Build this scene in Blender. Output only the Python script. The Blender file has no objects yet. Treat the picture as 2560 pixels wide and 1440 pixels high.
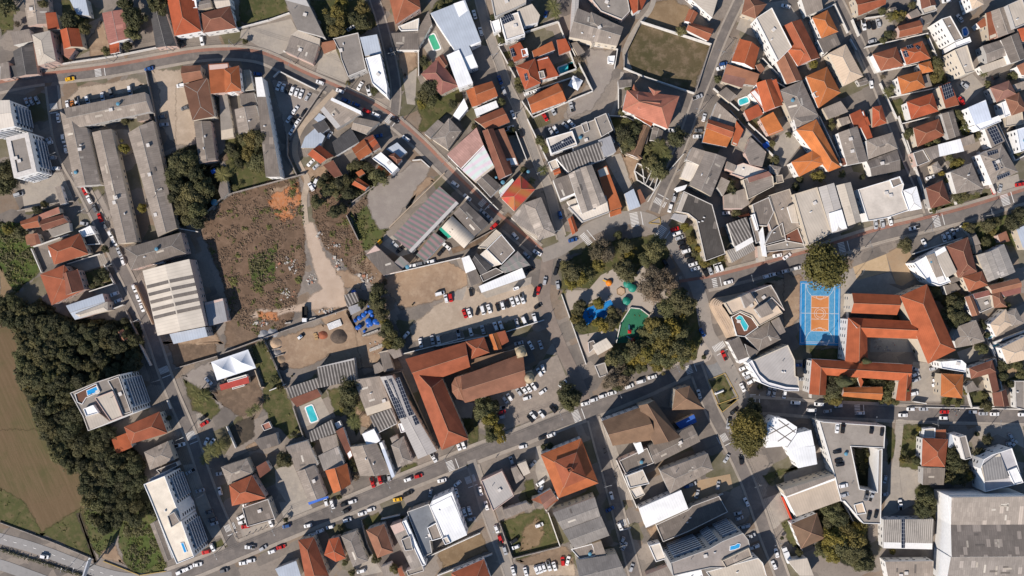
import bpy, math, random, re
from mathutils import Vector, Matrix, noise
from mathutils.bvhtree import BVHTree
R = math.radians
random.seed(7)
S = 0.19          # metres per photograph pixel on the ground
H = 450.0         # camera height
scene = bpy.context.scene
COL = scene.collection

# ---------------------------------------------------------------- camera, sky, sun
cam_data = bpy.data.cameras.new("camera")
cam_data.sensor_fit = 'HORIZONTAL'
cam_data.angle = 2 * math.atan(1280 * S / H)
cam_data.clip_start = 1.0
cam_data.clip_end = 3000
cam = bpy.data.objects.new("camera", cam_data)
cam.location = (0, 0, H)
COL.objects.link(cam)
scene.camera = cam

SUN_EL = 39.0
SDX, SDY = 0.63, 0.777          # shadows run this way on the ground
world = bpy.data.worlds.new("World")
scene.world = world
world.use_nodes = True
wn = world.node_tree
for n in list(wn.nodes):
    wn.nodes.remove(n)
sky = wn.nodes.new('ShaderNodeTexSky')
sky.sky_type = 'NISHITA'
sky.sun_disc = False
sky.sun_elevation = R(SUN_EL)
sky.sun_rotation = math.atan2(-SDX, -SDY)
sky.air_density = 1.0
sky.dust_density = 0.1
sky.ozone_density = 4.0
bg = wn.nodes.new('ShaderNodeBackground')
bg.inputs['Strength'].default_value = 0.095
wo = wn.nodes.new('ShaderNodeOutputWorld')
wn.links.new(sky.outputs[0], bg.inputs['Color'])
wn.links.new(bg.outputs[0], wo.inputs['Surface'])

sd = bpy.data.lights.new("sun", 'SUN')
sd.energy = 5.0
sd.angle = R(0.5)
sd.color = (1.0, 0.91, 0.81)
sun = bpy.data.objects.new("sun", sd)
ce = math.cos(R(SUN_EL))
sun.rotation_euler = Vector((SDX * ce, SDY * ce, -math.sin(R(SUN_EL)))).to_track_quat('-Z', 'Y').to_euler()
sun.location = (-150, -180, 250)
COL.objects.link(sun)

vs = scene.view_settings
vs.view_transform = 'Standard'
vs.look = 'None'
vs.exposure = 0.12
vs.gamma = 1.0
scene.cycles.max_bounces = 5
scene.cycles.diffuse_bounces = 1
scene.cycles.glossy_bounces = 2
scene.cycles.transparent_max_bounces = 16

# ---------------------------------------------------------------- helpers
def W(px, py, z=0.0):
    """world point at height z that the photograph shows at pixel (px, py)"""
    k = S * (H - z) / H
    return Vector(((px - 1280) * k, (720 - py) * k, z))

def tag(o, label=None, cat=None, group=None, kind=None):
    if label: o['label'] = label
    if cat: o['category'] = cat
    if group: o['group'] = group
    if kind: o['kind'] = kind
    return o

def mesh(name, verts, faces, mats, fm=None, uv=None, smooth=False):
    me = bpy.data.meshes.new(name)
    me.from_pydata([tuple(v) for v in verts], [], faces)
    for m in mats: me.materials.append(m)
    if fm: me.polygons.foreach_set('material_index', fm)
    if uv:
        l = me.uv_layers.new(name='uv')
        flat = []
        for f in uv:
            for c in f: flat += [c[0], c[1]]
        l.data.foreach_set('uv', flat)
    if smooth:
        me.polygons.foreach_set('use_smooth', [True] * len(me.polygons))
    me.update()
    return me

def obj(name, me, parent=None, loc=None, rot=0):
    o = bpy.data.objects.new(name, me)
    COL.objects.link(o)
    if parent: o.parent = parent
    if loc is not None: o.location = loc
    if rot: o.rotation_euler = (0, 0, rot)
    return o

def empty(name, loc, rot=0):
    return obj(name, None, None, loc, rot)

class MB:
    """collects simple solids into one mesh"""
    def __init__(s): s.v = []; s.f = []; s.m = []
    def add(s, vs, fs, mi=0):
        n = len(s.v); s.v += [tuple(v) for v in vs]
        s.f += [tuple(i + n for i in f) for f in fs]; s.m += [mi] * len(fs)
        return s
    def box(s, c, d, a=0.0, mi=0, taper=1.0):
        ca, sa = math.cos(a), math.sin(a); vs = []
        for z, t in ((-.5, 1), (.5, taper)):
            for x, y in ((-.5, -.5), (.5, -.5), (.5, .5), (-.5, .5)):
                X, Y = x * d[0] * t, y * d[1] * t
                vs.append((c[0] + X * ca - Y * sa, c[1] + X * sa + Y * ca, c[2] + z * d[2]))
        return s.add(vs, [(3, 2, 1, 0), (4, 5, 6, 7), (0, 1, 5, 4), (1, 2, 6, 5), (2, 3, 7, 6), (3, 0, 4, 7)], mi)
    def tube(s, p, q, r0, r1, n=8, mi=0):
        p, q = Vector(p), Vector(q); d = (q - p)
        if d.length < 1e-6: return s
        d.normalize(); a = d.orthogonal().normalized(); b = d.cross(a); vs = []
        for c, r in ((p, r0), (q, r1)):
            for i in range(n):
                t = 2 * math.pi * i / n
                vs.append(c + (a * math.cos(t) + b * math.sin(t)) * r)
        fs = [(i, (i + 1) % n, n + (i + 1) % n, n + i) for i in range(n)] + [tuple(range(n))[::-1], tuple(range(n, 2 * n))]
        return s.add(vs, fs, mi)
    def lathe(s, c, prof, n=16, mi=0):
        vs = []; fs = []
        for r, z in prof:
            for i in range(n):
                t = 2 * math.pi * i / n
                vs.append((c[0] + r * math.cos(t), c[1] + r * math.sin(t), c[2] + z))
        for k in range(len(prof) - 1):
            for i in range(n):
                j = (i + 1) % n
                fs.append((k * n + i, k * n + j, k * n + n + j, k * n + n + i))
        fs.append(tuple(range(n))[::-1]); fs.append(tuple(range((len(prof) - 1) * n, len(prof) * n)))
        return s.add(vs, fs, mi)
    def prism(s, pts, z0, z1, mi=0):
        n = len(pts)
        vs = [(p[0], p[1], z0) for p in pts] + [(p[0], p[1], z1) for p in pts]
        fs = [(i, (i + 1) % n, n + (i + 1) % n, n + i) for i in range(n)]
        return s.add(vs, fs + [tuple(range(n, 2 * n)), tuple(range(n))[::-1]], mi)
    def me(s, name, mats, smooth=False): return mesh(name, s.v, s.f, mats, s.m, None, smooth)
    def build(s, name, mats, parent=None, loc=None, rot=0, smooth=False):
        return obj(name, s.me(name, mats if isinstance(mats, list) else [mats], smooth), parent, loc, rot)

def area2(p): return sum(p[i][0] * p[(i + 1) % len(p)][1] - p[(i + 1) % len(p)][0] * p[i][1] for i in range(len(p)))
def ccw(p): return p if area2(p) > 0 else p[::-1]
def inpoly(x, y, p):
    r = False; j = len(p) - 1
    for i in range(len(p)):
        if (p[i][1] > y) != (p[j][1] > y) and x < (p[j][0] - p[i][0]) * (y - p[i][1]) / (p[j][1] - p[i][1]) + p[i][0]: r = not r
        j = i
    return r
def inset(p, d):
    """offset a ccw polygon inwards by d"""
    n = len(p); out = []
    for i in range(n):
        a, b, c = Vector(p[i - 1][:2]), Vector(p[i][:2]), Vector(p[(i + 1) % n][:2])
        u = (b - a).normalized() if (b - a).length > 1e-6 else Vector((1, 0)); v = (c - b).normalized() if (c - b).length > 1e-6 else u
        n1, n2 = Vector((-u.y, u.x)), Vector((-v.y, v.x))
        m = n1 + n2
        if m.length < 1e-3: m = n1
        m.normalize(); k = d / max(0.35, m.dot(n1))
        out.append(b + m * k)
    return out

# ---------------------------------------------------------------- materials
class NT:
    def __init__(s, name):
        s.m = bpy.data.materials.new(name); s.m.use_nodes = True
        s.t = s.m.node_tree; s.b = s.t.nodes['Principled BSDF']
        s.b.inputs['Specular IOR Level'].default_value = 0.25
    def n(s, t, **k):
        x = s.t.nodes.new('ShaderNode' + t)
        for a, v in k.items():
            if a in x.bl_rna.properties: setattr(x, a, v)
            else: s.set(x, a, v)
        return x
    def set(s, x, a, v):
        i = x.inputs[a.replace('_', ' ')] if isinstance(a, str) else x.inputs[a]
        if hasattr(v, 'is_output'): s.t.links.new(v, i)
        else: i.default_value = v
    def mix(s, f, a, b, blend='MIX'):
        x = s.n('Mix', data_type='RGBA', blend_type=blend)
        for i, v in ((0, f), (6, a), (7, b)):
            if hasattr(v, 'is_output'): s.t.links.new(v, x.inputs[i])
            elif i == 0: x.inputs[0].default_value = v
            else: x.inputs[i].default_value = (*v[:3], 1)
        return x.outputs[2]
    def ramp(s, f, lo, hi):
        x = s.n('MapRange'); s.t.links.new(f, x.inputs[0]); x.inputs[1].default_value = lo; x.inputs[2].default_value = hi
        return x.outputs[0]
    def math(s, op, a, b=0.0):
        x = s.n('Math', operation=op)
        for i, v in ((0, a), (1, b)):
            if hasattr(v, 'is_output'): s.t.links.new(v, x.inputs[i])
            else: x.inputs[i].default_value = v
        return x.outputs[0]
    def pos(s): return s.n('NewGeometry').outputs['Position']
    def uv(s): return s.n('UVMap', uv_map='uv').outputs[0]
    def noise(s, scale, detail=4, vec=None, rough=.55):
        x = s.n('TexNoise'); x.inputs['Scale'].default_value = scale; x.inputs['Detail'].default_value = detail; x.inputs['Roughness'].default_value = rough
        s.t.links.new(vec if vec is not None else s.pos(), x.inputs['Vector'])
        return x.outputs['Fac']
    def col(s, c, rough=.85):
        if hasattr(c, 'is_output'): s.t.links.new(c, s.b.inputs['Base Color'])
        else: s.b.inputs['Base Color'].default_value = (*c[:3], 1)
        s.b.inputs['Roughness'].default_value = rough
        return s.m
def mul(c, k): return tuple(min(.95, x * k) for x in c)
def plain(name, c, rough=.8, metal=0.0, var=.12):
    t = NT(name); f = t.noise(.9, 3)
    t.b.inputs['Metallic'].default_value = metal
    return t.col(t.mix(t.ramp(f, .3, .7), mul(c, 1 - var), mul(c, 1 + var)), rough)

def m_tile(name, c):
    t = NT(name); uv = t.uv(); rnd = t.n('ObjectInfo').outputs['Random']
    sep = t.n('SeparateXYZ', Vector=uv)
    big = t.noise(.22, 4); fine = t.noise(1.7, 3, None, .7)
    a = t.mix(t.ramp(big, .35, .68), mul(c, .82), mul(c, 1.14))
    a = t.mix(t.math('MULTIPLY', t.ramp(fine, .55, .78), .45), a, (c[0] * .55, c[1] * .6, c[2] * .7))
    pale = t.noise(.6, 5, None, .75)
    a = t.mix(t.math('MULTIPLY', t.ramp(pale, .62, .78), .5), a, (min(.6, c[0] * 1.15 + .05), c[1] * 1.35 + .025, c[2] * 1.4 + .015))
    rows = t.math('SINE', t.math('MULTIPLY', sep.outputs[1], 9.0))
    a = t.mix(t.math('MULTIPLY', t.ramp(rows, .2, 1), .22), a, mul(c, .55))
    a = t.mix(1.0, a, t.mix(rnd, (.84, .84, .86), (1.12, 1.1, 1.06)), 'MULTIPLY')
    return t.col(a, .82)
def m_sheet(name, c, patch=.5, rib=1.0, band=None):
    """weathered corrugated sheets laid in courses"""
    t = NT(name); uv = t.uv(); rnd = t.n('ObjectInfo').outputs['Random']
    sep = t.n('SeparateXYZ', Vector=uv)
    br = t.n('TexBrick', offset=.5); t.t.links.new(uv, br.inputs['Vector'])
    br.inputs['Scale'].default_value = 1.0; br.inputs['Mortar Size'].default_value = 0.03
    br.inputs['Brick Width'].default_value = 1.1; br.inputs['Row Height'].default_value = 2.3
    for k, v in (('Color1', .86), ('Color2', 1.12), ('Mortar', .72)): br.inputs[k].default_value = (v, v, v, 1)
    vor = t.n('TexVoronoi', feature='F1'); 
    mp = t.n('Mapping'); t.t.links.new(uv, mp.inputs[0]); mp.inputs['Scale'].default_value = (.55, .30, 1)
    snap = t.n('VectorMath', operation='FLOOR'); t.t.links.new(mp.outputs[0], snap.inputs[0])
    wn_ = t.n('TexWhiteNoise', noise_dimensions='3D'); t.t.links.new(snap.outputs[0], wn_.inputs['Vector'])
    big = t.noise(.12, 5, None, .65); fine = t.noise(2.2, 3)
    a = t.mix(t.ramp(big, .3, .7), mul(c, .78), mul(c, 1.16))
    a = t.mix(.75, a, t.mix(1.0, a, br.outputs['Color'], 'MULTIPLY'))
    a = t.mix(t.math('MULTIPLY', t.ramp(wn_.outputs['Value'], 1 - .10 * patch, 1.005 - .10 * patch), patch), a, (min(.8, c[0] * 1.6 + .06), min(.8, c[1] * 1.6 + .05), min(.8, c[2] * 1.6 + .04)))
    a = t.mix(t.math('MULTIPLY', t.ramp(fine, .55, .8), .3), a, mul(c, .6))
    ri = t.math('SINE', t.math('MULTIPLY', sep.outputs[0], 6.283 / rib))
    a = t.mix(t.math('MULTIPLY', t.ramp(ri, -.2, 1), .25), a, mul(c, .62))
    a = t.mix(1.0, a, t.mix(rnd, (.85, .86, .88), (1.12, 1.1, 1.07)), 'MULTIPLY')
    return t.col(a, .85)
def m_flat(name, c, stain=.5):
    t = NT(name); rnd = t.n('ObjectInfo').outputs['Random']
    big = t.noise(.16, 5, None, .65); fine = t.noise(1.1, 5, None, .7)
    a = t.mix(t.ramp(big, .32, .68), mul(c, .82), mul(c, 1.12))
    a = t.mix(t.math('MULTIPLY', t.ramp(fine, .52, .74), stain), a, (c[0] * .55, c[1] * .53, c[2] * .5))
    a = t.mix(1.0, a, t.mix(rnd, (.9, .9, .92), (1.08, 1.07, 1.05)), 'MULTIPLY')
    return t.col(a, .9)
def m_metal(name, c, rib=1.2, rough=.55):
    t = NT(name); uv = t.uv(); sep = t.n('SeparateXYZ', Vector=uv)
    big = t.noise(.2, 4); fine = t.noise(1.6, 4, None, .7)
    a = t.mix(t.ramp(big, .3, .7), mul(c, .88), mul(c, 1.08))
    a = t.mix(t.math('MULTIPLY', t.ramp(fine, .56, .8), .35), a, mul(c, .68))
    ri = t.math('SINE', t.math('MULTIPLY', sep.outputs[0], 6.283 / rib))
    a = t.mix(t.math('MULTIPLY', t.ramp(ri, .72, .9), .3), a, mul(c, .62))
    return t.col(a, rough)
def m_ribs(name, c1, c2, rib=1.7, duty=.1, ax=0):
    t = NT(name); uv = t.uv(); sep = t.n('SeparateXYZ', Vector=uv)
    ri = t.math('SINE', t.math('MULTIPLY', sep.outputs[ax], 6.283 / rib))
    big = t.noise(.35, 4)
    a = t.mix(t.ramp(ri, duty - .2, duty + .2), c1, c2)
    a = t.mix(t.math('MULTIPLY', t.ramp(big, .45, .7), .45), a, mul(c1, .7))
    return t.col(a, .8)
def m_moire(name, c1, c2, rib, ax=0, tw=.0):
    """faint coloured bands as seen on fine corrugated sheets"""
    t = NT(name); uv = t.uv(); sep = t.n('SeparateXYZ', Vector=uv)
    ph = t.math('ADD', t.math('MULTIPLY', sep.outputs[ax], 6.283 / rib), t.math('MULTIPLY', sep.outputs[1 - ax], tw))
    ph = t.math('ADD', ph, t.math('MULTIPLY', t.noise(.08, 1), 5.0))
    a = t.mix(t.ramp(t.math('SINE', ph), -.8, .8), c1, c2)
    a = t.mix(t.math('MULTIPLY', t.ramp(t.noise(.3, 4), .5, .72), .4), a, mul(c1, .6))
    pp = t.noise(.5, 5, None, .7)
    a = t.mix(t.math('MULTIPLY', t.ramp(pp, .68, .74), .55), a, (.5, .45, .42))
    return t.col(a, .7)
ROOF = {}
def tilefam(d):
    for k, c in d.items(): ROOF[k] = m_tile('roof_tiles_' + k, c)
tilefam(dict(ot=(.40, .122, .048), oo=(.50, .165, .052), rt=(.35, .085, .038), ro=(.315, .094, .047), bo=(.30, .105, .056),
             bt=(.19, .078, .052), br=(.28, .13, .08), bp=(.27, .14, .11), rl=(.44, .20, .14), rp=(.30, .125, .10),
             tr=(.40, .155, .105), to=(.42, .14, .075), dt=(.20, .125, .08), rd=(.42, .07, .055), rr=(.35, .16, .12), or_=(.385, .102, .042)))
ROOF['or'] = ROOF.pop('or_')
for k, c, p in (('gf', (.295, .25, .213), .4), ('gd', (.195, .166, .144), .5), ('gp', (.33, .288, .252), .6), ('gq', (.205, .178, .158), .8), ('gm', (.26, .238, .22), .2),  # gq: dark roof bands, plus shade of the warehouse's away-facing slope put into colour
                ('df', (.09, .085, .085), .3), ('rf', (.36, .16, .13), .6), ('gw2', (.36, .33, .30), .8), ('dk', (.088, .078, .07), 1.0), ('pr', (.42, .25, .215), .3), ('rc', (.42, .36, .28), .2)):
    ROOF[k] = m_sheet('weathered_sheets_' + k, c, p)
for k, c, s in (('cd', (.28, .25, .22), .5), ('cw', (.62, .56, .49), .3), ('cr', (.74, .66, .55), .2), ('td', (.20, .215, .235), .4), ('dc', (.31, .275, .242), .5),  # td: concrete deck, its bluish shade partly kept in the colour
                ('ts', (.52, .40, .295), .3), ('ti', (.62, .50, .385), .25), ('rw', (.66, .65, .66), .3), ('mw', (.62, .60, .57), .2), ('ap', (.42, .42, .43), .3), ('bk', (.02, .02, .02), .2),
                ('lb', (.34, .30, .27), .5), ('bd', (.15, .075, .05), .4), ('cv', (.5, .49, .5), .2)):
    ROOF[k] = m_flat('flat_roof_' + k, c, s)
for k, c in (('lf', (.52, .455, .38)), ('lw', (.68, .61, .53)), ('lg', (.44, .41, .385)), ('wm', (.88, .88, .88)), ('ww', (.86, .86, .855)), ('wb', (.66, .71, .80)), ('bm', (.44, .485, .55)),
             ('gl', (.36, .355, .365)), ('tn', (.62, .48, .35)), ('tn2', (.55, .45, .35)), ('tb', (.04, .12, .42)), ('aw', (.04, .14, .55)), ('oy', (.8, .36, .02)), ('gn', (.03, .36, .24)), ('gw', (.52, .48, .44))):
    ROOF[k] = m_metal('roof_sheet_' + k, c)
ROOF['sw'] = m_ribs('ribbed_roof_dark', (.095, .085, .078), (.36, .33, .30), 1.45, .35)
ROOF['sr'] = m_ribs('ribbed_roof_grey', (.22, .20, .18), (.44, .40, .355), .95, .1)
ROOF['gr'] = m_ribs('ribbed_roof_mid', (.24, .23, .225), (.34, .325, .31), 1.2, .1)
ROOF['li'] = m_metal('roof_sheet_cream', (.66, .585, .49), 1.5, .7)
ROOF['mo'] = m_moire('striped_sheet_roof', (.32, .20, .20), (.15, .18, .155), 2.6, 0, .12)
ROOF['ms'] = m_moire('striped_sheet_roof_wide', (.30, .19, .20), (.15, .178, .155), 2.3, 0, .75)
ROOF['mg'] = m_moire('faintly_striped_roof', (.27, .235, .225), (.21, .22, .20), 3.4, 0, .2)
ROOF['mp'] = m_moire('pale_striped_roof', (.72, .60, .65), (.62, .72, .66), 3.4, 1, .25)
ROOF['xr'] = m_moire('red_banded_roof', (.50, .07, .05), (.38, .14, .045), 7.0, 0, .4)

WALLS = [plain('painted_wall_' + n, c, .85, 0, .06) for n, c in (('white', (.80, .78, .75)), ('cream', (.66, .58, .47)), ('grey', (.48, .46, .44)), ('white', (.88, .87, .86)), ('ochre', (.56, .48, .38)), ('pink', (.6, .44, .38)), ('white', (.78, .76, .73)))]
M = {}
M['white'] = plain('white_paint', (.78, .77, .76), .6)
M['parapet'] = plain('parapet_plaster', (.62, .58, .54), .85)
M['capw'] = plain('pale_ridge_mortar', (.42, .24, .16), .85)
M['capg'] = plain('grey_ridge_cap', (.40, .37, .335), .85)
M['glass'] = plain('dark_window_glass', (.02, .025, .035), .12, 0, .1)
M['frame'] = plain('window_frame', (.55, .55, .55), .5)
M['rail'] = plain('balcony_front', (.52, .54, .58), .6)
M['metal'] = plain('galvanised_metal', (.35, .36, .37), .45, .6)
M['pole'] = plain('concrete_pole', (.36, .34, .32), .85)
M['block'] = plain('grey_block_wall', (.30, .265, .235), .9, 0, .25)
M['wallw'] = plain('whitewashed_wall', (.66, .63, .59), .85, 0, .15)
M['wally'] = plain('yellow_kerb', (.44, .31, .11), .8)
M['wallr'] = plain('red_banner', (.60, .07, .03), .6)
M['walls'] = plain('sand_wall', (.46, .36, .27), .9)
M['blue'] = plain('blue_plastic', (.015, .10, .42), .4)
M['ltblue'] = plain('light_blue_plastic', (.10, .26, .36), .5)
M['grid'] = plain('panel_frame', (.35, .37, .40), .4, .5)
def m_solar():
    t = NT('solar_cells'); uv = t.uv()
    br = t.n('TexBrick', offset=0.0); t.t.links.new(uv, br.inputs['Vector'])
    br.inputs['Scale'].default_value = 1; br.inputs['Brick Width'].default_value = 1.05; br.inputs['Row Height'].default_value = 1.75; br.inputs['Mortar Size'].default_value = .07
    br.inputs['Color1'].default_value = (.012, .018, .035, 1); br.inputs['Color2'].default_value = (.018, .024, .045, 1); br.inputs['Mortar'].default_value = (.30, .31, .33, 1)
    return t.col(br.outputs['Color'], .3)
M['solar'] = m_solar()

def m_ground(name, cols, sc=.05, fine=.9, speck=None, rough=.95):
    """cols: dark, mid, light tones mixed at two scales"""
    t = NT(name); a_, b_, c_ = cols
    big = t.noise(sc, 6, None, .65); mid = t.noise(sc * 5, 5, None, .65); fi = t.noise(fine, 4, None, .7)
    a = t.mix(t.ramp(big, .36, .64), a_, b_)
    a = t.mix(t.math('MULTIPLY', t.ramp(mid, .46, .70), .8), a, c_)
    a = t.mix(t.math('MULTIPLY', t.ramp(fi, .5, .78), .5), a, mul(a_, .72))
    if speck:
        v = t.noise(2.3, 2, None, .8)
        a = t.mix(t.math('MULTIPLY', t.ramp(v, .66, .74), speck[1]), a, speck[0])
    return t.col(a, rough)
def m_base():
    """bare yards, old concrete and trodden grass, plot by plot"""
    t = NT('town_ground'); g = t.pos(); mp = t.n('Mapping'); t.t.links.new(g, mp.inputs[0]); mp.vector_type = 'TEXTURE'; mp.inputs['Rotation'].default_value = (0, 0, R(24)); mp.inputs['Scale'].default_value = (13, 9, 1)
    v = t.n('TexVoronoi', feature='F1', distance='CHEBYCHEV'); t.t.links.new(mp.outputs[0], v.inputs['Vector']); v.inputs['Scale'].default_value = 1.0
    sp = t.n('SeparateColor'); t.t.links.new(v.outputs['Color'], sp.inputs[0])
    big = t.noise(.05, 6, None, .65); fi = t.noise(.9, 5, None, .7)
    a = t.mix(t.ramp(sp.outputs[0], .2, .8), (.145, .126, .112), (.26, .218, .184))
    a = t.mix(t.math('MULTIPLY', t.ramp(sp.outputs[1], .80, .84), .8), a, (.21, .145, .095))
    a = t.mix(t.math('MULTIPLY', t.ramp(sp.outputs[2], .86, .89), .85), a, (.095, .09, .04))
    a = t.mix(t.math('MULTIPLY', t.ramp(big, .42, .66), .55), a, (.31, .265, .22))
    a = t.mix(t.math('MULTIPLY', t.ramp(fi, .5, .76), .55), a, (.11, .096, .08))
    return t.col(a, .95)
GR = dict(
    base=m_base(),
    pave=m_ground('lot_paving', ((.30, .265, .23), (.38, .335, .285), (.42, .365, .30)), .06),
    parkpave=m_ground('plaza_paving', ((.36, .31, .265), (.42, .36, .305), (.45, .385, .32)), .09),
    cobble=m_ground('church_forecourt_paving', ((.24, .20, .17), (.31, .26, .215), (.36, .30, .25)), .1, 1.6),
    sand=m_ground('pale_dirt', ((.36, .285, .215), (.45, .36, .275), (.50, .405, .315)), .05),
    gravel=m_ground('gravel', ((.25, .215, .19), (.30, .26, .23), (.34, .30, .26)), .05, 1.8),
    dirt=m_ground('bare_dirt', ((.25, .17, .115), (.36, .25, .165), (.42, .31, .215)), .05),
    dirtd=m_ground('dark_dirt', ((.16, .115, .08), (.24, .17, .115), (.29, .21, .145)), .06),
    dirtroad=m_ground('dirt_track', ((.42, .315, .235), (.51, .395, .305), (.56, .44, .345)), .05, .5),
    mud=m_ground('brown_soil', ((.12, .085, .06), (.19, .13, .088), (.25, .175, .12)), .07),
    mudd=m_ground('dark_soil', ((.055, .045, .035), (.085, .068, .05), (.11, .085, .06)), .08),
    clay=m_ground('orange_clay', ((.40, .15, .06), (.48, .20, .085), (.45, .27, .17)), .12),
    clay2=m_ground('orange_clay_spot', ((.6, .2, .05), (.6, .2, .05), (.5, .22, .08)), .2),
    grass=m_ground('lawn', ((.062, .068, .024), (.098, .098, .036), (.175, .13, .07)), .06, 1.3),
    dryolive=m_ground('dry_olive_grass', ((.075, .066, .03), (.12, .09, .05), (.235, .17, .115)), .05, 1.3),
    scrub=m_ground('scrub_ground', ((.065, .085, .026), (.10, .112, .036), (.16, .12, .065)), .05, 1.3),
    lush=m_ground('lush_ground', ((.05, .075, .018), (.08, .105, .025), (.10, .12, .035)), .08, 1.2),
    dry=m_ground('dry_grass_ground', ((.19, .13, .075), (.26, .18, .105), (.29, .21, .13)), .06, 1.4),
    scrubdry=m_ground('dry_scrub_ground', ((.125, .082, .054), (.17, .108, .07), (.25, .165, .112)), .05, 1.4),
    turf=m_ground('field_turf', ((.115, .098, .045), (.20, .14, .078), (.155, .125, .055)), .022, 1.6),
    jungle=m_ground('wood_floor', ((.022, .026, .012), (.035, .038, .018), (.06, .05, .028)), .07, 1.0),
    asph=m_ground('school_yard_asphalt', ((.20, .195, .19), (.24, .235, .23), (.27, .26, .25)), .07),
    courtred=m_ground('ochre_court', ((.46, .33, .20), (.52, .38, .235), (.54, .40, .26)), .08),
    courtdirt=m_ground('brown_court', ((.34, .235, .145), (.40, .285, .18), (.36, .27, .18)), .06),
    bluefloor=m_ground('blue_play_floor', ((.012, .16, .46), (.02, .24, .60), (.03, .28, .64)), .2, 1.0),
    greenfloor=m_ground('green_play_floor', ((.025, .135, .075), (.035, .17, .095), (.04, .18, .10)), .1, 1.0),
)
def m_turf():
    t = NT('mown_field'); g = t.pos(); mp = t.n('Mapping'); t.t.links.new(g, mp.inputs[0]); mp.vector_type = 'TEXTURE'; mp.inputs['Rotation'].default_value = (0, 0, R(-66)); mp.inputs['Scale'].default_value = (16, 1.0, 1)
    st = t.noise(.9, 5, mp.outputs[0], .7); big = t.noise(.022, 5); fi = t.noise(1.6, 4, None, .7); md = t.noise(.12, 5)
    a = t.mix(t.ramp(big, .42, .60), (.145, .098, .054), (.095, .090, .036))
    a = t.mix(t.math('MULTIPLY', t.ramp(st, .42, .68), .75), a, (.19, .128, .075))
    a = t.mix(t.math('MULTIPLY', t.ramp(md, .56, .75), .6), a, (.088, .084, .034))
    a = t.mix(t.math('MULTIPLY', t.ramp(fi, .5, .78), .55), a, (.085, .065, .032))
    return t.col(a, .95)
GR['turf'] = m_turf()
ASPH = m_ground('road_asphalt', ((.135, .12, .111), (.19, .167, .152), (.245, .212, .188)), .05, .8)
ASPHW = m_ground('road_warm_asphalt', ((.20, .16, .135), (.255, .205, .17), (.29, .235, .195)), .03, .7)
ASPHL = m_ground('road_light_asphalt', ((.25, .225, .20), (.30, .265, .235), (.33, .29, .25)), .03, .7)
HWY = m_ground('highway_asphalt', ((.27, .26, .25), (.31, .295, .285), (.33, .315, .30)), .03, .7)
SIDEW = m_ground('pavement_slabs', ((.30, .26, .22), (.37, .32, .27), (.41, .35, .29)), .07, 1.2)
REDL = m_ground('red_cycle_lane', ((.26, .135, .10), (.33, .165, .12), (.30, .20, .16)), .05, .8)
MARK = m_ground('road_paint', ((.64, .62, .59), (.74, .72, .69), (.78, .76, .73)), .4, 1.6)
YELL = plain('yellow_road_paint', (.6, .42, .08), .8)
def m_water(name, c1, c2):
    t = NT(name); a = t.mix(t.ramp(t.noise(.35, 3), .35, .65), c1, c2)
    m = t.col(a, .12); t.b.inputs['Specular IOR Level'].default_value = .4
    return m
WATER = dict(pool=m_water('pool_water', (.03, .40, .46), (.08, .52, .56)), pool_green=m_water('green_pool_water', (.06, .36, .20), (.08, .42, .25)), pool_blue=m_water('blue_pool_water', (.01, .12, .46), (.015, .17, .54)))
WATER['pool_sky'] = m_water('sky_pool_water', (.02, .28, .62), (.05, .36, .68))

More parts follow.
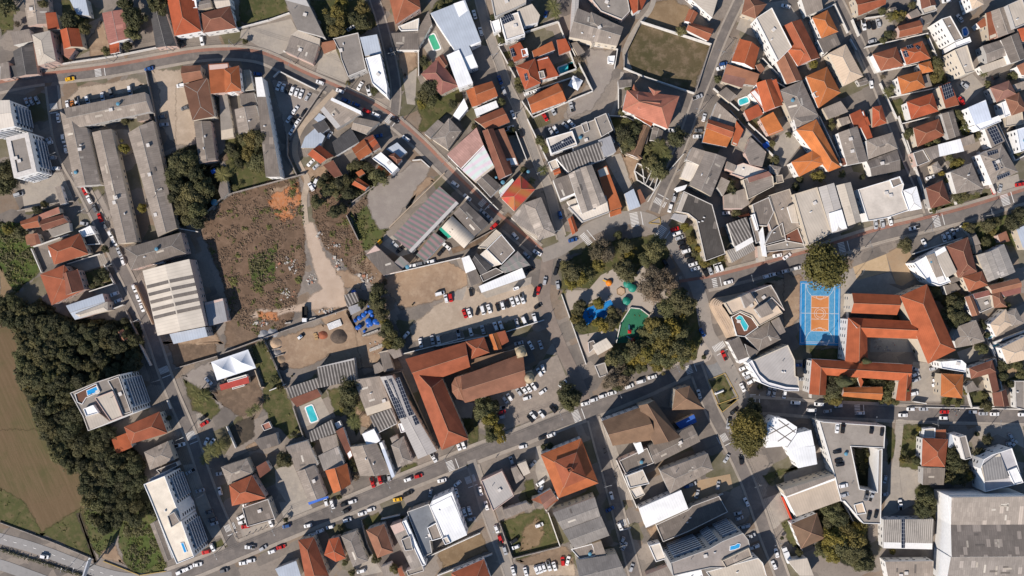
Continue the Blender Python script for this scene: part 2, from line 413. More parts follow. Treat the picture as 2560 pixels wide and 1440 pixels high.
DATA = """
T 0 0
b g gf 4 230,-20 475,-50 508,235 280,265
b s rt 4.5 450,125 555,120 600,290 480,300
b s bm 5 690,-20 855,-20 890,155 765,140
b g rf 5 1225,95 1285,385 1085,440 1020,130
+ s rt 3.5 1090,440 1190,420 1195,520 1105,540
b h lf 7 320,345 500,305 560,610 380,655
b s gf 4 105,325 290,290 320,410 135,450
b g df 4 330,430 378,740 175,770 128,515
b s gf 4 0,635 80,615 105,780 0,795
+ s df 3 90,660 160,655 180,765 108,780
b s wm 3 -20,665 25,665 45,775 -20,785
b g rt 5 600,300 790,285 830,470 640,490
+ s rl 4 610,430 755,490 690,590 610,540
b g df 4.5 1650,115 1765,460 1560,478 1500,125
b h rt 7 1640,-160 1930,-180 2015,312 1745,360
b f wm 8 1890,0 1960,0 1970,75 1900,85
b g gf 6 640,1085 1450,920 1505,1115 720,1290
b T lw 17 -260,1010 95,1000 145,1262 -200,1330 | whitewalled apartment tower with corrugated roof | r=s
t d 700 200 22
t d 850 280 18
t d 1330 170 30
t g 1320 320 22
t d 1250 30 20
t d 1580 40 26
t d 1270 460 14
t g 60 50 30
t b 170 240 10
t g 1060 510 12
t d 430 40 16
c y 700 790 10
c b 1490 690 15
c w 1900 10 90
c k 1815 425 -65
c w 2020 410 -80
c w 675 1045 -75
c o 725 1045 -75
c w 770 1025 -75
c w 875 1000 -75
c w 1025 970 -80
c g 1110 930 -75
V w 1300 905 -82
c s 270 1020 -65
c s 315 1010 -65
c s 370 1000 -65
c w 585 1180 -82
c w 635 1385 -82
c s 470 1400 20
c g 1850 1080 15
c w 1810 855 10
c g 1620 1170 10
c s 1640 1245 5
p grass -20,-20 130,-20 150,100 120,290 20,350 -20,200
p grass 620,0 700,0 760,150 880,190 840,420 780,480 740,280 640,280
p dirt 870,420 1010,200 1090,440 1090,560 930,600
p sand 1510,700 1800,700 1900,1200 1750,1440 1600,1250 1600,900
p sand 780,880 1050,840 1330,780 1450,850 1300,920 650,1040
w w 2 0,790 380,700 730,630 1150,570 1600,480 
w g 2 1470,720 1620,1440
T 440 0
b g br 6 55,660 250,650 270,785 75,835
+ h bd 7 75,845 310,780 385,1165 165,1205
+ g gd 5 345,1210 400,1600 230,1640 180,1215
b g ot 8 320,640 520,625 530,700 635,655 650,910 350,940 | orange church hall roof | r=h
+ h ot 8.5 480,690 630,655 655,900 490,930
b g rc 4 630,705 735,695 775,895 655,915
b s cd 3 435,950 510,930 580,1370 450,1395
b g gf 5 585,1095 800,1050 865,1300 625,1350
+ s gd 4 635,940 780,925 810,1040 645,1050
b s gd 8.5 785,770 860,765 1045,1770 900,1770
b g lf 7 370,-40 530,-40 545,50 400,80
+ g gf 7 210,20 340,-10 355,70 225,100
b h bt 6 255,130 540,60 605,280 270,330
b s cd 6 1085,-10 1300,-10 1490,375 1215,300
b s lf 4 1215,300 1440,385 1435,460 1150,350
+ s gf 4 1150,355 1430,455 1365,640 1090,520
b f cd 7 1570,385 1820,325 1900,690 1720,765 1650,590 1640,520
+ s bm 7 1840,375 2010,345 2055,530 1890,560
+ f wm 9 1890,580 2040,540 2110,860 2110,960 1960,830
b s br 3 1440,430 1590,400 1600,490 1480,540
b s gf 5 1540,985 1850,1140 1600,1290 1440,1100 
+ s wm 6 1560,975 1850,1110 1850,1145 1545,1000
b s df 4 1560,1420 1750,1280 1830,1420 1600,1560
b s bm 4 1290,1370 1390,1280 1490,1360 1440,1480 1250,1480
+ s df 4 1360,1250 1480,1200 1530,1280 1440,1350
b g gf 4 1800,1170 2040,1220 1900,1340 1750,1290
b s bm 3.5 1380,1190 1430,1130 1500,1170 1430,1230
b g rt 5 1840,1420 1960,1345 2030,1440 1900,1560
t y 1610 130 22
t y 1660 210 20
t y 1860 80 20
t y 1650 30 18
t y 1600 300 18
t g 1520 310 14
t d 1780 180 20
t d 1870 230 20
t d 1560 190 20
t g 620 240 8
t g 850 1380 25
t d 780 1400 20
t g 690 1400 16
t g 1720 830 7
t d 1980 910 10
t g 785 1010 7
t g 690 415 8
p grass 640,-20 1080,-20 1130,120 730,240 640,200
p grass 1340,0 1880,0 2020,250 1860,330 1560,380 1480,330
w w 2 640,290 940,210 1140,140
w w 2 985,775 1040,720 1400,900
w w 2 1085,520 1370,640 1435,460
w g 2 1470,905 1180,1330
c k 55 425 -65
c w 265 410 -85
r wwkwww 1025 860 1250 940 70
c s 1315 970 60
c w 1440 825 -20
c w 1640 910 -20
c w 1190 1100 55
c w 1130 1190 55
c k 1180 1205 60
c k 1275 1135 60
c w 1210 1230 55
c w 1160 1310 55
c w 1840 860 60
c w 1925 905 -75
c b 1700 1005 -25
c b 1800 1045 -25
c r 1905 1110 -25
c w 2000 1150 -25
c b 815 740 -10
c w 1750 280 30
c w 45 855 15
p gravel 975,780 1480,960 1180,1350 1120,1440 960,800
p sand 0,840 70,840 180,1220 220,1440 0,1440
p pave 650,300 1150,190 1210,300 1090,520 1000,560 750,420 640,380
p pave 1450,500 1600,500 1720,780 1700,830 1400,720
T 0 250
b t cd 15 55,375 280,320 365,715 140,780 | wide parapet ; | flat roofed white apartment tower with bright white parapet and grey deck
b g gf 5 600,115 870,280 1000,845 750,870
b g gf 5 1115,290 1370,1420 1180,1440 920,325 | long
b g gf 5 1530,205 1768,1280 1580,1370 1280,330
b s gf 3 545,870 605,855 660,1030 605,1050
b g bo 4 200,1215 385,1150 400,1270 245,1290
+ s rl 4.2 385,1150 585,1070 600,1130 400,1200
+ g bt 4 400,1200 630,1145 680,1220 430,1310
+ s cd 3 480,1300 690,1225 700,1310 520,1370
b s br 4 245,1345 370,1330 410,1440 270,1450
b f wm 4.5 785,1310 900,1255 945,1335 830,1370
b f df 3 830,1370 945,1335 1000,1440 850,1450
b s gd 3 1365,140 1480,115 1500,190 1375,215
p sand 870,300 1000,270 1140,300 1300,300 1340,520 1240,560 960,520
t y 1240 480 14
t y 1420 1080 12
t g 1250 210 10
t d 370 1100 14
t d 440 1040 10
t g 1800 640 26
t d 1750 740 22
t g 1900 580 22
t d 1960 740 26
t d 1780 860 22
t g 1900 930 24
t d 2000 960 24
t d 1850 1060 24
t g 1960 1100 24
t d 1750 970 20
t g 2020 860 22
t g 1870 1180 18
t d 1980 1220 20
t g 40 720 30
t d 80 800 24
t d 30 850 26
t b 1870 750 14
c w 480 385 25
c w 490 430 20
c w 660 490 -80
c s 520 580 10
c w 560 683 0
c w 365 803 15
V s 185 945 15
c w 747 755 -62
c w 793 820 -62
c r 843 905 -65
c w 893 995 -62
c g 950 1085 -65
c r 1000 1175 -68
c g 1050 1255 -62
c w 1105 1345 -62
c w 1143 1420 -62
c s 840 1235 -10
p pave 190,760 620,720 740,1000 430,1100 250,1120
p gravel 730,660 780,660 1180,1440 1130,1440
p gravel 900,920 980,900 1110,1130 1090,1200 900,1050
w w 2 735,670 890,930
w w 2 1990,1320 1760,1280
w g 2 195,1110 590,1030 750,1015
T 920 0
b h bo 7 175,-180 490,-180 525,80 275,245 | faded orange tiled house with angular hipped roof and white walls
+ f gf 8.5 295,-20 360,-20 390,80 325,90
+ f lw 4.5 300,265 510,180 500,300 330,305
b s gd 4 230,330 500,310 510,500 285,500
b s gd 4 605,110 640,240 510,470 500,290
b s bm 7 625,135 970,0 1130,410 1010,455 1100,660 1000,700
+ s wm 7.2 855,40 955,5 1130,415 1030,465 | ribs
b s wm 8 785,550 910,490 1050,830 905,880
b h rp 6 530,740 700,580 910,860 730,950
+ g bt 6 670,590 750,540 800,640 760,690
b g ot 6 1060,865 1240,810 1300,960 1100,1050
+ s ot 5 980,910 1080,860 1130,1045 1040,1070
b s wm 4 1060,1090 1280,1005 1305,1070 1085,1165
b g bo 5 1055,1195 1345,1075 1420,1220 1200,1310
+ s bt 4.5 1240,1310 1350,1270 1420,1470 1320,1500
b s wm 6 960,985 1000,1080 910,1190 850,1150
b h gf 5 640,1390 810,1180 935,1310 800,1500
+ s gf 4 560,1330 700,1195 760,1240 620,1380
b f lf 8 1225,-60 1590,-90 1580,30 1460,90 1270,170
b f cw 8 1320,180 1500,120 1570,340 1380,400 
sp 1325,180 1430,135 1465,200 1355,245
+ s lf 7 1490,100 1640,40 1720,150 1700,220 1560,260
b f wm 5 1225,220 1310,190 1330,290 1260,330
b s rt 6 1410,470 1520,420 1600,560 1460,620
+ s ot 5.5 1640,510 1840,410 1870,500 1660,580
+ s rt 5 1885,400 1975,385 2030,500 1910,550
+ f wm 6.5 1530,495 1590,480 1605,550 1545,570
sp 1420,490 1450,480 1480,560 1440,570
b h rt 7 1475,660 1670,585 1730,830 1570,900
+ s rt 6.5 1670,600 1800,560 1910,760 1740,800
+ f cd 8 1705,715 1755,705 1775,775 1720,785
sp 1560,740 1590,730 1605,800 1575,810
b g ot 6 1590,985 1900,830 1985,1010 1640,1135
+ s ot 5.5 1880,840 1940,840 1980,1000 1920,1040
pl pool_green 600,365 660,340 725,485 660,505
pl pool 1900,680 2050,625 2080,680 1925,740
p pave 550,470 620,330 680,300 760,510 650,620
p grass 510,600 560,560 640,640 530,720
p grass 480,1000 540,1180 510,1300 600,1300 760,1150 830,1100 960,980 920,900 760,930 600,900
p dirt 290,500 460,500 490,660 360,780
p pave 350,780 490,680 470,1050 390,1040
p grass 650,60 780,-20 930,-20 860,40 640,130
p grass 1340,530 1420,510 1440,580 1370,590
t d 620 880 24
t d 700 800 20
t d 560 960 20
t g 640 1000 18
t y 540 1040 16
t d 850 1040 14
t d 770 720 12
t g 730 40 12
t g 810 20 11
t p 1850 60 20
t p 1880 140 14
t g 1340 1020 11
t g 1440 1290 7
t g 1520 880 12
t g 1500 810 10
t g 1430 640 10
t g 1330 400 10
t d 560 620 14
t g 1720 1400 14
t d 1250 170 8
c w 1065 145 -75
c s 1065 120 -75
c w 1127 315 -75
c b 1780 135 75
c w 1600 935 20
c w 1685 900 20
c s 2035 1070 -75
c b 1320 800 -70
c s 1360 910 -70
c w 1450 1145 -68
c w 1410 1280 15
c k 1530 1330 -75
c r 1770 1170 -60
c s 1850 1110 -60
c s 1830 1315 -60
c w 1875 1295 -60
c s 1975 1255 -40
c w 2035 1235 -45
c w 80 1145 -30
c k 265 1205 -30
c w 380 1385 -35
c g 235 510 -75
c b 100 1360 15
w w 2 1225,220 1340,410 1300,470 1450,420 
w w 3 1560,340 1900,230 2080,700 1600,880
w w 2 1310,480 1560,940 2080,770
w w 2 1540,1020 1650,1180 2080,990
w w 2 505,320 510,760
T 1420 0
b g lg 7 110,-10 95,200 20,330 40,-10 
+ g gf 7 95,80 555,270 490,460 10,370
+ h gf 7 95,200 235,120 555,275 240,440
b f cd 6 180,-80 590,-60 620,110 540,195 330,110 
b g rt 5 590,-40 800,-40 735,100 650,140
b s lf 6 1180,-60 1510,-60 1440,180
b g bo 4.5 1210,90 1300,130 1240,240 1165,210
+ g bo 4.5 1210,220 1460,290 1400,410 1180,300
b h br 5 1780,-60 1990,40 1880,190 1735,140
b f lf 11 1880,180 2040,75 2240,470 2100,610 
b g oo 6 1720,380 1880,450 1830,640 1870,690 1635,610 | r=x
+ g or 6 1725,390 1915,480 1860,690 1635,610
b s br 4.5 1590,640 1915,740 1880,850 1850,850 1535,810
+ s bp 4.6 1590,705 1790,760 1740,880 1535,815
b s gd 3.5 1580,870 1695,960 1620,1025 1500,930
b h tr 8 590,900 1115,960 1000,1290 545,1100
+ g tr 9.5 690,940 890,995 940,1080 700,1090
+ p tr 8.5 805,870 930,910 860,960
+ h to 7 660,840 710,920 620,940 
+ s or 7 690,1120 850,1235 830,1265 660,1160
b s gd 4 500,800 640,795 635,860 510,880
b s gd 3.5 720,1280 820,1270 790,1440 690,1440
b g gd 4 855,1260 955,1310 920,1425 820,1400
b g rt 6 1935,850 2080,790 2150,1010 2080,1080 1980,1120 1820,920 | r=x
+ g or 6 1880,830 2040,790 2150,1050 1960,1120
+ s rt 5 1760,1110 1900,1040 1955,1140 1810,1210
b s oo 5.5 1915,1190 2050,1120 2160,1300 2010,1360
b s gf 4 1490,1020 1690,1195 1650,1270 1425,1190
b g ro 5.5 1400,1190 1660,1270 1640,1380 1380,1280
+ s oo 5 1380,1285 1635,1375 1590,1470 1345,1420
+ s or 5 1680,1210 1755,1300 1690,1460 1640,1440
b f cd 7 265,1180 380,1130 450,1300 335,1370
+ f cd 6 20,1290 300,1180 470,1420 60,1560
b s gd 4 30,430 90,415 170,520 100,560
b f wm 3 400,560 470,555 460,630 400,620
tent 75 830 20
pl pool 0,640 50,620 80,680 0,720
pl pool 1705,1000 1790,970 1810,1020 1715,1055
pl pool_blue 205,1250 235,1235 260,1290 240,1330 210,1310
p dryolive 720,235 1100,350 1420,460 1250,900 870,800 560,690 610,440
p dry 790,150 880,30 1060,-20 1210,90 1160,240 1100,290 980,280 740,215
p gravel 150,500 490,500 440,760 360,900 230,1100 0,1180 0,1000 240,930 180,560
p pave 1740,150 1880,200 1920,400 1680,290
w w 3 720,230 1110,355 1420,455
w g 2.5 1420,455 1270,920
w w 2.5 555,690 740,770 1250,940
w w 2 180,450 490,500 
w w 2.5 490,505 460,690
w w 2.5 0,430 245,920 0,1020
w g 2 720,235 560,560 555,690
w w 2 1450,890 1700,1110
w w 2 500,830 500,1090
t d 700 1200 10
t p 580 1230 13
t d 540 1330 20
t d 620 1400 22
t g 540 1120 10
t g 600 880 9
t g 1500 790 10
t b 110 590 14
t d 660 1310 20
t d 1100 1380 28
t g 930 1420 10
t g 1130 310 12
t d 860 1440 10
c s 1295 970 20
c w 1360 1175 75
c g 1310 1305 0
c w 1295 1365 0
c w 1040 1305 -10
c s 45 1065 -75
c b 1555 640 10
c w 1530 680 15
c s 30 1230 -40
T 1800 0 4.8
b g ro 6 970,230 1200,690 935,790 700,340
+ h or 6.1 940,480 1200,690 935,795 800,590
b g br 5 835,610 990,960 800,1010 650,690
b h gf 6 710,1085 985,965 1180,1385 860,1440
+ h gf 6 880,1400 1170,1360 1210,1500 920,1560
b s gf 5 970,-20 1210,-40 1240,100 1040,190
b h oo 5.5 1105,210 1290,120 1420,380 1215,460
b s gd 4 1170,480 1390,400 1450,530 1250,640
b h tn 6 1300,640 1510,530 1720,915 1490,1030
b h oo 6 1030,915 1285,800 1450,1110 1180,1300
+ f cd 7 1120,1110 1195,1080 1225,1140 1150,1170
b s gf 5 1230,1300 1450,1210 1540,1340 1300,1430
b s rt 5 1560,1370 1690,1310 1760,1500 1620,1560
b s or 5 1830,1330 1920,1280 1980,1450 1880,1500
b g ro 6 1600,-40 1960,-60 1990,50 1660,190
b s br 3.5 430,780 490,760 540,830 480,890
b g gd 3 1640,960 1750,930 1790,1000 1680,1030
p pave 450,50 800,0 950,220 760,340 640,180
p pave 1560,440 1700,560 1800,840 1740,900 1640,700
w w 2 930,-20 1060,200 1210,690 1270,640
w w 2 1360,60 1520,400
w w 2 1040,215 1370,60
w w 2 1550,480 1620,610
w w 2.5 600,960 1000,1200
w w 2 500,710 790,1010
w w 2.5 1570,250 1650,440
w w 2.5 1760,690 1850,880
t y 1120 770 11
t g 1330 1440 8
t d 470 970 8
c w 790 75 -15
c k 1650 300 -80
c w 1725 300 -80
c k 1785 300 -80
c k 1840 300 -80
c s 1900 280 -75
c s 1830 495 15
c w 1855 800 -80
c w 1815 1010 -80
T 2160 0 4.8
b g bt 5 660,-80 820,-90 870,60 690,110
b f lf 4 690,110 850,60 880,120 720,170
b s gf 4 530,160 640,100 690,180 570,220
b s gd 4 690,200 800,165 840,240 720,300
b g bo 5 400,315 670,240 700,390 420,450
b f gf 15 930,225 1040,190 1190,460 1085,500 | tall white apartment building with a wall of small windows and grey roof strip
+ f lf 15 1085,600 1240,540 1335,855 1215,890
+ f wm 13.5 1090,510 1270,440 1290,500 1100,570
b h bo 6 100,650 390,560 480,790 200,850
b h or 6 440,585 700,490 800,700 510,780 
sp 500,550 575,530 600,570 520,590
sp 610,555 640,540 680,570 650,600
sp 460,620 510,600 540,680 490,690
b h oo 5.5 650,765 800,730 835,855 690,885
b h oo 6 400,920 680,850 740,1045 450,1135
+ f lf 7.5 555,960 620,935 640,985 575,1005
b s gf 3.5 705,910 775,885 815,1030 735,1050
b h rt 6 510,1220 825,1115 895,1335 565,1435
b s ro 7 905,1035 1040,980 1140,1260 975,1300
sp 925,1030 1040,990 1085,1150 970,1200
b s wb 11 1250,1290 1465,1195 1530,1440 1330,1500
b h tn 8 1250,-60 1400,-70 1440,50 1300,115
b g gf 7 1510,140 1700,75 1810,380 1610,450
+ s bo 6.5 1460,160 1515,140 1610,440 1510,480
+ s bo 5 1350,280 1440,210 1490,300 1400,340
b f lf 10 1720,60 1900,-20 2000,260 1810,340
b g gf 6 1420,550 1640,480 1720,660 1480,760
b g gd 7 1640,480 1850,390 1950,700 1760,760
b s lf 4 1380,800 1720,680 1760,760 1430,880
b h bp 6 1510,1050 1740,965 1830,1130 1590,1230
b h br 6 1690,1180 1860,1110 1960,1320 1770,1390
b f wm 6 1650,1230 1720,1200 1770,1370 1690,1410
b g rt 6 1840,350 1960,330 2000,500 1900,500
b g br 6 1830,790 1990,720 2020,930 1890,900
b s gf 4 1780,1020 1930,970 1960,1060 1830,1100
b s gf 5 920,1360 1070,1310 1110,1440 960,1500
b h br 5 100,1320 180,1285 270,1440 130,1500
b s rt 5 -20,1420 40,1400 80,1500 0,1500
b g gd 3 310,95 380,80 400,140 320,160
t g 220 130 9
t g 320 200 12
t y 370 180 14
t y 460 170 12
t g 430 220 12
t d 290 410 12
t d 340 410 8
t g 230 480 10
t g 860 760 16
t g 880 850 16
t y 840 940 14
t d 960 970 8
t p 290 1110 13
t p 340 1050 9
t p 1440 880 12
t g 1490 1010 9
t g 1800 900 12
t g 1760 920 9
t g 1120 1380 14
t g 580 60 9
t g 760 440 7
t b 230 920 8
t b 350 420 10
p grass 300,1240 440,1180 560,1440 400,1440
p pave 0,220 320,200 400,430 60,520
p grass 800,720 920,720 1000,960 840,1020
p pave 1100,1000 1300,880 1450,1050 1220,1260
w w 2 0,230 220,200
w w 2.5 0,580 740,415
w w 2 130,880 640,780
w w 2 740,420 850,680
w w 2 290,1180 870,1060 
w w 2 180,1010 380,1430
c w 105 500 15
c s 1205 1025 -35
c w 990 10 10
c w 85 1030 -80
c b 130 800 -70
c k 1590 920 25
c k 50 310 -80
c k 110 310 -80
c g 180 290 -80
c r 1170 1210 -60
c s 1150 220 -55
pl pool_blue 1180,350 1220,330 1250,390 1230,430 1195,430
T 0 560 4.8
b h ro 5.5 570,260 960,110 1065,360 650,490
+ s wm 5 580,320 665,305 680,375 600,395
b h ro 6 480,605 770,490 830,570 930,540 1010,790 620,975
+ g bt 6 720,610 930,550 1010,790 780,860
b g bm 6 790,980 1230,835 1300,1030 900,1150
+ h lf 6.5 900,1080 1290,930 1295,1040 960,1120
b s bt 4 320,165 455,120 490,230 370,275
p pave 820,480 1240,340 1300,480 1000,570
p grass 1020,580 1280,500 1370,720 1090,780
p scrub -20,-20 260,0 400,300 500,560 380,640 150,860 100,700 0,500
p dry 0,480 100,650 170,820 60,900 0,960
p turf 0,1200 180,1300 300,1440 0,1440
p dirt 200,1320 320,1300 360,1440 230,1440
p pave 1100,780 1400,720 1500,950 1320,1030
w w 2 400,300 520,580
w w 2 430,275 840,130
w w 2 830,480 1220,360
w w 2.5 1100,810 1380,720
w w 2.5 1320,1040 1500,970
w w 2 1270,490 1390,720
w g 2 1530,1040 1680,1360
t g 250 100 16
t y 100 60 14
t d 1250 600 16
t d 1180 680 14
t g 1110 740 10
t d 850 1270 16
t d 1490 1160 10
t p 1500 1280 12
t d 1520 1330 14
t d 1260 300 12
c w 1375 840 20
c w 1420 920 20
c w 1325 130 -65
c w 1378 235 -65
c s 1432 335 -65
c w 1475 445 -70
c w 1612 770 -70
c w 1660 885 -70
c w 1705 1000 -70
T 300 560 4.8
b h gd 6 60,290 730,100 795,355 130,555 | grey hip roofed hall at the foot of the long sheds | r=h
b g li 9 830,420 1025,1225 450,1340 270,560 | big striped beige warehouse with dark skylight bands
rs gq 318,738 574,674 584,712 328,776
rs gq 592,668 876,612 888,650 602,708
rs gq 339,830 596,766 606,804 349,868
rs gq 614,760 898,703 910,741 624,800
rs gq 360,922 618,858 628,896 370,960
rs gq 636,852 920,794 932,832 646,892
rs gq 381,1014 640,950 650,988 391,1052
rs gq 658,944 942,885 954,923 668,984
rs gq 402,1106 662,1042 672,1080 412,1144
rs gq 680,1036 964,976 976,1014 690,1076
+ s bm 8 595,1320 1020,1235 1050,1350 640,1440
b s gl 5 1010,945 1230,890 1290,1165 1070,1225
b s wm 3 390,465 520,450 530,470 400,490
w s 2.5 205,740 410,1200
p dirt 420,1440 1100,1300 1250,1440 
T 400 290 4.8
b h gd 4 410,80 545,50 655,405 510,440
b s gd 3.5 700,900 720,790 800,770 825,920 740,1000
bowl 665 1040 8
tarp_blue 660 670 6
p mud 280,760 380,820 360,930 260,920
p jungle 60,500 500,300 560,560 700,560 900,700 850,900 560,1180 250,1340 120,900
p grass 780,270 1250,200 1400,740 900,920 820,700
p mud 540,640 700,480 790,420 800,520 640,600
p scrubdry 560,1180 900,930 1400,770 1660,740 1720,1100 1740,1800 1600,2400 1300,2700 900,2500 720,1900 500,1400
p clay 1330,960 1640,820 1690,980 1620,1180 1500,1280 1380,1180
p clay 1290,1010 1380,1000 1460,1150 1560,1200 1540,1240 1400,1200
p clay 1600,800 1670,790 1640,860
p dirt 1300,860 1600,840 1650,960 1560,1120 1450,1060 1380,980
w g 2 880,930 1740,700
w g 2 740,1000 880,930
w g 2 560,1170 740,1000
w g 2.5 1540,220 1540,480 1650,710
t g 240 560 22
t d 330 470 14
t d 180 640 16
t d 300 680 17
t g 400 600 20
t d 500 560 12
t g 160 800 20
t p 560 790 14
t g 540 860 22
t d 620 900 14
t g 440 940 22
t d 540 1000 16
t g 300 1000 18
t d 260 1100 14
t g 420 1120 22
t d 520 1100 12
t g 360 1220 18
t p 750 700 20
t p 850 660 12
t d 850 390 16
t g 1000 260 18
t d 920 460 13
t y 1120 280 24
t d 1180 380 16
t y 1060 440 18
t g 1180 560 24
t d 1100 560 14
t g 1260 610 18
t p 1200 650 14
t p 900 860 8
t d 1060 340 14
t d 950 560 13
t d 640 520 6
c w 1810 560 45
c s 1875 605 40
c w 1865 800 65
c w 1815 850 -60
t p 300 900 11
t p 440 780 12
t p 220 880 11
t p 480 1060 12
t p 340 1140 11
t p 120 700 11
t p 380 660 10
T 720 300 4.8
b g rt 5 380,300 550,435 390,525 235,415
b s bt 4 420,540 540,480 655,660 560,695
b g ot 5.5 910,225 1010,385 855,485 765,345 | x
+ s bt 5.4 915,220 1020,175 1110,325 1010,385
b f wm 7 1010,460 1115,385 1320,570 1240,650 1150,560 
+ h bt 6 1200,430 1280,390 1370,470 1310,540
+ s ot 4.5 1060,600 1090,545 1245,640 1190,685
b s bm 4.5 1180,350 1310,270 1430,385 1340,450
b s ot 4.5 810,630 885,590 925,640 850,680
b g or 4.5 840,690 980,790 920,850 765,775
b s gf 3 160,300 200,290 330,350 230,420 
p gravel 940,930 1000,840 1200,720 1400,600 1490,500 1600,500 1690,580 1690,670 1560,800 1500,920 1230,1290 1090,1290 1000,1130
p scrub 770,1050 930,1010 1090,1290 1200,1310 1130,1440 850,1440 750,1150
p mud 760,1060 940,900 960,1000 800,1150 830,1260
p scrubdry 250,850 470,760 700,850 780,1000 730,1150 840,1430 400,1440 300,1100
p jungle 300,700 450,620 700,680 860,500 1000,520 1060,600 1190,700 1100,740 880,900 760,980 500,900 300,800
p dirt 160,590 430,560 520,680 260,720 240,830 160,720
p dirt 1700,660 1760,720 1500,960 1420,1080 1560,800
w g 2 770,995 1110,750
w g 2 570,450 770,350
w g 2 710,1150 850,1440
w w 2 1500,490 1600,480 1700,570
w s 1.5 1220,1290 1880,640
c s 275 515 35
c w 340 555 40
c w 320 750 -60
c s 285 800 -60
c w 500 180 60
c s 1080 195 -75
t g 340 980 18
t d 480 840 18
t g 540 820 16
t d 620 760 18
t d 700 720 16
t g 400 760 14
t d 440 690 12
t d 800 540 14
t g 860 540 12
t d 950 570 14
t g 1100 680 22
t g 750 560 10
t d 560 1100 18
t d 650 1060 14
t d 720 880 16
T 1060 300 4.8
b s pr 7 275,415 630,90 720,310 450,590 | faded pink sheet roofed hall beside a pale striped hall
b s mp 7 455,600 720,315 845,560 620,745 | pale pink and mint striped sheet roofed hall
b g gd 6 620,730 745,630 930,790 800,925
b g bt 7 700,130 900,720 1060,640 830,100 | x
b s br 5 820,130 960,100 1140,540 900,560
+ g bo 5.5 890,545 1030,480 1060,640 970,690
b h xr 7 1155,660 1335,830 1085,1095 920,930 | red and orange hip roofed house with a moire sheen beside a striped shed
b s mp 4 895,850 1060,700 1080,730 920,930
b h gp 6 1190,1000 1405,925 1585,1375 1370,1440
+ s gp 6 1050,1170 1190,1005 1370,1430 1200,1330
b f cw 7 1470,220 1780,130 1840,300 1530,405
sp 1510,320 1760,190 1815,270 1545,390
b s ms 8 -370,1392 187,797 418,998 -154,1594 | mauve and green striped sheet roof of the corner shop
b g gd 7 350,1120 500,980 775,1240 600,1400
b v lf 7 210,1290 340,1150 610,1400 480,1540 | long shed with a rounded cream roof and a green panel
b s gn 6 180,1310 230,1265 350,1390 290,1420
b s gl 4 750,1430 870,1320 1000,1470 900,1560
b g or 4 1725,1190 1785,1150 1850,1330 1780,1380
tank 945 750 5
tank 650 745 3
tank 865 690 3
tank 1250 620 4
w w 2.5 395,580 890,1080
w w 2.5 1240,0 1480,500
w w 2 1100,150 1230,480 
w w 3 1050,1185 1350,1440
t p 1290 730 11
t p 1430 600 14
t p 1460 340 9
t p 1400 260 9
t g 1070 120 7
t g 600 80 7
t d 1200 600 10
p grass 960,150 1100,130 1120,170 1000,200
c w 1010 95 10
c w 375 770 -35
c w 520 930 -40
c s 715 1110 -40
c s 775 1165 -40
c r 840 1275 45
c w 1095 1390 -50
c b 1635 1140 -75
T 1340 270 4.8
b s sw 8 240,600 790,400 840,600 390,770 | saw tooth ribbed sheet roof of a long grey workshop
+ s gl 8 750,385 895,330 960,525 820,590
b g gp 9 535,720 690,1210 550,1270 390,790 | big grey twin gabled warehouse beside an orange tiled strip
+ g gp 9 670,680 850,1130 690,1210 530,720
b s gd 7 205,860 385,800 480,1040 300,1115
b s ot 5 730,740 850,690 1030,1190 880,1240 | z
b f lw 6 390,1190 840,1050 880,1250 560,1370
b s ot 4 880,1250 1020,1200 1025,1265 890,1310
b s lf 5 370,1120 480,1080 490,1150 410,1180
b f lf 4 145,650 240,610 280,710 190,750
b g or 4.5 200,750 280,720 300,780 220,810
b s bm 5 1060,1030 1170,970 1255,1180 1120,1230
b s br 4 1195,1000 1250,970 1320,1120 1255,1160
b g dt 4.5 1280,195 1370,230 1240,610 1070,540 | x
b g dt 4 1060,550 1160,430 1290,600 1240,620
ruin 1175,760 1210,670 1340,720 1450,850 1410,990 1210,870
b f cd 6 540,190 610,160 640,270 580,300
p pave 820,600 1020,540 1160,960 1050,1020 
p pave 130,640 240,600 290,740 180,770
p grass 1240,600 1340,420 1500,430 1600,580 1480,850 1350,740
p grass 880,110 1040,110 1240,200 1180,440 1040,560 990,400
p dirt 1040,560 1240,640 1180,760 1170,880 1130,860
w w 2.5 860,80 1030,540
w w 2 880,100 1060,110 1400,260
t d 1060 330 24
t g 1110 430 22
t d 1080 470 18
t g 1460 720 26
t g 1400 640 18
t g 1500 780 18
t g 1320 660 14
t p 1480 460 20
t p 1550 560 18
t p 1090 180 14
t g 1350 480 12
t d 1220 180 14
t p 60 410 10
t p 110 500 10
w w 2 1760,560 1500,860 1340,1120
c s 190 295 -65
c w 240 255 -65
c s 350 215 -40
c w 420 190 -45
c r 105 120 -60
c b 215 65 -60
c w 290 1285 -80
c w 1635 270 -10
c w 1610 1200 75
c k 1690 1000 75
c s 1660 1075 75
T 1660 280 4.8
b g gf 7 750,550 565,1015 310,880 500,470
+ s gf 6.5 340,420 510,475 430,640 270,570
+ s lw 5 270,590 440,640 320,830 200,780
+ s wm 4 135,910 280,870 250,930 165,960 
b s gf 5 1040,300 1230,480 1180,655 1030,630 970,490
b f lw 5 870,640 950,610 1240,700 990,800 800,740
+ s gf 6 760,590 870,640 840,720 740,680
b f gf 6 950,810 1260,710 1310,780 1320,890 1010,1050 980,930
+ s bp 6.3 1000,790 1250,710 1300,760 1020,850
b s gf 5 690,780 790,830 710,1010 640,900
+ g gf 5 720,1000 960,920 1030,1100 930,1170 720,1170 | h
b h gf 4 1270,630 1410,660 1370,760 1280,710
b f gf 4 1340,760 1420,750 1440,840 1350,860
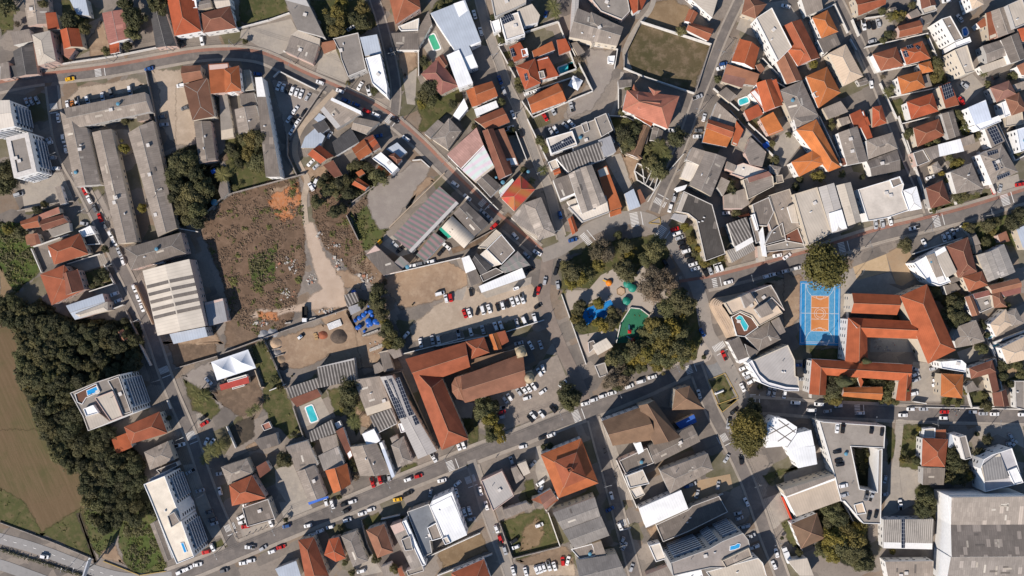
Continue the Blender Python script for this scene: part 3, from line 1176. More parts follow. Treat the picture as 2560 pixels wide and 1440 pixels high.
b f dk 8 240,950 580,1110 670,1450 740,1700 500,1790 390,1300 290,1220 150,1190 | charcoal flat roof with scattered pale patches above the square | 
+ s lf 8.2 240,965 290,990 210,1190 160,1180
b s gl 4 120,1215 290,1240 240,1330 90,1270
b s sw 6 760,1340 990,1260 1080,1560 870,1680 | corrugated grey sheet roof with pale ribs
b f gf 6 1260,1000 1510,920 1640,1380 1420,1500 
+ f gd 6.5 1060,1110 1260,1020 1320,1200 1240,1370 1110,1360
+ s lf 7 1480,1140 1560,1100 1620,1330 1540,1330
+ f wm 7 1060,1230 1090,1220 1140,1410 1120,1420
b f lf 10 1560,985 1840,900 2010,1450 1740,1600 | x
p pave 1330,330 1500,200 1660,370 1430,670 1310,540
p grass 1020,120 1110,90 1160,170 1080,220
p pave 850,380 960,210 1050,290 960,490
t d 800 870 14
t d 820 960 14
t g 870 1210 12
t g 1340 570 12
t g 1300 380 9
t g 1500 270 9
t g 1640 810 9
t y 250 1380 12
tarp_blue 1210 405 8
tarp_blue 1740 430 9
w w 2 900,130 1330,560 1290,640
w w 2 1000,140 1250,370
w g 2.5 780,-10 1040,290
b s or 4 890,1250 1020,1210 1030,1240 910,1270
T 1960 280 4.8
b h oo 7 140,210 390,85 685,660 530,720 | big orange hip roofed house with a wing and a blue tarp
+ h oo 7.1 85,600 340,465 500,500 480,620 180,780
b h rt 6 1060,-60 1170,-80 1235,130 1060,190
b s rt 5 840,10 960,-20 1060,310 990,335
b g gf 6 650,250 880,170 1010,590 760,640 | z
+ h gf 6 990,340 1300,245 1365,440 1010,570
b g gd 5 990,590 1360,450 1400,700 1050,770
b g gw 10 415,905 600,850 760,1400 570,1460 | x
+ s wm 10.5 540,1215 690,1170 760,1390 580,1440 
b g lf 10 630,880 800,840 930,1310 770,1370 | x
b f cw 7 890,930 1150,850 1400,780 1440,870 1420,960 1500,1180 1240,1270 1010,1310
+ f gf 7.3 1270,810 1390,770 1425,860 1310,910
+ h wm 6.5 1430,940 1590,890 1660,1160 1500,1190
b s bt 5 670,560 740,550 770,620 700,650
w w 3 640,360 700,560
w w 2 410,60 690,650
w w 2 1360,60 1740,1200
t y 405 770 17
t g 700 750 10
t d 140 900 10
t d 940 780 8
t g 570 170 10
t p 1330 1020 5
t d 190 810 9
b s gf 4 650,80 770,50 800,130 690,170
c s 1100 1350 -85
c s 1180 1340 -80
c w 1275 1310 -75
c w 1560 1390 15
T 2160 280 4.8
b h bo 5 590,190 900,80 965,280 640,420
b g gd 6 930,20 1070,-10 1155,280 1020,330 | x
b s wm 5 890,390 1160,320 1200,470 905,535
+ s gf 5 720,440 885,395 905,535 800,580
+ f gd 5 590,490 710,450 790,590 640,650
+ s gf 5 1165,320 1310,265 1340,370 1190,410
b h gf 4 810,640 880,590 945,690 840,740
b h bt 5 740,910 940,820 1040,1090 800,1160 | x
b h gf 6 1035,720 1290,610 1425,920 1110,980
b h gf 7 1390,510 1650,380 1850,720 1540,870 | grey hip roofed house carrying many scattered solar panels | r=h
sp 1470,480 1600,450 1610,490 1490,530
sp 1530,590 1575,580 1620,690 1580,710
sp 1600,570 1625,565 1670,670 1640,680
sp 1590,770 1740,710 1755,755 1600,820
b s gf 7 1450,200 1590,150 1690,350 1530,430 | x
sp 1470,205 1580,165 1670,350 1570,395
b f wb 8 1830,210 1960,170 2000,430 1880,480
+ f lf 4 1700,60 1900,-10 1920,140 1700,180
b f wm 11 1330,160 1620,40 1650,110 1390,220
p pave 940,560 1050,700 1000,740
p pave 1580,830 1850,740 1880,900 1540,980
p scrub 1100,40 1200,0 1320,240 1180,280
p pave 1660,160 1830,100 1850,500 1780,520
p grass 1050,980 1400,1000 1500,980 1100,1110
p grass 820,1160 1060,1080 1080,1120 830,1210
w w 2 430,150 760,70
w w 3 1345,490 1540,980
w w 2 970,740 1090,1110
w w 2.5 640,800 790,1210
w w 2 740,900 800,1170
w w 2 580,480 1170,320 1330,270
w w 2 1590,150 1790,590 1920,520
w w 2 440,270 600,700
t d 560 240 13
t g 520 280 9
t d 780 390 12
t g 870 350 12
t g 1030 550 11
t y 1090 630 12
t y 1140 600 12
t y 930 740 8
t g 1120 1000 14
t d 1200 1010 14
t g 1160 1060 10
t p 1360 990 10
t g 1370 280 10
t g 1240 180 12
t g 1150 60 10
t g 1200 110 10
t y 1270 210 10
t d 600 560 9
t g 990 820 7
t g 900 1150 7
t g 830 1180 8
t g 1840 490 9
t d 1010 1070 7
c w 795 785 20
c r 1550 940 -70
c s 1630 920 75
c r 1870 870 10
c s 1120 1415 20
c k 1780 220 60
c w 580 1390 15
T 880 480 3.6923
b s gd 5 120,580 215,490 460,720 290,770 | dark low shed with loose boards and white pipes on its roof
+ s mg 5 385,655 450,590 525,655 445,720
b s mo 7 590,580 760,370 860,440 670,645 | small lean-to with mauve and green striped sheets | 
b f gf 6.5 1240,530 1380,390 1505,540 1380,670
+ f lf 6 1160,515 1330,345 1380,385 1240,520
+ s lw 5 1180,580 1235,530 1385,665 1300,690
b g df 5.5 1110,620 1150,560 1300,690 1190,770 
+ f gd 5 1180,770 1330,700 1400,740 1210,830
b h mg 6 1360,700 1530,545 1645,675 1410,750
b s ww 5 1170,870 1570,700 1605,790 1195,930 | long bright white awning roof beside the parking ground
b s ww 4.5 1010,610 1080,585 1145,710 1050,750
b s gd 4 1060,740 1140,705 1200,830 1100,870
b f wm 3 1485,885 1535,870 1545,895 1495,912
tank 512 692 5
bx oy 235,460 260,435 280,460 250,490
p dirt 300,770 880,640 1050,750 1060,860 780,1000 640,1040 450,1080 350,950 280,870
p pave 750,800 880,760 1040,740 1060,880 1020,1000 800,980
p sand 540,1240 760,1060 1060,880 1180,930 1600,820 1720,900 1720,1080 1500,1180 1100,1260 560,1380
p pave 1190,930 1600,800 1660,780 1650,850 1240,980
p pave 370,400 270,480 440,600 560,560 
p scrub 40,170 150,160 220,320 340,350 200,500 100,540 60,350
p dirtd 0,600 110,580 300,780 230,880 0,700
p mud 1060,500 1330,340 1200,430 1100,530
p gravel 0,760 120,740 240,860 150,900 0,880
w w 2 300,770 1000,610
w w 2.5 780,1420 1420,1290 1770,1180
w g 2 1060,490 1330,340
t g 220 960 18
t g 240 1050 20
t d 200 1010 16
t g 270 1130 20
t y 300 1200 16
t g 330 1250 20
t g 360 1330 18
t d 300 1300 16
t g 420 1400 18
t y 330 1400 16
t d 240 900 18
t d 90 1030 12
t b 300 830 8
t d 560 1040 3
c s 400 485 -40
c k 450 525 40
c w 570 678 10
c g 640 660 10
c w 730 642 15
c k 820 555 50
c k 850 525 50
c w 875 503 -40
V w 810 937 15
c w 868 985 -75
c r 910 975 -80
c k 1098 925 -80
r rw 1040 1125 1083 1118 -72
c k 1160 1100 75
V w 1207 1090 -75
c w 1265 1078 -70
r kwkwww 1345 1065 1572 985 -72
c w 633 1393 -80
r sw 742 1365 798 1365 -80
c s 985 1318 -80
c w 1097 1292 -75
c s 1208 1270 -75
r ww 1325 1240 1375 1230 -72
c s 1523 1210 -75
V w 1590 1190 -65
V w 1685 1165 -75
c k 1690 930 75
c k 1715 1055 30
c w 500 1320 50
c s 1780 820 80
c k 1900 670 75
c k 1880 730 75
c w 1510 410 -45
c s 1610 580 -45
c w 1710 560 -30
c k 1640 720 30
c s 1540 1395 15
c w 1650 1415 -60
c s 1740 1410 -70
c s 1900 860 -80
T 1340 520 3.6923
t b 620 320 22
t b 560 400 26
t b 660 430 24
t y 580 520 20
t g 820 360 22
t y 860 430 16
t g 760 250 12
t g 1080 400 30
t g 1120 330 24
t g 1030 470 22
t g 820 570 26
t g 870 620 16
t g 330 600 26
t y 400 640 24
t y 320 690 22
t g 470 600 20
t g 270 540 16
t b 1060 600 24
t b 1140 680 28
t b 1030 720 26
t b 1200 620 24
t b 1100 800 24
t b 1250 720 24
t g 1300 850 30
t g 1220 920 28
t g 1380 900 24
t g 1280 960 20
t d 1330 800 20
t y 1080 1090 24
t g 1160 1150 28
t y 1250 1100 26
t g 1330 1180 26
t y 1180 1260 28
t g 1290 1300 30
t y 1400 1280 24
t g 1080 1220 22
t d 1000 1280 22
t g 1000 1150 18
t d 1090 1350 26
t g 900 1300 22
t g 820 1370 22
t d 760 1400 22
t g 1200 1390 26
t y 970 1390 22
t g 1350 1370 22
t d 700 1380 16
t p 1380 1120 14
t g 400 900 16
t d 380 960 14
t y 360 1020 14
t g 420 1090 16
t y 580 880 14
t y 620 1080 18
t g 680 1060 18
t y 560 1060 12
t g 720 1000 14
t g 700 950 12
t y 700 1100 12
t b 770 960 12
t y 1430 300 12
t y 1500 380 12
t g 1470 420 10
t y 1560 500 14
t g 1620 480 12
t y 1700 460 10
p parkpave 270,760 480,760 600,620 720,560 900,640 1000,500 1240,640 1300,1000 1050,1020 900,920 780,960 560,860 300,950
p grass 330,960 400,830 560,860 740,780 760,900 720,1100 530,1190 400,1150
p parkpave 380,1180 480,1160 760,1110 730,1240 480,1380 
p grass 740,1000 1000,900 1500,900 1540,1200 1480,1390 1100,1440 650,1440 640,1380 740,1240
p grass 240,520 340,470 500,330 1100,250 1240,400 1180,560 900,640 720,560 540,740 400,740 240,740
p bluefloor 430,1000 450,935 540,895 560,940 620,930 630,870 690,845 715,890 680,1010 640,1025 570,1000 470,1085
p greenfloor 735,1200 780,1060 870,920 960,930 1040,990 1000,1080 980,1230 740,1250
p grass 1350,160 1440,170 1550,470 1740,430 1770,560 1700,600 1500,520 1430,380
p pave 1250,220 1350,200 1500,560 1560,620 1330,560 1220,380
b g li 4 520,1270 650,1200 710,1280 570,1360 | park kiosk with a corrugated pitched roof on the paved corner
b f gd 3.5 480,1240 530,1220 560,1270 490,1340 
play orange_dome 675 690
play carousel 845 700
play carousel 890 740
play hexagon 785 770
play carousel 835 860
play slide 860 1140
play swing 905 1190
play slide 890 1220
w w 1 740,1240 780,1060 870,920 960,930 1040,990
c k 215 510 75
c w 203 535 75
c k 180 600 75
c s 85 670 75
c r 20 760 75
c k 25 900 30
r rwskkwkkww 1280 195 1470 560 18
c s 1610 580 -70
V w 1665 555 -70
V w 1705 545 -70
c k 1560 590 -60
c w 1775 685 15
c b 1535 1150 -60
c r 1735 1360 -65
c b 340 295 15
c w 50 1285 -75
c k 1195 510 -60
hu 1555 1380
hu 1590 1395
hu 540 960
moto 200,700
moto 205,790
moto 210,740
w w 1 235,800 460,1440
w y .4 1040,140 1140,90 1150,150 1040,140
T 1720 480 4.5714
b s sr 5 440,670 740,570 770,660 500,810
+ f gd 5 890,260 1010,230 1060,430 960,470
b f gf 5 700,300 760,260 830,560 780,590 | 
+ s ww 5 810,460 860,390 900,740 850,730
+ s lf 4.5 790,620 870,610 900,740 800,750
+ f gd 6 960,440 1080,350 1120,540 870,610
b f bt 5.5 1090,440 1250,390 1330,600 1120,560 | z
+ f cd 5 1120,560 1310,540 1340,640 890,690 880,620 
b s lf 4 800,750 880,740 880,790 800,800
b f rw 8 1225,20 1265,25 1410,500 1360,510
p dirt 850,1050 1280,940 1290,1200 1290,1440 1120,1440 1000,1200 980,1080
t f 1570 860 52
c w 1020 725 10
c w 1130 735 35
c w 465 1030 15
r wwgwgw 905 960 1240 870 15
c w 440 240 5
r ggw 255 900 380 850 -72
T 2080 520 4
b f wm 8 815,550 1020,440 1190,740 1080,780 960,740 | white walled modern house with a grey flat roof strip and a big pale roof
+ s gf 8.2 935,480 1020,450 1140,730 1070,750
+ s lf 8.4 1020,440 1130,380 1245,640 1140,700
b s gd 5 1170,710 1260,670 1290,720 1190,760
b s gd 4 1120,780 1240,750 1290,810 1150,870
b h bt 7 1140,380 1360,290 1450,640 1260,700
+ h bt 7.1 1250,640 1340,565 1450,620 1280,700
b h bo 6 1305,690 1500,630 1560,770 1370,840
b g gw2 6 1590,430 1690,690 1560,740 1450,470 | x
+ g gw2 6 1720,360 1835,640 1690,700 1590,430
b g br 6 1560,780 1860,700 1900,790 1600,860 | x
+ s rp 5.5 1680,840 1890,790 1890,850 1730,890
b h br 6 1600,870 1680,830 1750,990 1620,1000
b g br 5.5 1325,890 1400,870 1480,1060 1400,1085
+ s rp 5 1410,860 1570,820 1590,870 1430,910
+ f cd 4.5 1430,910 1590,870 1620,990 1480,1050
b s gf 4 1390,300 1440,265 1490,360 1420,380
b s gd 4 1420,380 1480,370 1500,440 1440,460
b s br 4 1655,270 1740,230 1780,330 1690,355
b s bm 5 1840,210 1960,160 2000,380 1920,420
b h gf 5 1270,1180 1440,1120 1530,1330 1400,1370 1240,1400 1215,1290
b h tn 6 1580,1160 1740,1010 1800,1160 1640,1290
+ h gf 6 1740,1050 1840,1000 1920,1150 1800,1180
b h tn 6 1690,1400 1960,1270 2000,1500 1750,1560
b g or 9 200,850 680,870 650,1070 190,1050 | school wing with a two-tone orange gabled roof | x
b g or 9 160,1095 800,1130 860,1310 290,1290 | x
b h or 10 680,880 950,760 1240,1420 960,1560 | long diagonal orange hip roofed school building
b g or 9 160,1095 350,1250 360,1560 130,1530 | y
pl pool 1540,1220 1590,1210 1605,1290 1560,1305
pl pool 1605,1370 1670,1355 1690,1440 1620,1450
p courtred 210,590 540,460 580,630 250,725
p pave 90,770 210,590 250,725 580,640 640,760 200,750
p courtdirt 540,460 650,400 780,440 870,680 700,780 640,760
p asph 390,1300 860,1330 900,1440 380,1440
p grass 960,770 1120,780 1330,880 1400,1090 1240,1200 1060,900
p grass 80,1090 140,1110 130,1330 90,1320
p pave 870,400 1080,270 1290,200 1370,280 900,430
p scrub 1290,200 1600,100 1840,60 1920,400 1720,360 1500,420 1440,240
w w 2 1270,180 1370,290
w w 2.5 1290,700 1360,850
w w 2 1360,280 1560,740
w w 2 1520,1280 1610,1440
w w 2 1600,1350 1920,1230
w w 2 800,460 1280,300
w w 3 150,850 130,1440
t g 740 370 21
t g 815 520 7
t g 1380 200 14
t y 1340 180 10
t g 1550 180 18
t y 1600 230 12
t d 1640 140 14
t d 1540 340 14
t d 1820 150 22
t g 1870 110 20
t d 1880 60 20
t g 1050 850 12
t d 1070 900 10
t g 1190 920 18
t d 1250 960 20
t g 1180 1060 22
t d 1270 1080 20
t g 1330 1110 14
t d 1210 1150 18
t d 1300 920 14
t g 1690 720 8
t g 1750 980 10
t d 1520 1180 10
t d 1550 1270 10
t g 1500 1390 10
t d 1500 1140 8
t y 1730 1000 8
r wwsw 1120 300 1255 240 -70
c w 920 350 -65
c w 438 165 -80
hu 440 1340
hu 470 1310
hu 455 1370
hu 490 1330
hu 430 1390
hu 480 1385
hu 550 1390
hu 520 1420
hu 610 1350
hu 625 1370
hu 460 1410
hu 560 1420
hu 590 1425
hu 500 1295
hu 425 1310
T 480 560 4
p dirtroad 1115,-20 1210,-20 1300,240 1400,420 1520,600 1540,820 1440,840 1200,840 900,900 800,960 600,920 650,860 900,850 1150,780 1290,640 1220,420 1150,180
p dirt 1400,460 1560,460 1700,580 1680,640 1520,640
p dirt 1180,840 1540,830 1700,1240 1750,1250 1720,1440 1300,1440 1400,1290 1240,1380 1100,1440 850,1440 750,1180 1100,1060 1340,1000
p dirt 1550,860 1640,1080 1700,1440 2100,1440 1960,1100 1700,1120
p mud 340,880 640,860 880,960 860,1060 650,1120 640,1200 340,1230
p clay 660,880 860,890 860,960 680,950
p mud 0,1040 240,1030 250,1300 0,1390
p scrubdry 1230,-20 1590,-20 1720,280 1800,420 1800,600 1660,560 1480,360 1330,240
p grass 620,1220 760,1190 840,1440 640,1440
s dark 560,330 840,240 820,560 620,640
rub 1250,50 1300,160 1240,60 4
rub 900,380 1050,330 1020,460 14
rub 1180,500 1250,560 1150,600 8
rub 1380,240 1470,200 1320,190 6
rub 1450,340 1500,480 1420,440 9
rub 1680,490 1740,600 1840,610 12
rub 950,620 1000,720 880,760 8
rub 1300,870 1430,860 1380,900 12
rub 650,960 760,1010 600,1000 10
rub 1790,1250 1850,1300 1900,1190 7
drum 1620 665 30
drum 1680 940 28
drum 1720 910 28
drum 1650 960 24
drum 1790 880 28
drum 1770 970 34
drum 1790 1000 26
drum 1840 975 34
drum 1690 1010 26
drum 1660 1035 26
drum 1770 830 20
drum 1800 925 24
drum 1725 1072 16
drum 1745 890 22
drum 1860 990 22
drum 1765 1015 22
drum 1705 935 22
pile sand 830 1200 75
pile gravel 840 1290 55
pile sandd 880 1360 55
pile grey 720 1110 60
pile grey 810 1085 55
pile dark 1470 1130 85
pile red 1310 1110 50
pile dark 910 1420 50
b s sw 4 1520,710 1630,680 1665,775 1550,830 | small corrugated shed at the edge of the builders' yard
+ s gl 3.5 1560,830 1665,795 1690,860 1590,910
stack pipe 1350,1000 1480,950 1500,1010 1380,1060
stack block 1700,1110 1860,1050 1870,1070 1710,1125
stack plank 1770,1250 1920,1190 1930,1220 1780,1280
stack timber 1210,1095 1240,1085 1270,1150 1240,1160
stack block 1170,945 1240,930 1245,950 1180,965
stack block 930,985 990,975 995,995 935,1000
truck tipper 1130 905 90
bobcat w 1085 1130 40
w g 2 890,1080 1550,850
w g 2 320,1290 890,1080
w g 2 740,1180 860,1440
w g 1 760,1270 880,1240
w g 1 790,1340 920,1300
T 0 560 4.8
s lush -20,-20 250,0 390,300 470,520 370,640 200,820 110,700 0,470
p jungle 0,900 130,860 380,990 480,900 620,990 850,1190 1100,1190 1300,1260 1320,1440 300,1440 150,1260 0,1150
F d 17 15 20,900 130,870 380,1000 600,1010 850,1220 1080,1200 1250,1260 1280,1420 300,1420 170,1250 20,1150
F g 30 13 100,900 360,1010 420,1200 250,1200
T 0 820 4
b t cd 21 700,650 965,540 1195,465 1330,850 880,1030 830,890 | apartment block with a blue rooftop pool and a right side of striped balconies
+ f lf 22.5 945,700 1125,630 1225,885 1105,935
+ f bd 21.6 745,660 960,555 1000,640 860,700 820,765 770,745
+ s lf 21.9 850,890 985,850 1100,935 905,1010
+ f wm 23 830,810 930,770 985,850 860,885
+ f gd 21.7 1075,530 1185,485 1310,840 1232,865 1130,625
roofpool2 860,625 965,580 985,640 870,680
b h ro 6 1240,990 1595,835 1675,1050 1310,1160
+ s or 5 1110,1110 1260,1050 1325,1190 1170,1260
b h gf 5 1440,1240 1680,1130 1745,1320 1500,1420
b g br 4 1160,60 1230,10 1290,100 1220,150
p turf -20,-20 100,-20 200,200 160,450 300,800 380,1000 560,1200 650,1440 -20,1440
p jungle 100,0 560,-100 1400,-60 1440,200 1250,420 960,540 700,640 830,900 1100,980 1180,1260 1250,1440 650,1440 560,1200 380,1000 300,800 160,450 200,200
F d 17 16 200,250 560,-60 1000,0 1350,100 1400,380 1150,450 950,520 700,600 560,640 300,600 190,500
F g 20 17 180,300 400,0 620,60 640,350 700,600 690,660 750,800 500,800 340,760 250,560
F d 17 17 350,780 750,800 840,940 880,1040 1090,1000 1120,1150 1160,1280 1150,1440 700,1440 600,1280 450,1080
F y 40 14 250,400 600,200 650,600 300,740
F g 30 17 500,1150 1100,1150 1180,1400 720,1420
c w 1800 1170 15
t d 1690 900 8
w w 2.5 1410,150 1520,370
w w 2.5 1690,720 1720,800
T 0 1080 4
b g gd 4 1500,920 1580,880 1720,1270 1650,1300 | x
b f gd 4 1560,380 1760,300 1780,340 1600,420
p turf -20,-20 520,-20 640,260 840,480 830,740 950,1180 560,1060 250,950 -20,870
p grass 0,560 240,700 420,1000 800,760 960,1260 560,1080 200,960 -20,880
p scrub 840,780 1300,620 1560,860 1660,1310 1640,1400 1400,1430 1260,1330 1180,1020 1000,1240 900,1100
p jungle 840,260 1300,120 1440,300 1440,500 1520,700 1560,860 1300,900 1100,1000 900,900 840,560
p grass 1200,900 1480,880 1640,1340 1300,1400 1240,1300
s lush 1240,920 1480,900 1640,1330 1320,1390
p clay2 600,240 640,250 630,280 600,270
p dirt 1010,1200 1130,1110 1230,1310 1050,1260
p mudd 770,820 800,810 970,1300 950,1330
F d 18 17 850,420 1260,200 1440,330 1430,500 1320,600 1280,760 1020,760 860,640
F g 22 17 880,500 1050,460 1060,760 880,760
F d 20 14 860,760 1250,640 1480,860 1240,900 1000,1000
w g .8 0,900 300,1010 560,1110 940,1270
w y .6 1040,1290 1400,1430 1660,1390
bill 990 1240
guard 0,1170 380,1290 820,1430 900,1460
lamp 690 1355
lamp 810 1350
lamp 20 1050
c w 445 1245 -10
c w 1800 1400 25
c w 1880 1365 25
T 420 820 4
tent2 430,340 800,215 880,400 490,525 | large white twin-peaked marquee tent above a red roofed food stall
b s rd 3 515,570 800,480 815,550 530,625
+ f lw 3 590,520 780,465 790,490 600,545
+ f lw 2.5 640,595 760,560 765,580 645,615
b s sw 5 1180,600 1490,500 1520,595 1225,705 
+ s sw 5.5 1490,390 1860,300 1885,520 1510,600
b s bt 5 1220,710 1490,610 1535,680 1290,790
b s sw 4.5 1410,1040 1630,920 1680,1050 1430,1140
b s bt 4.5 1680,1030 1750,990 1850,1280 1810,1320
b f rr 2 930,970 1010,935 1040,1000 960,1030
b s gd 4 860,1120 1080,1050 1110,1170 930,1220
b s gf 5 1175,1190 1390,1125 1430,1200 1210,1260
+ s gf 4.6 1220,1250 1430,1200 1500,1370 1280,1430
b s gp 5 1500,1280 1690,1190 1760,1360 1560,1430
+ s gf 4.5 1510,1110 1680,1060 1700,1190 1550,1250
b s gf 5 530,1390 790,1310 850,1440 590,1530
b s bt 4.5 880,1390 980,1330 1030,1420 920,1500
b f wm 3 1665,955 1715,930 1740,985 1690,1010
pl pool 1375,795 1440,770 1500,920 1430,945
p pave 1280,800 1530,690 1630,890 1340,1000
p gravel 150,480 430,330 500,560 380,620 600,780 520,800 440,680 300,600
p grass 160,520 250,560 480,700 520,800 430,900 250,820
p mud 450,640 880,480 960,740 720,880 560,780
p grass 850,200 1000,160 1180,620 1260,860 1370,1080 1220,1100 1040,960 950,760 960,560
p mudd 640,980 860,880 860,1080 700,1190 620,1040
p pave 280,860 360,840 420,930 330,990 300,1000
p grass 1600,620 1720,580 1880,700 1920,1000 1880,1060 1780,860 1680,880
p dirt 780,1190 940,1110 1100,1170 800,1230
p mud 0,150 470,40 490,270 90,390
w w 2.5 600,980 690,1190
w w 2.5 1030,620 1180,560
w s 2 880,420 940,590 970,590
w g 2 1000,180 1180,600
w g 2 90,400 500,280
w g 2 1260,790 1360,1080 
t p 280 640 18
t p 360 680 18
t p 300 740 16
t d 380 640 12
t g 1060 520 14
t d 1120 600 10
t p 820 840 14
t p 880 800 12
t p 420 1220 18
t p 520 1180 18
t p 370 1310 16
t p 480 1250 12
t g 1150 1310 18
t d 1200 1340 14
t d 1800 700 20
t d 1760 760 16
t y 1760 800 12
t d 1850 740 16
t p 1880 940 14
t g 1830 1350 10
t g 1440 1165 8
t g 1800 560 10
t g 930 170 12
t d 1260 1060 10
t d 1240 480 3
c r 365 955 30
c k 350 900 35
c w 385 1135 70
c w 440 1140 55
c w 125 1175 15
c w 405 530 -45
T 340 1080 4
b t cr 20 75,525 285,440 400,745 430,790 455,900 580,1250 405,1320 315,1110 215,860 130,650 | cream roofed hotel tower with an oval rooftop pool and rows of dark windows
+ f gf 22 310,840 380,800 440,900 350,960
roofpool2 440,1110 475,1105 510,1200 480,1215
b h gf 5 850,350 1110,265 1165,420 920,530
b h ro 6 930,530 1160,430 1300,660 960,740
b f gd 6 1060,760 1320,670 1390,870 1110,950
b g gf 5 1780,330 1900,640 1730,700 1610,400 | x
+ s aw 3.5 1720,705 1920,640 1925,660 1730,730
b s bm 5 1390,1370 1600,1290 1650,1440 1450,1480
p pave 1390,380 1560,300 1740,720 1790,800 1480,870 1430,700 1500,700 1400,540
p grass 780,1110 880,1070 920,1130 820,1180
p pave 1010,840 1110,960 1400,880 1440,940 1080,1080 1050,1000
p pave 470,330 570,320 760,720 900,1010 760,1060 640,820
w w 2.5 1240,520 1400,860
t g 1490 270 13
t d 1450 310 12
t d 1540 230 10
t g 1500 880 8
c s 545 395 30
c s 570 375 30
c s 845 415 10
c w 840 590 -75
c s 640 585 15
c g 730 800 15
c s 735 835 15
c g 760 875 15
c s 780 915 15
c w 1050 850 30
c w 1060 900 15
c r 1095 945 10
c w 1105 730 20
c w 1345 905 -70
c w 1140 1150 0
c r 1450 1150 15
c w 1360 1195 20
c s 1270 1160 30
c w 1720 935 15
c w 1075 1310 10
c w 1150 1285 5
c w 1765 1030 15
c w 1840 990 20
c w 615 1325 10
c w 440 1400 10
c w 520 1360 15
c w 765 1155 -65
c r 700 1200 15
c g 880 1385 15
c w 1900 700 -75
c b 1505 940 15
hu 1110 1035
hu 1175 1010
hu 1225 990
hu 1270 970
hu 1315 950
T 860 800 4
b g ro 8 612,390 1215,220 1262,470 760,655 | rust tiled parish hall whose left wing runs down to the avenue, beside the church
+ h ro 8.2 1218,215 1402,170 1456,325 1262,395
+ h ro 8.4 650,445 985,590 1245,1190 978,1302
b g oo 6 1440,150 1530,125 1580,290 1500,300
+ s ro 6 1530,125 1610,105 1650,215 1570,260
b g br 10 1170,560 1790,330 1825,660 1200,820 | brown tiled church with a rounded apse and two stone bell towers
+ h br 9.6 1185,555 1110,575 1075,640 1082,720 1130,790 1195,805 1260,690
+ s dt 6 1250,400 1720,290 1745,340 1265,520
+ s br 6 1185,770 1350,735 1360,790 1210,830
steeple 1770 325
steeple 1855 585
b g lg 8 480,555 930,1310 740,1390 360,570 | x
sp 400,605 470,585 625,970 550,990
sp 510,585 555,570 700,945 650,960
sp 680,965 715,950 755,1035 715,1055
b s gf 6 100,600 360,560 480,880 230,960 | pale sheet roofed shed with narrow skylights by the long solar panelled building
+ s sw 5.5 255,960 480,880 530,1040 330,1140
b s gd 5 350,320 440,300 500,500 400,520
b s gf 5 430,300 555,275 580,360 500,390
b s gf 5 290,450 350,420 410,500 310,550
b f wm 5 540,1040 590,1030 620,1115 570,1130
w s 1.5 360,560 580,510 940,1290
w w 2 560,345 1200,180
p pave 1100,800 1300,830 1240,1200 1150,960
p cobble 1300,700 1800,580 1900,640 2100,900 1500,1150 1300,1050
p grass 1180,980 1340,1000 1330,1260 1250,1230
p dirt 100,800 230,900 270,1080 180,1060
t g 1400 880 28
t y 1450 980 22
t g 1370 940 20
t d 1480 860 20
t y 1540 1100 20
t g 1480 1150 22
t y 1560 1170 16
t g 1460 1060 18
t p 100 1020 18
t p 180 860 16
t d 50 700 26
t g 60 780 20
t d 40 900 16
t d 1270 1090 10
c s 1745 235 15
c s 1875 270 -70
c s 1750 720 -55
c w 1800 695 -55
c w 1845 680 -55
c w 1900 665 -55
c w 1655 770 -55
c s 1610 795 -55
c w 1830 780 15
c s 1560 880 10
c r 1580 920 10
c s 1565 970 10
c w 1890 955 -50
c k 1865 985 -50
c w 1145 1260 -70
c w 1195 1250 -70
c w 895 1375 -60
c w 1790 1265 10
c s 1675 1405 -70
hu 1520 1375
T 780 1080 4
b g gf 6 640,110 790,420 480,440 385,150 | x
+ s wm 6.2 500,20 620,-30 680,90 560,160
+ s wb 6.5 670,110 700,100 830,440 800,460
b h gf 6 790,130 910,50 1005,295 860,355 
+ s gf 5 780,60 850,30 870,80 800,110
b g ot 5 350,315 390,520 215,615 130,385 | z
b f wm 12 1175,740 1200,690 1400,600 1550,1030 1380,1110 1310,1060 | 
+ s ww 12.2 1180,745 1390,640 1550,1020 1380,1110 
+ f cw 13.5 1300,1070 1350,1045 1385,1110 1330,1130
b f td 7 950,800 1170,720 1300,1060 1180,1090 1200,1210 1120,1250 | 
+ f gf 8 1150,960 1240,910 1300,1060 1200,1090
b s gp 8 780,940 890,900 1110,1330 1000,1380 
+ f cd 9 890,1080 980,1040 1010,1180 930,1190
+ f wm 8.3 900,900 940,880 1140,1330 1100,1340
b h br 7 540,980 720,920 815,1200 655,1260 | brown hip roofed house with white gutters next to the blue shaded terrace | 
b h gf 5.5 290,1040 440,990 560,1290 410,1350 
b h rt 6 120,1230 170,1070 270,1050 340,1260 240,1300 
+ h ro 6 -140,1080 20,1050 170,1440 -40,1600
b h ro 6 1390,1410 1720,1270 1800,1500 1450,1600
b f cd 5 940,1390 1100,1330 1120,1390 960,1440
b s gf 4 690,1350 790,1310 860,1440 720,1460
b f lg 6 1690,490 1900,390 2020,640 1810,790
b s gf 4 1830,770 1900,740 1940,860 1870,890
b s bo 4 850,1370 890,1350 930,1440 880,1450
p dry 1270,1180 1690,1010 1760,1190 1310,1360
p grass 500,890 660,810 700,880 540,960
p grass 880,360 1040,310 1060,360 900,420
p pave 390,1300 600,1240 700,1400 500,1440
w w 2.5 1170,1230 1680,1000
w w 2.5 1260,1420 1800,1210
w w 2.5 700,860 880,820
w g 2 500,880 560,1120 640,1270
t d 430 370 10
t b 440 450 10
t d 380 270 10
t g 270 650 8
t g 640 1270 12
t g 820 1370 14
t d 290 970 12
t g 330 1310 8
t g 960 1290 5
t d 910 860 7
t g 400 1410 10
c w 1210 260 -60
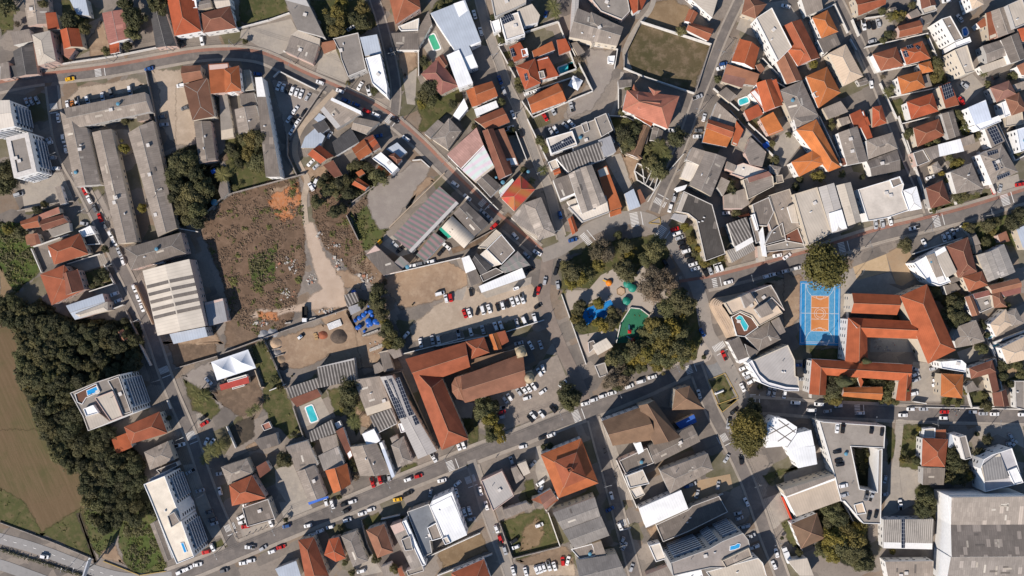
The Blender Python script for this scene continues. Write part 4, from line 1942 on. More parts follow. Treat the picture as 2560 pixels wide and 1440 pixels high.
c w 960 475 20
c r 1065 440 15
c r 605 505 -75
c r 680 480 -75
c k 725 470 -75
c s 770 450 -80
c w 1300 485 12
c w 405 695 15
c k 330 720 20
c k 340 790 25
c w 590 775 15
c w 505 815 15
c w 350 880 15
c y 855 675 10
c k 960 615 25
c w 145 700 -75
V w 205 720 -75
c s 1185 610 80
c w 1445 610 -75
c w 1685 590 -75
c w 1745 735 -75
c w 1525 800 -75
c w 1575 785 -75
c s 1595 870 10
c w 1455 515 40
c w 1845 970 -70
c r 1885 1070 -70
c s 20 1020 15
c w 90 985 15
c w 180 950 15
c w 490 1390 15
c k 1880 1110 -70
T 1220 860 3.6923
b p ot 8 485,1020 860,870 1020,1285 650,1425 | orange tiled square hall with two stacked hip roofs and a dark well at the top
+ p ro 14.0 610,1080 820,1000 910,1240 700,1330
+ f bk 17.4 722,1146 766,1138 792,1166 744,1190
b g dt 9 1050,710 1440,570 1560,880 1150,940 | brown weathered tile roof with a broad cross wing and white ridge | 
+ g dt 10 1535,520 1780,860 1530,930 1390,570 | y
b h dt 9 1730,420 1860,385 2000,600 1700,610
b s tb 4 1730,730 1900,650 1930,720 1780,790
b g gd 7 1480,950 1890,750 1960,900 1540,1110
b h gf 7 1590,1170 2030,1010 2080,1160 1680,1380 
b f gd 6 1210,1080 1470,960 1530,1100 1270,1200
+ f lf 8 1270,1220 1430,1160 1490,1290 1310,1330
+ s wm 8 1350,920 1410,905 1440,990 1390,1020
+ f lw 7 1310,1350 1410,1310 1450,1390 1360,1430
b s gf 5 210,1150 265,1130 330,1240 260,1290
b s lf 5 270,1110 350,1080 390,1190 330,1220
b s bo 5 400,1440 580,1340 650,1440 560,1500
b f cd 3 985,200 1080,170 1110,280 1030,310
p cobble 250,640 700,560 720,300 640,100 480,160 300,400 120,460 0,560 100,800
p pave 440,950 530,920 600,1180 480,1320 440,1180
p grass 340,1280 410,1260 460,1380 370,1430
p pave 980,680 1050,690 1180,950 1270,1200 1340,1440 1200,1440 1130,1050
t d 730 450 24
t g 760 540 22
t d 800 480 20
t d 700 520 18
t g 1160 130 22
t b 1220 220 20
t b 1150 330 22
t b 1240 330 22
t b 1100 380 12
t d 1200 380 16
t g 1290 250 20
t y 1330 150 18
t y 1480 90 26
t g 1560 60 24
t y 1680 110 24
t g 1780 40 26
t y 1640 180 18
t y 1560 200 16
t g 1410 210 18
t g 1420 100 22
t y 1790 120 18
t d 570 940 10
t d 510 950 8
c w 508 228 -75
c w 475 260 -60
c w 505 440 35
c w 360 500 15
c w 690 365 40
c w 900 550 15
c w 975 515 15
c w 1060 480 15
c w 1145 452 15
c w 1305 390 20
V w 1410 345 15
c w 1515 305 15
c w 440 665 -50
c w 495 650 -50
c k 395 685 -50
c k 600 600 -50
c w 585 840 20
c k 500 865 20
c w 325 945 10
c s 220 1075 -75
c s 415 1105 45
V w 485 1280 35
c w 488 1335 70
c w 625 1400 -70
c w 1140 1400 -75
hu 830 715
hu 80 1040
moto 1080,960
moto 1085,1000
T 1180 1110 4.3646
b s gf 4.5 335,720 590,640 660,690 370,820
b s gd 4 650,590 750,560 780,660 690,700
b g bp 5 735,580 860,500 935,610 800,720
b g gm 10 880,750 1340,580 1400,790 990,940 | 
+ g gm 10 990,945 1410,790 1500,1000 1120,1140
+ f gf 8 1080,1150 1310,1090 1360,1220 1180,1260
+ s gf 8 1310,1090 1410,1060 1470,1230 1370,1280
+ g gm 9 1130,1270 1580,1200 1690,1440 1200,1600
p grass 320,850 780,700 960,1100 490,1270
p dry 560,950 700,800 800,960 720,1100 520,1180
p dirtd 490,1280 960,1110 1100,1180 1120,1300 600,1320
p sand 600,1310 1110,1240 1110,1440 560,1440
w g 2 300,850 440,1240 960,1110
w w 2 960,1110 830,740
w w 2 740,560 810,720
w w 2.5 1570,170 1790,680
c w 735 885 20
c k 460 1055 35
c w 475 1125 20
c w 270 930 -75
c w 315 1040 -75
c s 360 1160 -75
c w 450 1385 -75
c w 585 1395 -75
r www 705 1375 785 1350 -70
r ww 838 1330 900 1335 -70
c r 990 1280 -85
c w 1045 1275 75
c s 1525 565 -75
c b 1505 710 30
c w 1615 900 -65
c s 1640 1055 70
c s 1660 1115 60
c s 1740 1350 70
moto 1560,340
moto 1570,370
moto 1660,640
moto 1670,670
T 1580 1080 4
b s ww 7 70,760 490,580 565,770 140,960 | 
b f gd 5 240,930 560,780 600,740 870,640 960,800 560,1000 310,1100 | flat dark deck in the shade of the blue hotel tower
b t lb 26 385,1310 780,1165 900,1095 1110,1010 1165,1080 1205,1255 920,1360 780,1360 410,1440 | tall hotel with blue-white balconies and a kidney shaped rooftop pool on a red deck
roofpool3 975,1190 980,1140 1030,1130 1060,1110 1090,1120 1080,1160 1030,1180
+ f gf 27.5 900,1290 1170,1160 1200,1250 940,1360
b f lf 9 740,1400 1260,1260 1310,1310 1350,1450 900,1600
b f wm 7 430,1440 690,1370 710,1440 500,1560
b f cw 6 170,1140 280,1110 340,1270 240,1300
b s gf 5 140,1430 370,1340 420,1440 200,1540
b p dt 6 1590,920 1850,810 1935,1060 1690,1170
b s lf 5 1560,1290 1750,1260 1820,1440 1680,1440 
p courtdirt 480,590 680,480 980,420 1010,560 560,740
p pave 1240,700 1500,600 1640,880 1480,920 1440,960 1300,1010 
p grass 1490,900 1600,880 1690,1180 1580,1120
p grass 1310,440 1460,380 1680,350 1440,460 1380,520
p dirt 150,960 240,940 290,1100 190,1080
w w 2 580,730 900,610
w w 2 1500,620 1640,880
w r 3 1490,640 1580,860
w w 2 1570,910 1690,1170
t f 1170 60 50
t d 1500 1060 6
c s 860 535 80
c s 650 620 75
c b 560 540 15
c s 600 520 15
c s 945 265 60
c k 1090 280 -80
c w 1145 700 -65
c s 1060 810 15
c s 1075 860 20
c s 1100 950 15
c s 1140 940 15
c s 1185 1040 20
c s 1190 1160 15
c w 1235 1145 20
c w 1445 1210 -75
truck box 1540 1220 -70
c w 1420 1330 -65
c r 1680 1290 -50
moto 1440,420
T 1620 760 4
b h gd 7 980,330 1215,175 1330,355 1110,470 | grey hip roof with broad white ridge caps behind the curved beige building
+ s gd 7 970,400 1110,475 1040,560 1000,500
+ s gf 6.5 1230,170 1310,130 1380,280 1300,320
b s gd 6 800,380 910,330 1030,560 920,600
b f lg 9 1020,580 1150,520 1400,410 1470,560 1475,720 1505,730 1510,840 1380,840 1200,790 1080,680 | grey flat roofed building with a curved white parapet by the sports court
+ f rw 9.4 1000,590 1040,560 1110,700 1200,780 1380,830 1510,840 1510,870 1390,870 1220,830 1130,790
b s ww 9 1190,1190 1260,1130 1370,1150 1490,1230 1480,1300 1400,1420 1180,1440 | white sheet roof crossed by dark seams beside a huge round tree | f
rs gd 1205,1215 1210,1208 1432,1368 1427,1376
rs gd 1300,1160 1305,1153 1475,1283 1470,1290
rs gd 1215,1305 1209,1298 1408,1194 1413,1202
rs gd 1300,1378 1295,1371 1478,1248 1482,1256
+ s ww 8.6 1390,1440 1490,1290 1630,1260 1670,1440 1450,1550 
+ s ww 8.5 1420,1440 1670,1420 1690,1600 1500,1640
bx cafe 1375,1615 1430,1590 1480,1640 1470,1700 1410,1730 1350,1690
p grass 610,770 770,690 900,920 740,1000
p grass 690,1010 900,950 740,1070
p parkpave 480,560 520,400 600,380 660,470 620,560 520,610 300,620
p asph 560,620 660,600 720,560 760,690 620,760
p pave 1480,560 1620,560 1600,870 1510,860
w y .25 600,760 770,690 900,930 700,1000 600,760
w y .4 690,1005 740,1080 900,950
w w 3 1620,560 1610,930
bench 710 880
t g 700 790 5
t d 820 870 4
t y 750 910 5
t f 1010 1230 48
t d 1000 1330 20
t d 960 1110 18
t d 1060 1040 20
t d 560 530 7
t d 1120 830 8
c w 35 730 15
c w 510 900 -75
c s 805 1195 80
c r 760 520 -70
c w 955 640 25
c w 985 690 25
c s 1005 725 25
c w 1030 775 30
c w 945 835 -65
c k 860 1075 40
c s 1210 875 75
c s 1260 885 80
c w 1365 905 80
c b 1500 610 0
c s 1520 750 0
V w 1475 985 -2
V w 1710 1000 -3
V w 1635 1060 -2
c s 1795 1070 10
c s 540 290 -65
hu 830 640
hu 870 780
T 1960 660 3.6
b g or 9 250,855 1155,905 1105,1055 380,1000 | x
b g or 9 225,1170 250,855 385,1000 375,1180 | y
b g or 9 1155,905 1140,1230 1005,1225 1030,1060 | y
b g oo 7 530,1110 885,1105 875,1225 525,1190 | x
+ s or 7 665,1030 690,1015 715,1060 690,1120 
b h oo 7 1415,985 1615,995 1605,1210 1410,1190
b f wm 9 1410,880 1600,865 1640,900 1635,975 1420,940 | 
court 145,155 510,170 500,735 140,735
p dirt 0,60 140,150 140,470 60,560 0,560
p pave 510,60 620,40 1100,250 560,480 510,480
p pave 1160,880 1400,900 1410,1240 1150,1240
p grass 390,1000 1000,1050 1010,1240 370,1240
p grass 1420,1210 1600,1220 1600,1280 1420,1280
p grass 240,770 550,760 550,860 250,850
t c 680 860 22
t c 500 1040 26
t d 440 1090 26
t g 450 1160 24
t y 460 1220 18
t d 400 1200 16
t d 520 1100 20
t g 620 1050 16
t g 820 1070 16
t d 860 1080 16
t c 1050 1120 18
t d 980 1100 18
t g 930 1180 18
t y 940 1240 10
t g 1000 1240 12
t g 880 1240 8
t d 1180 780 6
c s 130 910 5
c k 190 900 85
c s 1345 940 15
c k 1370 995 10
c w 1380 1040 15
c w 1370 1085 15
c s 1180 945 -20
c w 1180 995 20
c s 1190 1040 20
c w 1170 1165 10
c w 150 1045 15
c w 490 1275 5
c w 690 1340 0
c w 1070 1360 0
c w 1140 1305 0
c s 1255 1305 0
c r 1445 1330 0
c w 1435 1385 0
c s 1700 1330 0
lampb 330 720
lampb 640 100
T 2080 760 4
b h bt 6 1370,640 1600,560 1640,680 1390,750 
+ s bt 5.5 1530,560 1610,540 1670,870 1600,885
+ g bt 5.5 1600,890 1740,850 1775,1020 1620,1020
b s gf 4 1345,820 1410,770 1450,835 1500,850 1350,890
b f cd 4 1830,770 1930,770 1930,1060 1840,1040
b f lf 4 920,1250 1035,1240 1030,1340 915,1335
+ s bo 4 1040,1260 1140,1255 1140,1340 1035,1335
b h ro 6 905,1340 1160,1350 1130,1630 895,1620
b s gd 5 910,1640 1130,1640 1120,1810 910,1810
b s bm 4 1170,1300 1225,1300 1215,1440 1160,1440
b f cd 10 1270,1330 1340,1315 1400,1540 1330,1560
p grass 700,1200 880,1210 890,1630 680,1620 
p grass 1380,880 1520,880 1600,1020 1390,1030
p grass 540,1220 620,1240 640,1500 560,1600
p grass 1640,600 1900,520 1920,760 1700,800
p courtdirt 1720,660 1900,620 1880,700 1740,760
p pave 640,1010 1100,1200 1080,1030
p pave 1250,480 1420,420 1600,420 1480,560 1300,600
p pave 1440,1220 1900,1130 1920,1440 1650,1300 1480,1400
p grass 1120,940 1310,940 1300,1020 1140,1020
w w 2.5 1370,620 1610,540 1680,880
w w 2 1340,880 1380,1030 1600,1020
w w 2 1530,330 1610,520 
w w 2 1600,380 1920,260
w w 2 860,360 970,590
w w 2.5 800,970 920,990
w w 1 800,1030 1900,1050
t g 720 1480 8
t y 700 1560 8
t g 810 1340 9
t d 760 1560 10
t d 850 1570 14
t y 870 1250 8
t g 1510 450 14
t d 1450 430 9
t g 1550 1020 14
t g 1530 920 8
t d 1420 900 8
t d 1740 600 16
t g 1800 560 14
t g 1860 620 12
t d 1710 720 14
t d 1690 640 12
t g 1900 700 14
t d 1780 800 12
t y 1330 880 8
t d 1160 1000 8
t g 1260 1000 8
t d 1200 1500 20
t g 1240 1560 16
t d 1300 1620 18
t d 1260 1680 18
t g 1330 1700 12
t y 1380 1700 10
t d 1450 1300 7
t d 1560 1360 14
t d 1480 1480 12
c s 1410 1090 0
c s 1510 1095 0
c w 1625 1100 0
c s 1790 1330 -60
c s 1780 1390 15
c s 1815 1400 40
c w 1905 1105 0
tarp_blue 1815 800 6
tarp_blue 1835 960 6
hu 1200 1060
hu 1230 1075
hu 1270 1065
hu 1320 1050
hu 1240 1110
moto 1210,1050
moto 1250,1055
T 1960 1020 3.4286
b s tn2 11 20,760 435,600 480,795 105,930 | beige sheet roof beside the parking deck with a red banner on its frontage
+ s gf 10.5 -10,705 425,570 437,600 15,755
b f dc 10 345,120 870,155 860,345 575,330 650,695 800,720 810,360 845,350 830,995 680,990 520,800 490,800 440,600 380,380 300,110 | rooftop parking deck with a white sunlit wall and a planted courtyard | parking
+ f tn 10 600,830 675,810 705,905 625,915
b s sr 6 850,955 1280,950 1275,1215 855,1205 | 
sp 1005,955 1035,955 1035,1200 1005,1200
b s gf 6 865,1315 1280,1310 1280,1480 900,1480
b f mw 14 1400,750 2060,740 2100,790 2200,800 2200,1500 1390,1500 1410,1260 1425,1000 | huge grey warehouse roof with patched sheets and a tall white side wall | w
+ q gp 14.4 1410,755 2080,745 2100,1000 1430,1000
+ q gq 14.4 2100,1255 1410,1260 1430,1000 2100,1000
+ q gp 14.4 1405,1265 2200,1258 2200,1500 1390,1500
p jungle 600,340 760,350 770,690 655,690
t g 720 400 6
t y 700 450 5
t d 680 560 6
p pave 960,80 1150,130 1180,520 1190,640 1130,830 1130,820 840,950 930,460
p grass 1000,180 1170,200 1170,490 1120,520 990,500 
p grass 1130,700 1190,640 1290,700 1290,950 1150,860
p jungle 270,880 500,820 600,980 690,1000 780,1360 560,1360 260,1180 360,1090 280,930
p pave 0,560 330,440 420,560 0,700
w w 3 500,810 600,1010 
w w 2 1170,180 1180,510
t g 420 900 24
t d 480 960 26
t g 380 970 20
t y 430 1110 28
t y 520 1060 26
t y 600 1120 28
t g 480 1180 28
t y 400 1200 24
t g 560 1220 28
t y 640 1040 22
t g 330 1220 20
t g 620 1250 24
t y 430 1260 20
t g 660 1330 24
t d 720 1340 20
t g 630 1300 20
t g 1220 780 22
t d 1190 880 22
t d 1240 860 20
t g 1180 840 14
t d 130 1240 12
t d 870 1080 10
t y 930 1230 8
c w 995 830 -85
c s 865 610 80
c s 855 740 10
cz w 455 175 85
cz k 505 170 85
cz k 750 185 85
cz k 840 205 85
cz k 455 375 10
cz k 470 450 10
cz k 480 485 10
cz w 510 665 10
cz s 520 745 15
cz g 705 750 80
cz s 750 755 70
cz k 730 920 80
cz k 790 910 80
T 2180 1020 3.4286
b f cv 12 960,630 930,520 960,440 1030,400 1110,375 1200,345 1230,430 1290,620 1220,660 970,720 | 
+ s gr 12.4 945,500 1100,385 1170,600 965,625
+ f wm 12.6 1165,540 1240,510 1300,640 1220,660
t y 830 590 14
t d 700 470 22
t g 740 530 18
t d 690 600 18
t d 770 620 16
T 0 0 1
b f ti 12 1812,757 1850,742 1872,735 1900,768 1930,745 1957,783 1898,815 1880,790 1850,778 1830,786 | curved beige building with ribbed terraces and a small rooftop pool by the plaza
+ f bd 8 1828,792 1850,780 1880,795 1896,818 1862,842 1842,840
roofpool 1838,795 1848,787 1856,790 1872,815 1868,826 1861,828 1850,806
+ f gd 13 1878,731 1928,712 1942,735 1962,776 1930,745 1900,768
+ s gf 15 1853,742 1875,731 1888,751 1864,771
+ s gf 15.5 1888,773 1917,755 1934,782 1904,795
terr 1818,845 1806,822 1792,797 1780,774 1775,758 1783,747 1800,743 1830,738 1860,731 1846,838 1838,812 1824,790 1812,772 1806,765 1808,760 1816,757 1838,750 1864,742
T 1960 1020 3.4286
"""
# ---------------------------------------------------------------- read the survey tables
def pts_of(s, o):
    out = []
    for w in s.split():
        if re.fullmatch(r'-?\d+(\.\d+)?,-?\d+(\.\d+)?', w):
            a, b = w.split(',')
            out.append((o[0] + float(a) / o[2], o[1] + float(b) / o[2]))
    return out
recs = []
org = (0, 0, 4)
for line in DATA.splitlines():
    line = line.strip()
    if not line: continue
    if line[0] == 'T' and line[1] == ' ':
        w = line.split(); org = (float(w[1]), float(w[2]), float(w[3]) if len(w) > 3 else 4.0); continue
    recs.append((org, line))

# ---------------------------------------------------------------- ground and its patches
mesh_base = mesh('ground', [(-900, -900, 0), (900, -900, 0), (900, 900, 0), (-900, 900, 0)], [(0, 1, 2, 3)], [GR['base']])
tag(obj('ground', mesh_base), kind='structure')
GN = dict(pave='paved_yard', parkpave='plaza_paving', cobble='church_forecourt', sand='dirt_yard', gravel='gravel_yard', dirt='bare_earth', dirtd='bare_earth', dirtroad='dirt_track', mud='brown_earth', mudd='dark_earth',
          clay='orange_clay', clay2='orange_clay', grass='lawn', scrub='scrub_ground', lush='scrub_ground', dry='dry_ground', dryolive='dry_grass', scrubdry='field_ground', turf='field', jungle='wood_floor', asph='school_yard', courtred='sports_ground',
          courtdirt='earth_court', bluefloor='blue_play_floor', greenfloor='green_play_floor')
ORDER = ['base', 'jungle', 'turf', 'cobble', 'sand', 'pave', 'grass', 'scrub', 'scrubdry', 'dry', 'dryolive', 'gravel', 'parkpave', 'lush', 'mud', 'mudd', 'dirt', 'dirtd', 'dirtroad', 'clay', 'clay2', 'asph', 'courtdirt', 'courtred', 'bluefloor', 'greenfloor']
patches = []
for o, l in recs:
    w = l.split()
    if w[0] == 'p': patches.append((w[1], pts_of(l, o)))
    if w[0] == 's': patches.append(('lush', pts_of(l, o)))
RAGGED = {'dryolive', 'grass', 'scrub', 'lush', 'dry', 'scrubdry', 'turf', 'jungle', 'mud', 'mudd', 'dirt', 'dirtd', 'dirtroad', 'clay', 'clay2', 'sand', 'gravel'}
def ragged(p, amp, step=9):
    out = []
    n = len(p); cx = sum(q[0] for q in p) / n; cy = sum(q[1] for q in p) / n
    for i in range(n):
        a, b = Vector(p[i]), Vector(p[(i + 1) % n]); L = (b - a).length; k = max(1, int(L / step))
        for j in range(k):
            q = a.lerp(b, j / k)
            d = noise.noise((q.x * .045, q.y * .045, 3.1)) * amp + noise.noise((q.x * .2, q.y * .2, 8.1)) * amp * .45
            r = Vector((q.x - cx, q.y - cy)); r = r.normalized() if r.length > 1 else r
            out.append((q.x + r.x * d, q.y + r.y * d))
    return out
def soft_patch(name, mat, p, z):
    """ground patch whose rim breaks up into the ground around it"""
    q = ccw([W(*t).to_2d() for t in p]); n = len(q); inn = inset(q, 1.1); out = inset(q, -1.3)
    inn = [a if (a - b).length < 3 else b for a, b in zip(inn, q)]; out = [a if (a - b).length < 3.5 else b for a, b in zip(out, q)]
    vs = [(v.x, v.y, z) for v in inn] + [(v.x, v.y, z) for v in out]
    fs = []
    for t in tessellate_polygon([[Vector((v.x, v.y, 0)) for v in inn]]):
        a, b, c = (inn[i] for i in t)
        fs.append(tuple(t) if (b - a).cross(c - a) > 0 else tuple(t)[::-1])
    fs += [(i, n + i, n + (i + 1) % n, (i + 1) % n) for i in range(n)]
    me = mesh(name, vs, fs, [mat]); a = me.attributes.new('rim', 'FLOAT', 'POINT'); a.data.foreach_set('value', [1.0] * n + [0.0] * n)
    return tag(obj(name, me), kind='structure')
def softened(m):
    m = m.copy(); t = m.node_tree; out = t.nodes['Material Output']; b = t.nodes['Principled BSDF']
    at = t.nodes.new('ShaderNodeAttribute'); at.attribute_name = 'rim'
    nz = t.nodes.new('ShaderNodeTexNoise'); nz.inputs['Scale'].default_value = .55; nz.inputs['Detail'].default_value = 5; nz.inputs['Roughness'].default_value = .7
    g = t.nodes.new('ShaderNodeNewGeometry'); t.links.new(g.outputs['Position'], nz.inputs['Vector'])
    ad = t.nodes.new('ShaderNodeMath'); ad.operation = 'ADD'; t.links.new(at.outputs['Fac'], ad.inputs[0]); t.links.new(nz.outputs['Fac'], ad.inputs[1])
    mr = t.nodes.new('ShaderNodeMapRange'); t.links.new(ad.outputs[0], mr.inputs[0]); mr.inputs[1].default_value = .8; mr.inputs[2].default_value = 1.2
    mx = t.nodes.new('ShaderNodeMixShader'); tr = t.nodes.new('ShaderNodeBsdfTransparent')
    t.links.new(mr.outputs[0], mx.inputs[0]); t.links.new(tr.outputs[0], mx.inputs[1]); t.links.new(b.outputs[0], mx.inputs[2]); t.links.new(mx.outputs[0], out.inputs['Surface'])
    return m
SOFT = {}
placed = []
from mathutils.geometry import tessellate_polygon
def flat_patch(name, mat, pl, z, kind='structure'):
    vs = [Vector((p[0], p[1], 0)) for p in pl]
    tris = tessellate_polygon([vs])
    c = vs[0].copy(); vs2 = [(v.x, v.y, z) for v in vs]
    fs = []
    for t in tris:
        a, b, c_ = (Vector(vs2[i][:2]) for i in t)
        fs.append(tuple(t) if (b - a).cross(c_ - a) > 0 else tuple(t)[::-1])
    return tag(obj(name, mesh(name, vs2, fs, [mat])), kind=kind)
for kind, p in sorted(patches, key=lambda q: ORDER.index(q[0])):
    if len(p) < 3: continue
    if kind in RAGGED: p = ragged(p, 7 if kind != 'clay2' else 1, 6)
    bb = (min(q[0] for q in p), max(q[0] for q in p), min(q[1] for q in p), max(q[1] for q in p))
    lev = 1 + max([q[4] for q in placed if q[0] < bb[1] and q[1] > bb[0] and q[2] < bb[3] and q[3] > bb[2]], default=0)
    placed.append((*bb, lev))
    if kind in RAGGED:
        if kind not in SOFT: SOFT[kind] = softened(GR[kind])
        soft_patch(GN[kind], SOFT[kind], p, .004 * lev)
    else: flat_patch(GN[kind], GR[kind], [W(*q) for q in p], .004 * lev)

# ---------------------------------------------------------------- roads
ROADS = [  # name, material, width px, red lane side, pavement, centre line
 ('road', ASPH, 27, 1, 7, [(-30, 222), (0, 215), (100, 196), (250, 178), (400, 152), (480, 138), (560, 132), (620, 135), (670, 147), (760, 190), (850, 229), (920, 262), (985, 303), (1050, 360), (1100, 410), (1170, 478), (1220, 525), (1290, 582), (1350, 632)], 'main street'),
 ('street', ASPHL, 19, 0, 4, [(1195, -20), (1215, 60), (1245, 150), (1268, 215), (1295, 270), (1320, 340), (1350, 420), (1375, 480), (1392, 550), (1408, 610)], 'lane'),
 ('street', ASPH, 20, 0, 5, [(1858, -20), (1815, 70), (1790, 130), (1768, 190), (1745, 245), (1722, 310), (1700, 370), (1680, 420), (1655, 475), (1635, 530)], 'lane'),
 ('road', ASPH, 34, 2, 8, [(1700, 716), (1780, 703), (1850, 686), (1950, 660), (2050, 632), (2110, 613), (2200, 585), (2300, 561), (2400, 536), (2480, 512), (2600, 475)], 'avenue'),
 ('road', ASPH, 34, 0, 9, [(400, 1452), (440, 1438), (510, 1412), (600, 1374), (700, 1333), (800, 1292), (900, 1252), (1000, 1210), (1100, 1170), (1200, 1130), (1300, 1092), (1400, 1052), (1500, 1016), (1600, 975), (1680, 938), (1735, 912)], 'avenue'),
 ('street', ASPH, 25, 0, 6, [(130, 215), (138, 280), (150, 350), (172, 410), (205, 465), (240, 535), (270, 600), (300, 660), (330, 720), (360, 785), (385, 850), (408, 920), (432, 985), (458, 1045), (485, 1110), (508, 1180), (530, 1240), (555, 1300), (585, 1370)], 'lane'),
 ('road', ASPHW, 30, 0, 0, [(1370, 640), (1364, 690), (1360, 740), (1372, 790), (1395, 850), (1420, 905), (1445, 955), (1465, 1012)], 'square'),
 ('road', ASPHL, 34, 0, 0, [(1352, 640), (1400, 622), (1440, 595), (1490, 566), (1545, 547), (1600, 545), (1640, 560), (1670, 590), (1700, 640), (1735, 700), (1755, 760), (1768, 830), (1796, 876), (1824, 926), (1848, 974), (1868, 1014)], 'square'),
 ('street', ASPH, 17, 0, 5, [(2085, -20), (2118, 45), (2150, 110), (2178, 175), (2205, 245), (2238, 325), (2268, 400), (2295, 460), (2318, 520), (2330, 550)], 'lane'),
 ('road', ASPH, 33, 0, 8, [(1855, 1012), (1950, 1016), (2050, 1024), (2150, 1028), (2250, 1033), (2350, 1036), (2450, 1038), (2600, 1042)], 'street'),
 ('street', ASPH, 28, 0, 6, [(1738, 915), (1760, 975), (1785, 1035), (1815, 1090), (1845, 1150), (1870, 1205), (1892, 1265), (1915, 1335), (1940, 1400), (1962, 1460)], 'street'),
 ('street', ASPH, 25, 0, 5, [(1482, 1040), (1500, 1110), (1520, 1180), (1538, 1250), (1556, 1320), (1575, 1390), (1592, 1455)], 'lane'),
 ('street', ASPHL, 23, 0, 5, [(1178, 1150), (1195, 1200), (1214, 1265), (1235, 1325), (1256, 1380), (1280, 1455)], 'lane'),
 ('highway', HWY, 27, 0, 0, [(-40, 1334), (0, 1346), (60, 1362), (120, 1382), (180, 1405), (240, 1427), (300, 1443), (360, 1447), (430, 1442)], 'highway'),
 ('highway', HWY, 27, 0, 0, [(-40, 1400), (20, 1418), (80, 1440), (140, 1462)], 'highway'),
 ('lane', GR['sand'], 15, 0, 0, [(838, 228), (815, 252), (788, 280), (758, 312), (740, 350), (738, 385), (752, 420), (768, 450), (760, 500), (765, 560)], 'dirt'),
 ('street', ASPH, 20, 0, 4, [(930, -20), (950, 40), (966, 100), (982, 170), (990, 230), (985, 290)], 'lane'),
 ('lane', GR['pave'], 12, 0, 0, [(1575, 175), (1562, 130), (1590, 70), (1625, 25), (1640, -20)], 'lane'),
 ('lane', GR['pave'], 9, 0, 0, [(1556, 180), (1545, 240), (1530, 290)], 'lane'),
 ('lane', GR['pave'], 16, 0, 0, [(2252, 1048), (2246, 1110), (2240, 1170), (2248, 1250)], 'lane'),
 ('lane', GR['mud'], 14, 0, 0, [(1130, 628), (1180, 610), (1235, 575), (1275, 535)], 'lane')]
def smooth_line(p, step=6):
    out = []
    for i in range(len(p) - 1):
        p0, p1, p2, p3 = (Vector(p[max(0, min(len(p) - 1, i + k))]) for k in (-1, 0, 1, 2))
        n = max(2, int((p2 - p1).length / step))
        for j in range(n):
            t = j / n
            out.append(.5 * ((2 * p1) + (p2 - p0) * t + (2 * p0 - 5 * p1 + 4 * p2 - p3) * t * t + (3 * p1 - p0 - 3 * p2 + p3) * t ** 3))
    out.append(Vector(p[-1])); return out
def normals(l):
    r = []
    for i in range(len(l)):
        d = (l[min(len(l) - 1, i + 1)] - l[max(0, i - 1)]).normalized(); r.append(Vector((-d.y, d.x)))
    return r
lines = [smooth_line(r[5]) for r in ROADS]
def strip(name, mat, l, nn, a, b, z, kind='structure'):
    vs = []; fs = []
    for q, m in zip(l, nn):
        vs += [W(q.x + m.x * a, q.y + m.y * a), W(q.x + m.x * b, q.y + m.y * b)]
    vs = [(v.x, v.y, z) for v in vs]
    n = len(l)
    fs = [(2 * i, 2 * i + 1, 2 * i + 3, 2 * i + 2) for i in range(n - 1)]
    v0 = [Vector(vs[i]) for i in fs[0]]
    if (v0[1] - v0[0]).cross(v0[2] - v0[0]).z < 0: fs = [f[::-1] for f in fs]
    return tag(obj(name, mesh(name, vs, fs, [mat])), kind=kind)
ZR = .06
for i, (r, l) in enumerate(zip(ROADS, lines)):
    nn = normals(l)
    strip(r[0], r[1], l, nn, -r[2] / 2, r[2] / 2, ZR + .004 * i)
    if r[3]:                                    # red cycle lane on one edge
        lo, hi = (-r[2] / 2, -r[2] / 2 + 8) if True else (r[2] / 2 - 8, r[2] / 2)
        strip('cycle_lane', REDL, l, nn, lo, hi, ZR + .1)
    if r[6] == 'highway' and len(r[5]) > 4:
        mb = MB(); acc = 0
        for k in range(0, len(l) - 2, 4):
            a, b = W(*l[k]), W(*l[k + 1]); d = b - a
            mb.box(((a.x + b.x) / 2, (a.y + b.y) / 2, ZR + .11), (d.length * 1.3, .28, .01), math.atan2(d.y, d.x))
        tag(mb.build('lane_marking', MARK), kind='structure')
# raised pavements beside the roads, interrupted at junctions
def on_road(q, skip, extra=0):
    for k, (r, l) in enumerate(zip(ROADS, lines)):
        if k == skip: continue
        h = (r[2] / 2 + extra) ** 2
        for p in l[::2]:
            if (p - q).length_squared < h: return True
    return False
for i, (r, l) in enumerate(zip(ROADS, lines)):
    if not r[4]: continue
    nn = normals(l)
    for sgn in (-1, 1):
        run = []
        for q, m in list(zip(l, nn)) + [(None, None)]:
            ok = q is not None and not on_road(q + m * sgn * (r[2] / 2 + r[4] / 2), i, 4)
            if ok: run.append((q, m))
            if not ok or q is None:
                if len(run) > 2:
                    mb = MB(); vs = []; fs = []
                    a, b = sgn * r[2] / 2, sgn * (r[2] / 2 + r[4])
                    for (p, mm) in run:
                        A, B = W(p.x + mm.x * a, p.y + mm.y * a), W(p.x + mm.x * b, p.y + mm.y * b)
                        vs += [(A.x, A.y, .02), (A.x, A.y, .20), (B.x, B.y, .20), (B.x, B.y, .02)]
                    for k in range(len(run) - 1):
                        for e in range(3):
                            f = (4 * k + e, 4 * k + e + 1, 4 * k + 5 + e, 4 * k + 4 + e)
                            fs.append(f)
                    tag(obj('pavement', mesh('pavement', vs, fs, [SIDEW])), kind='structure')
                run = []
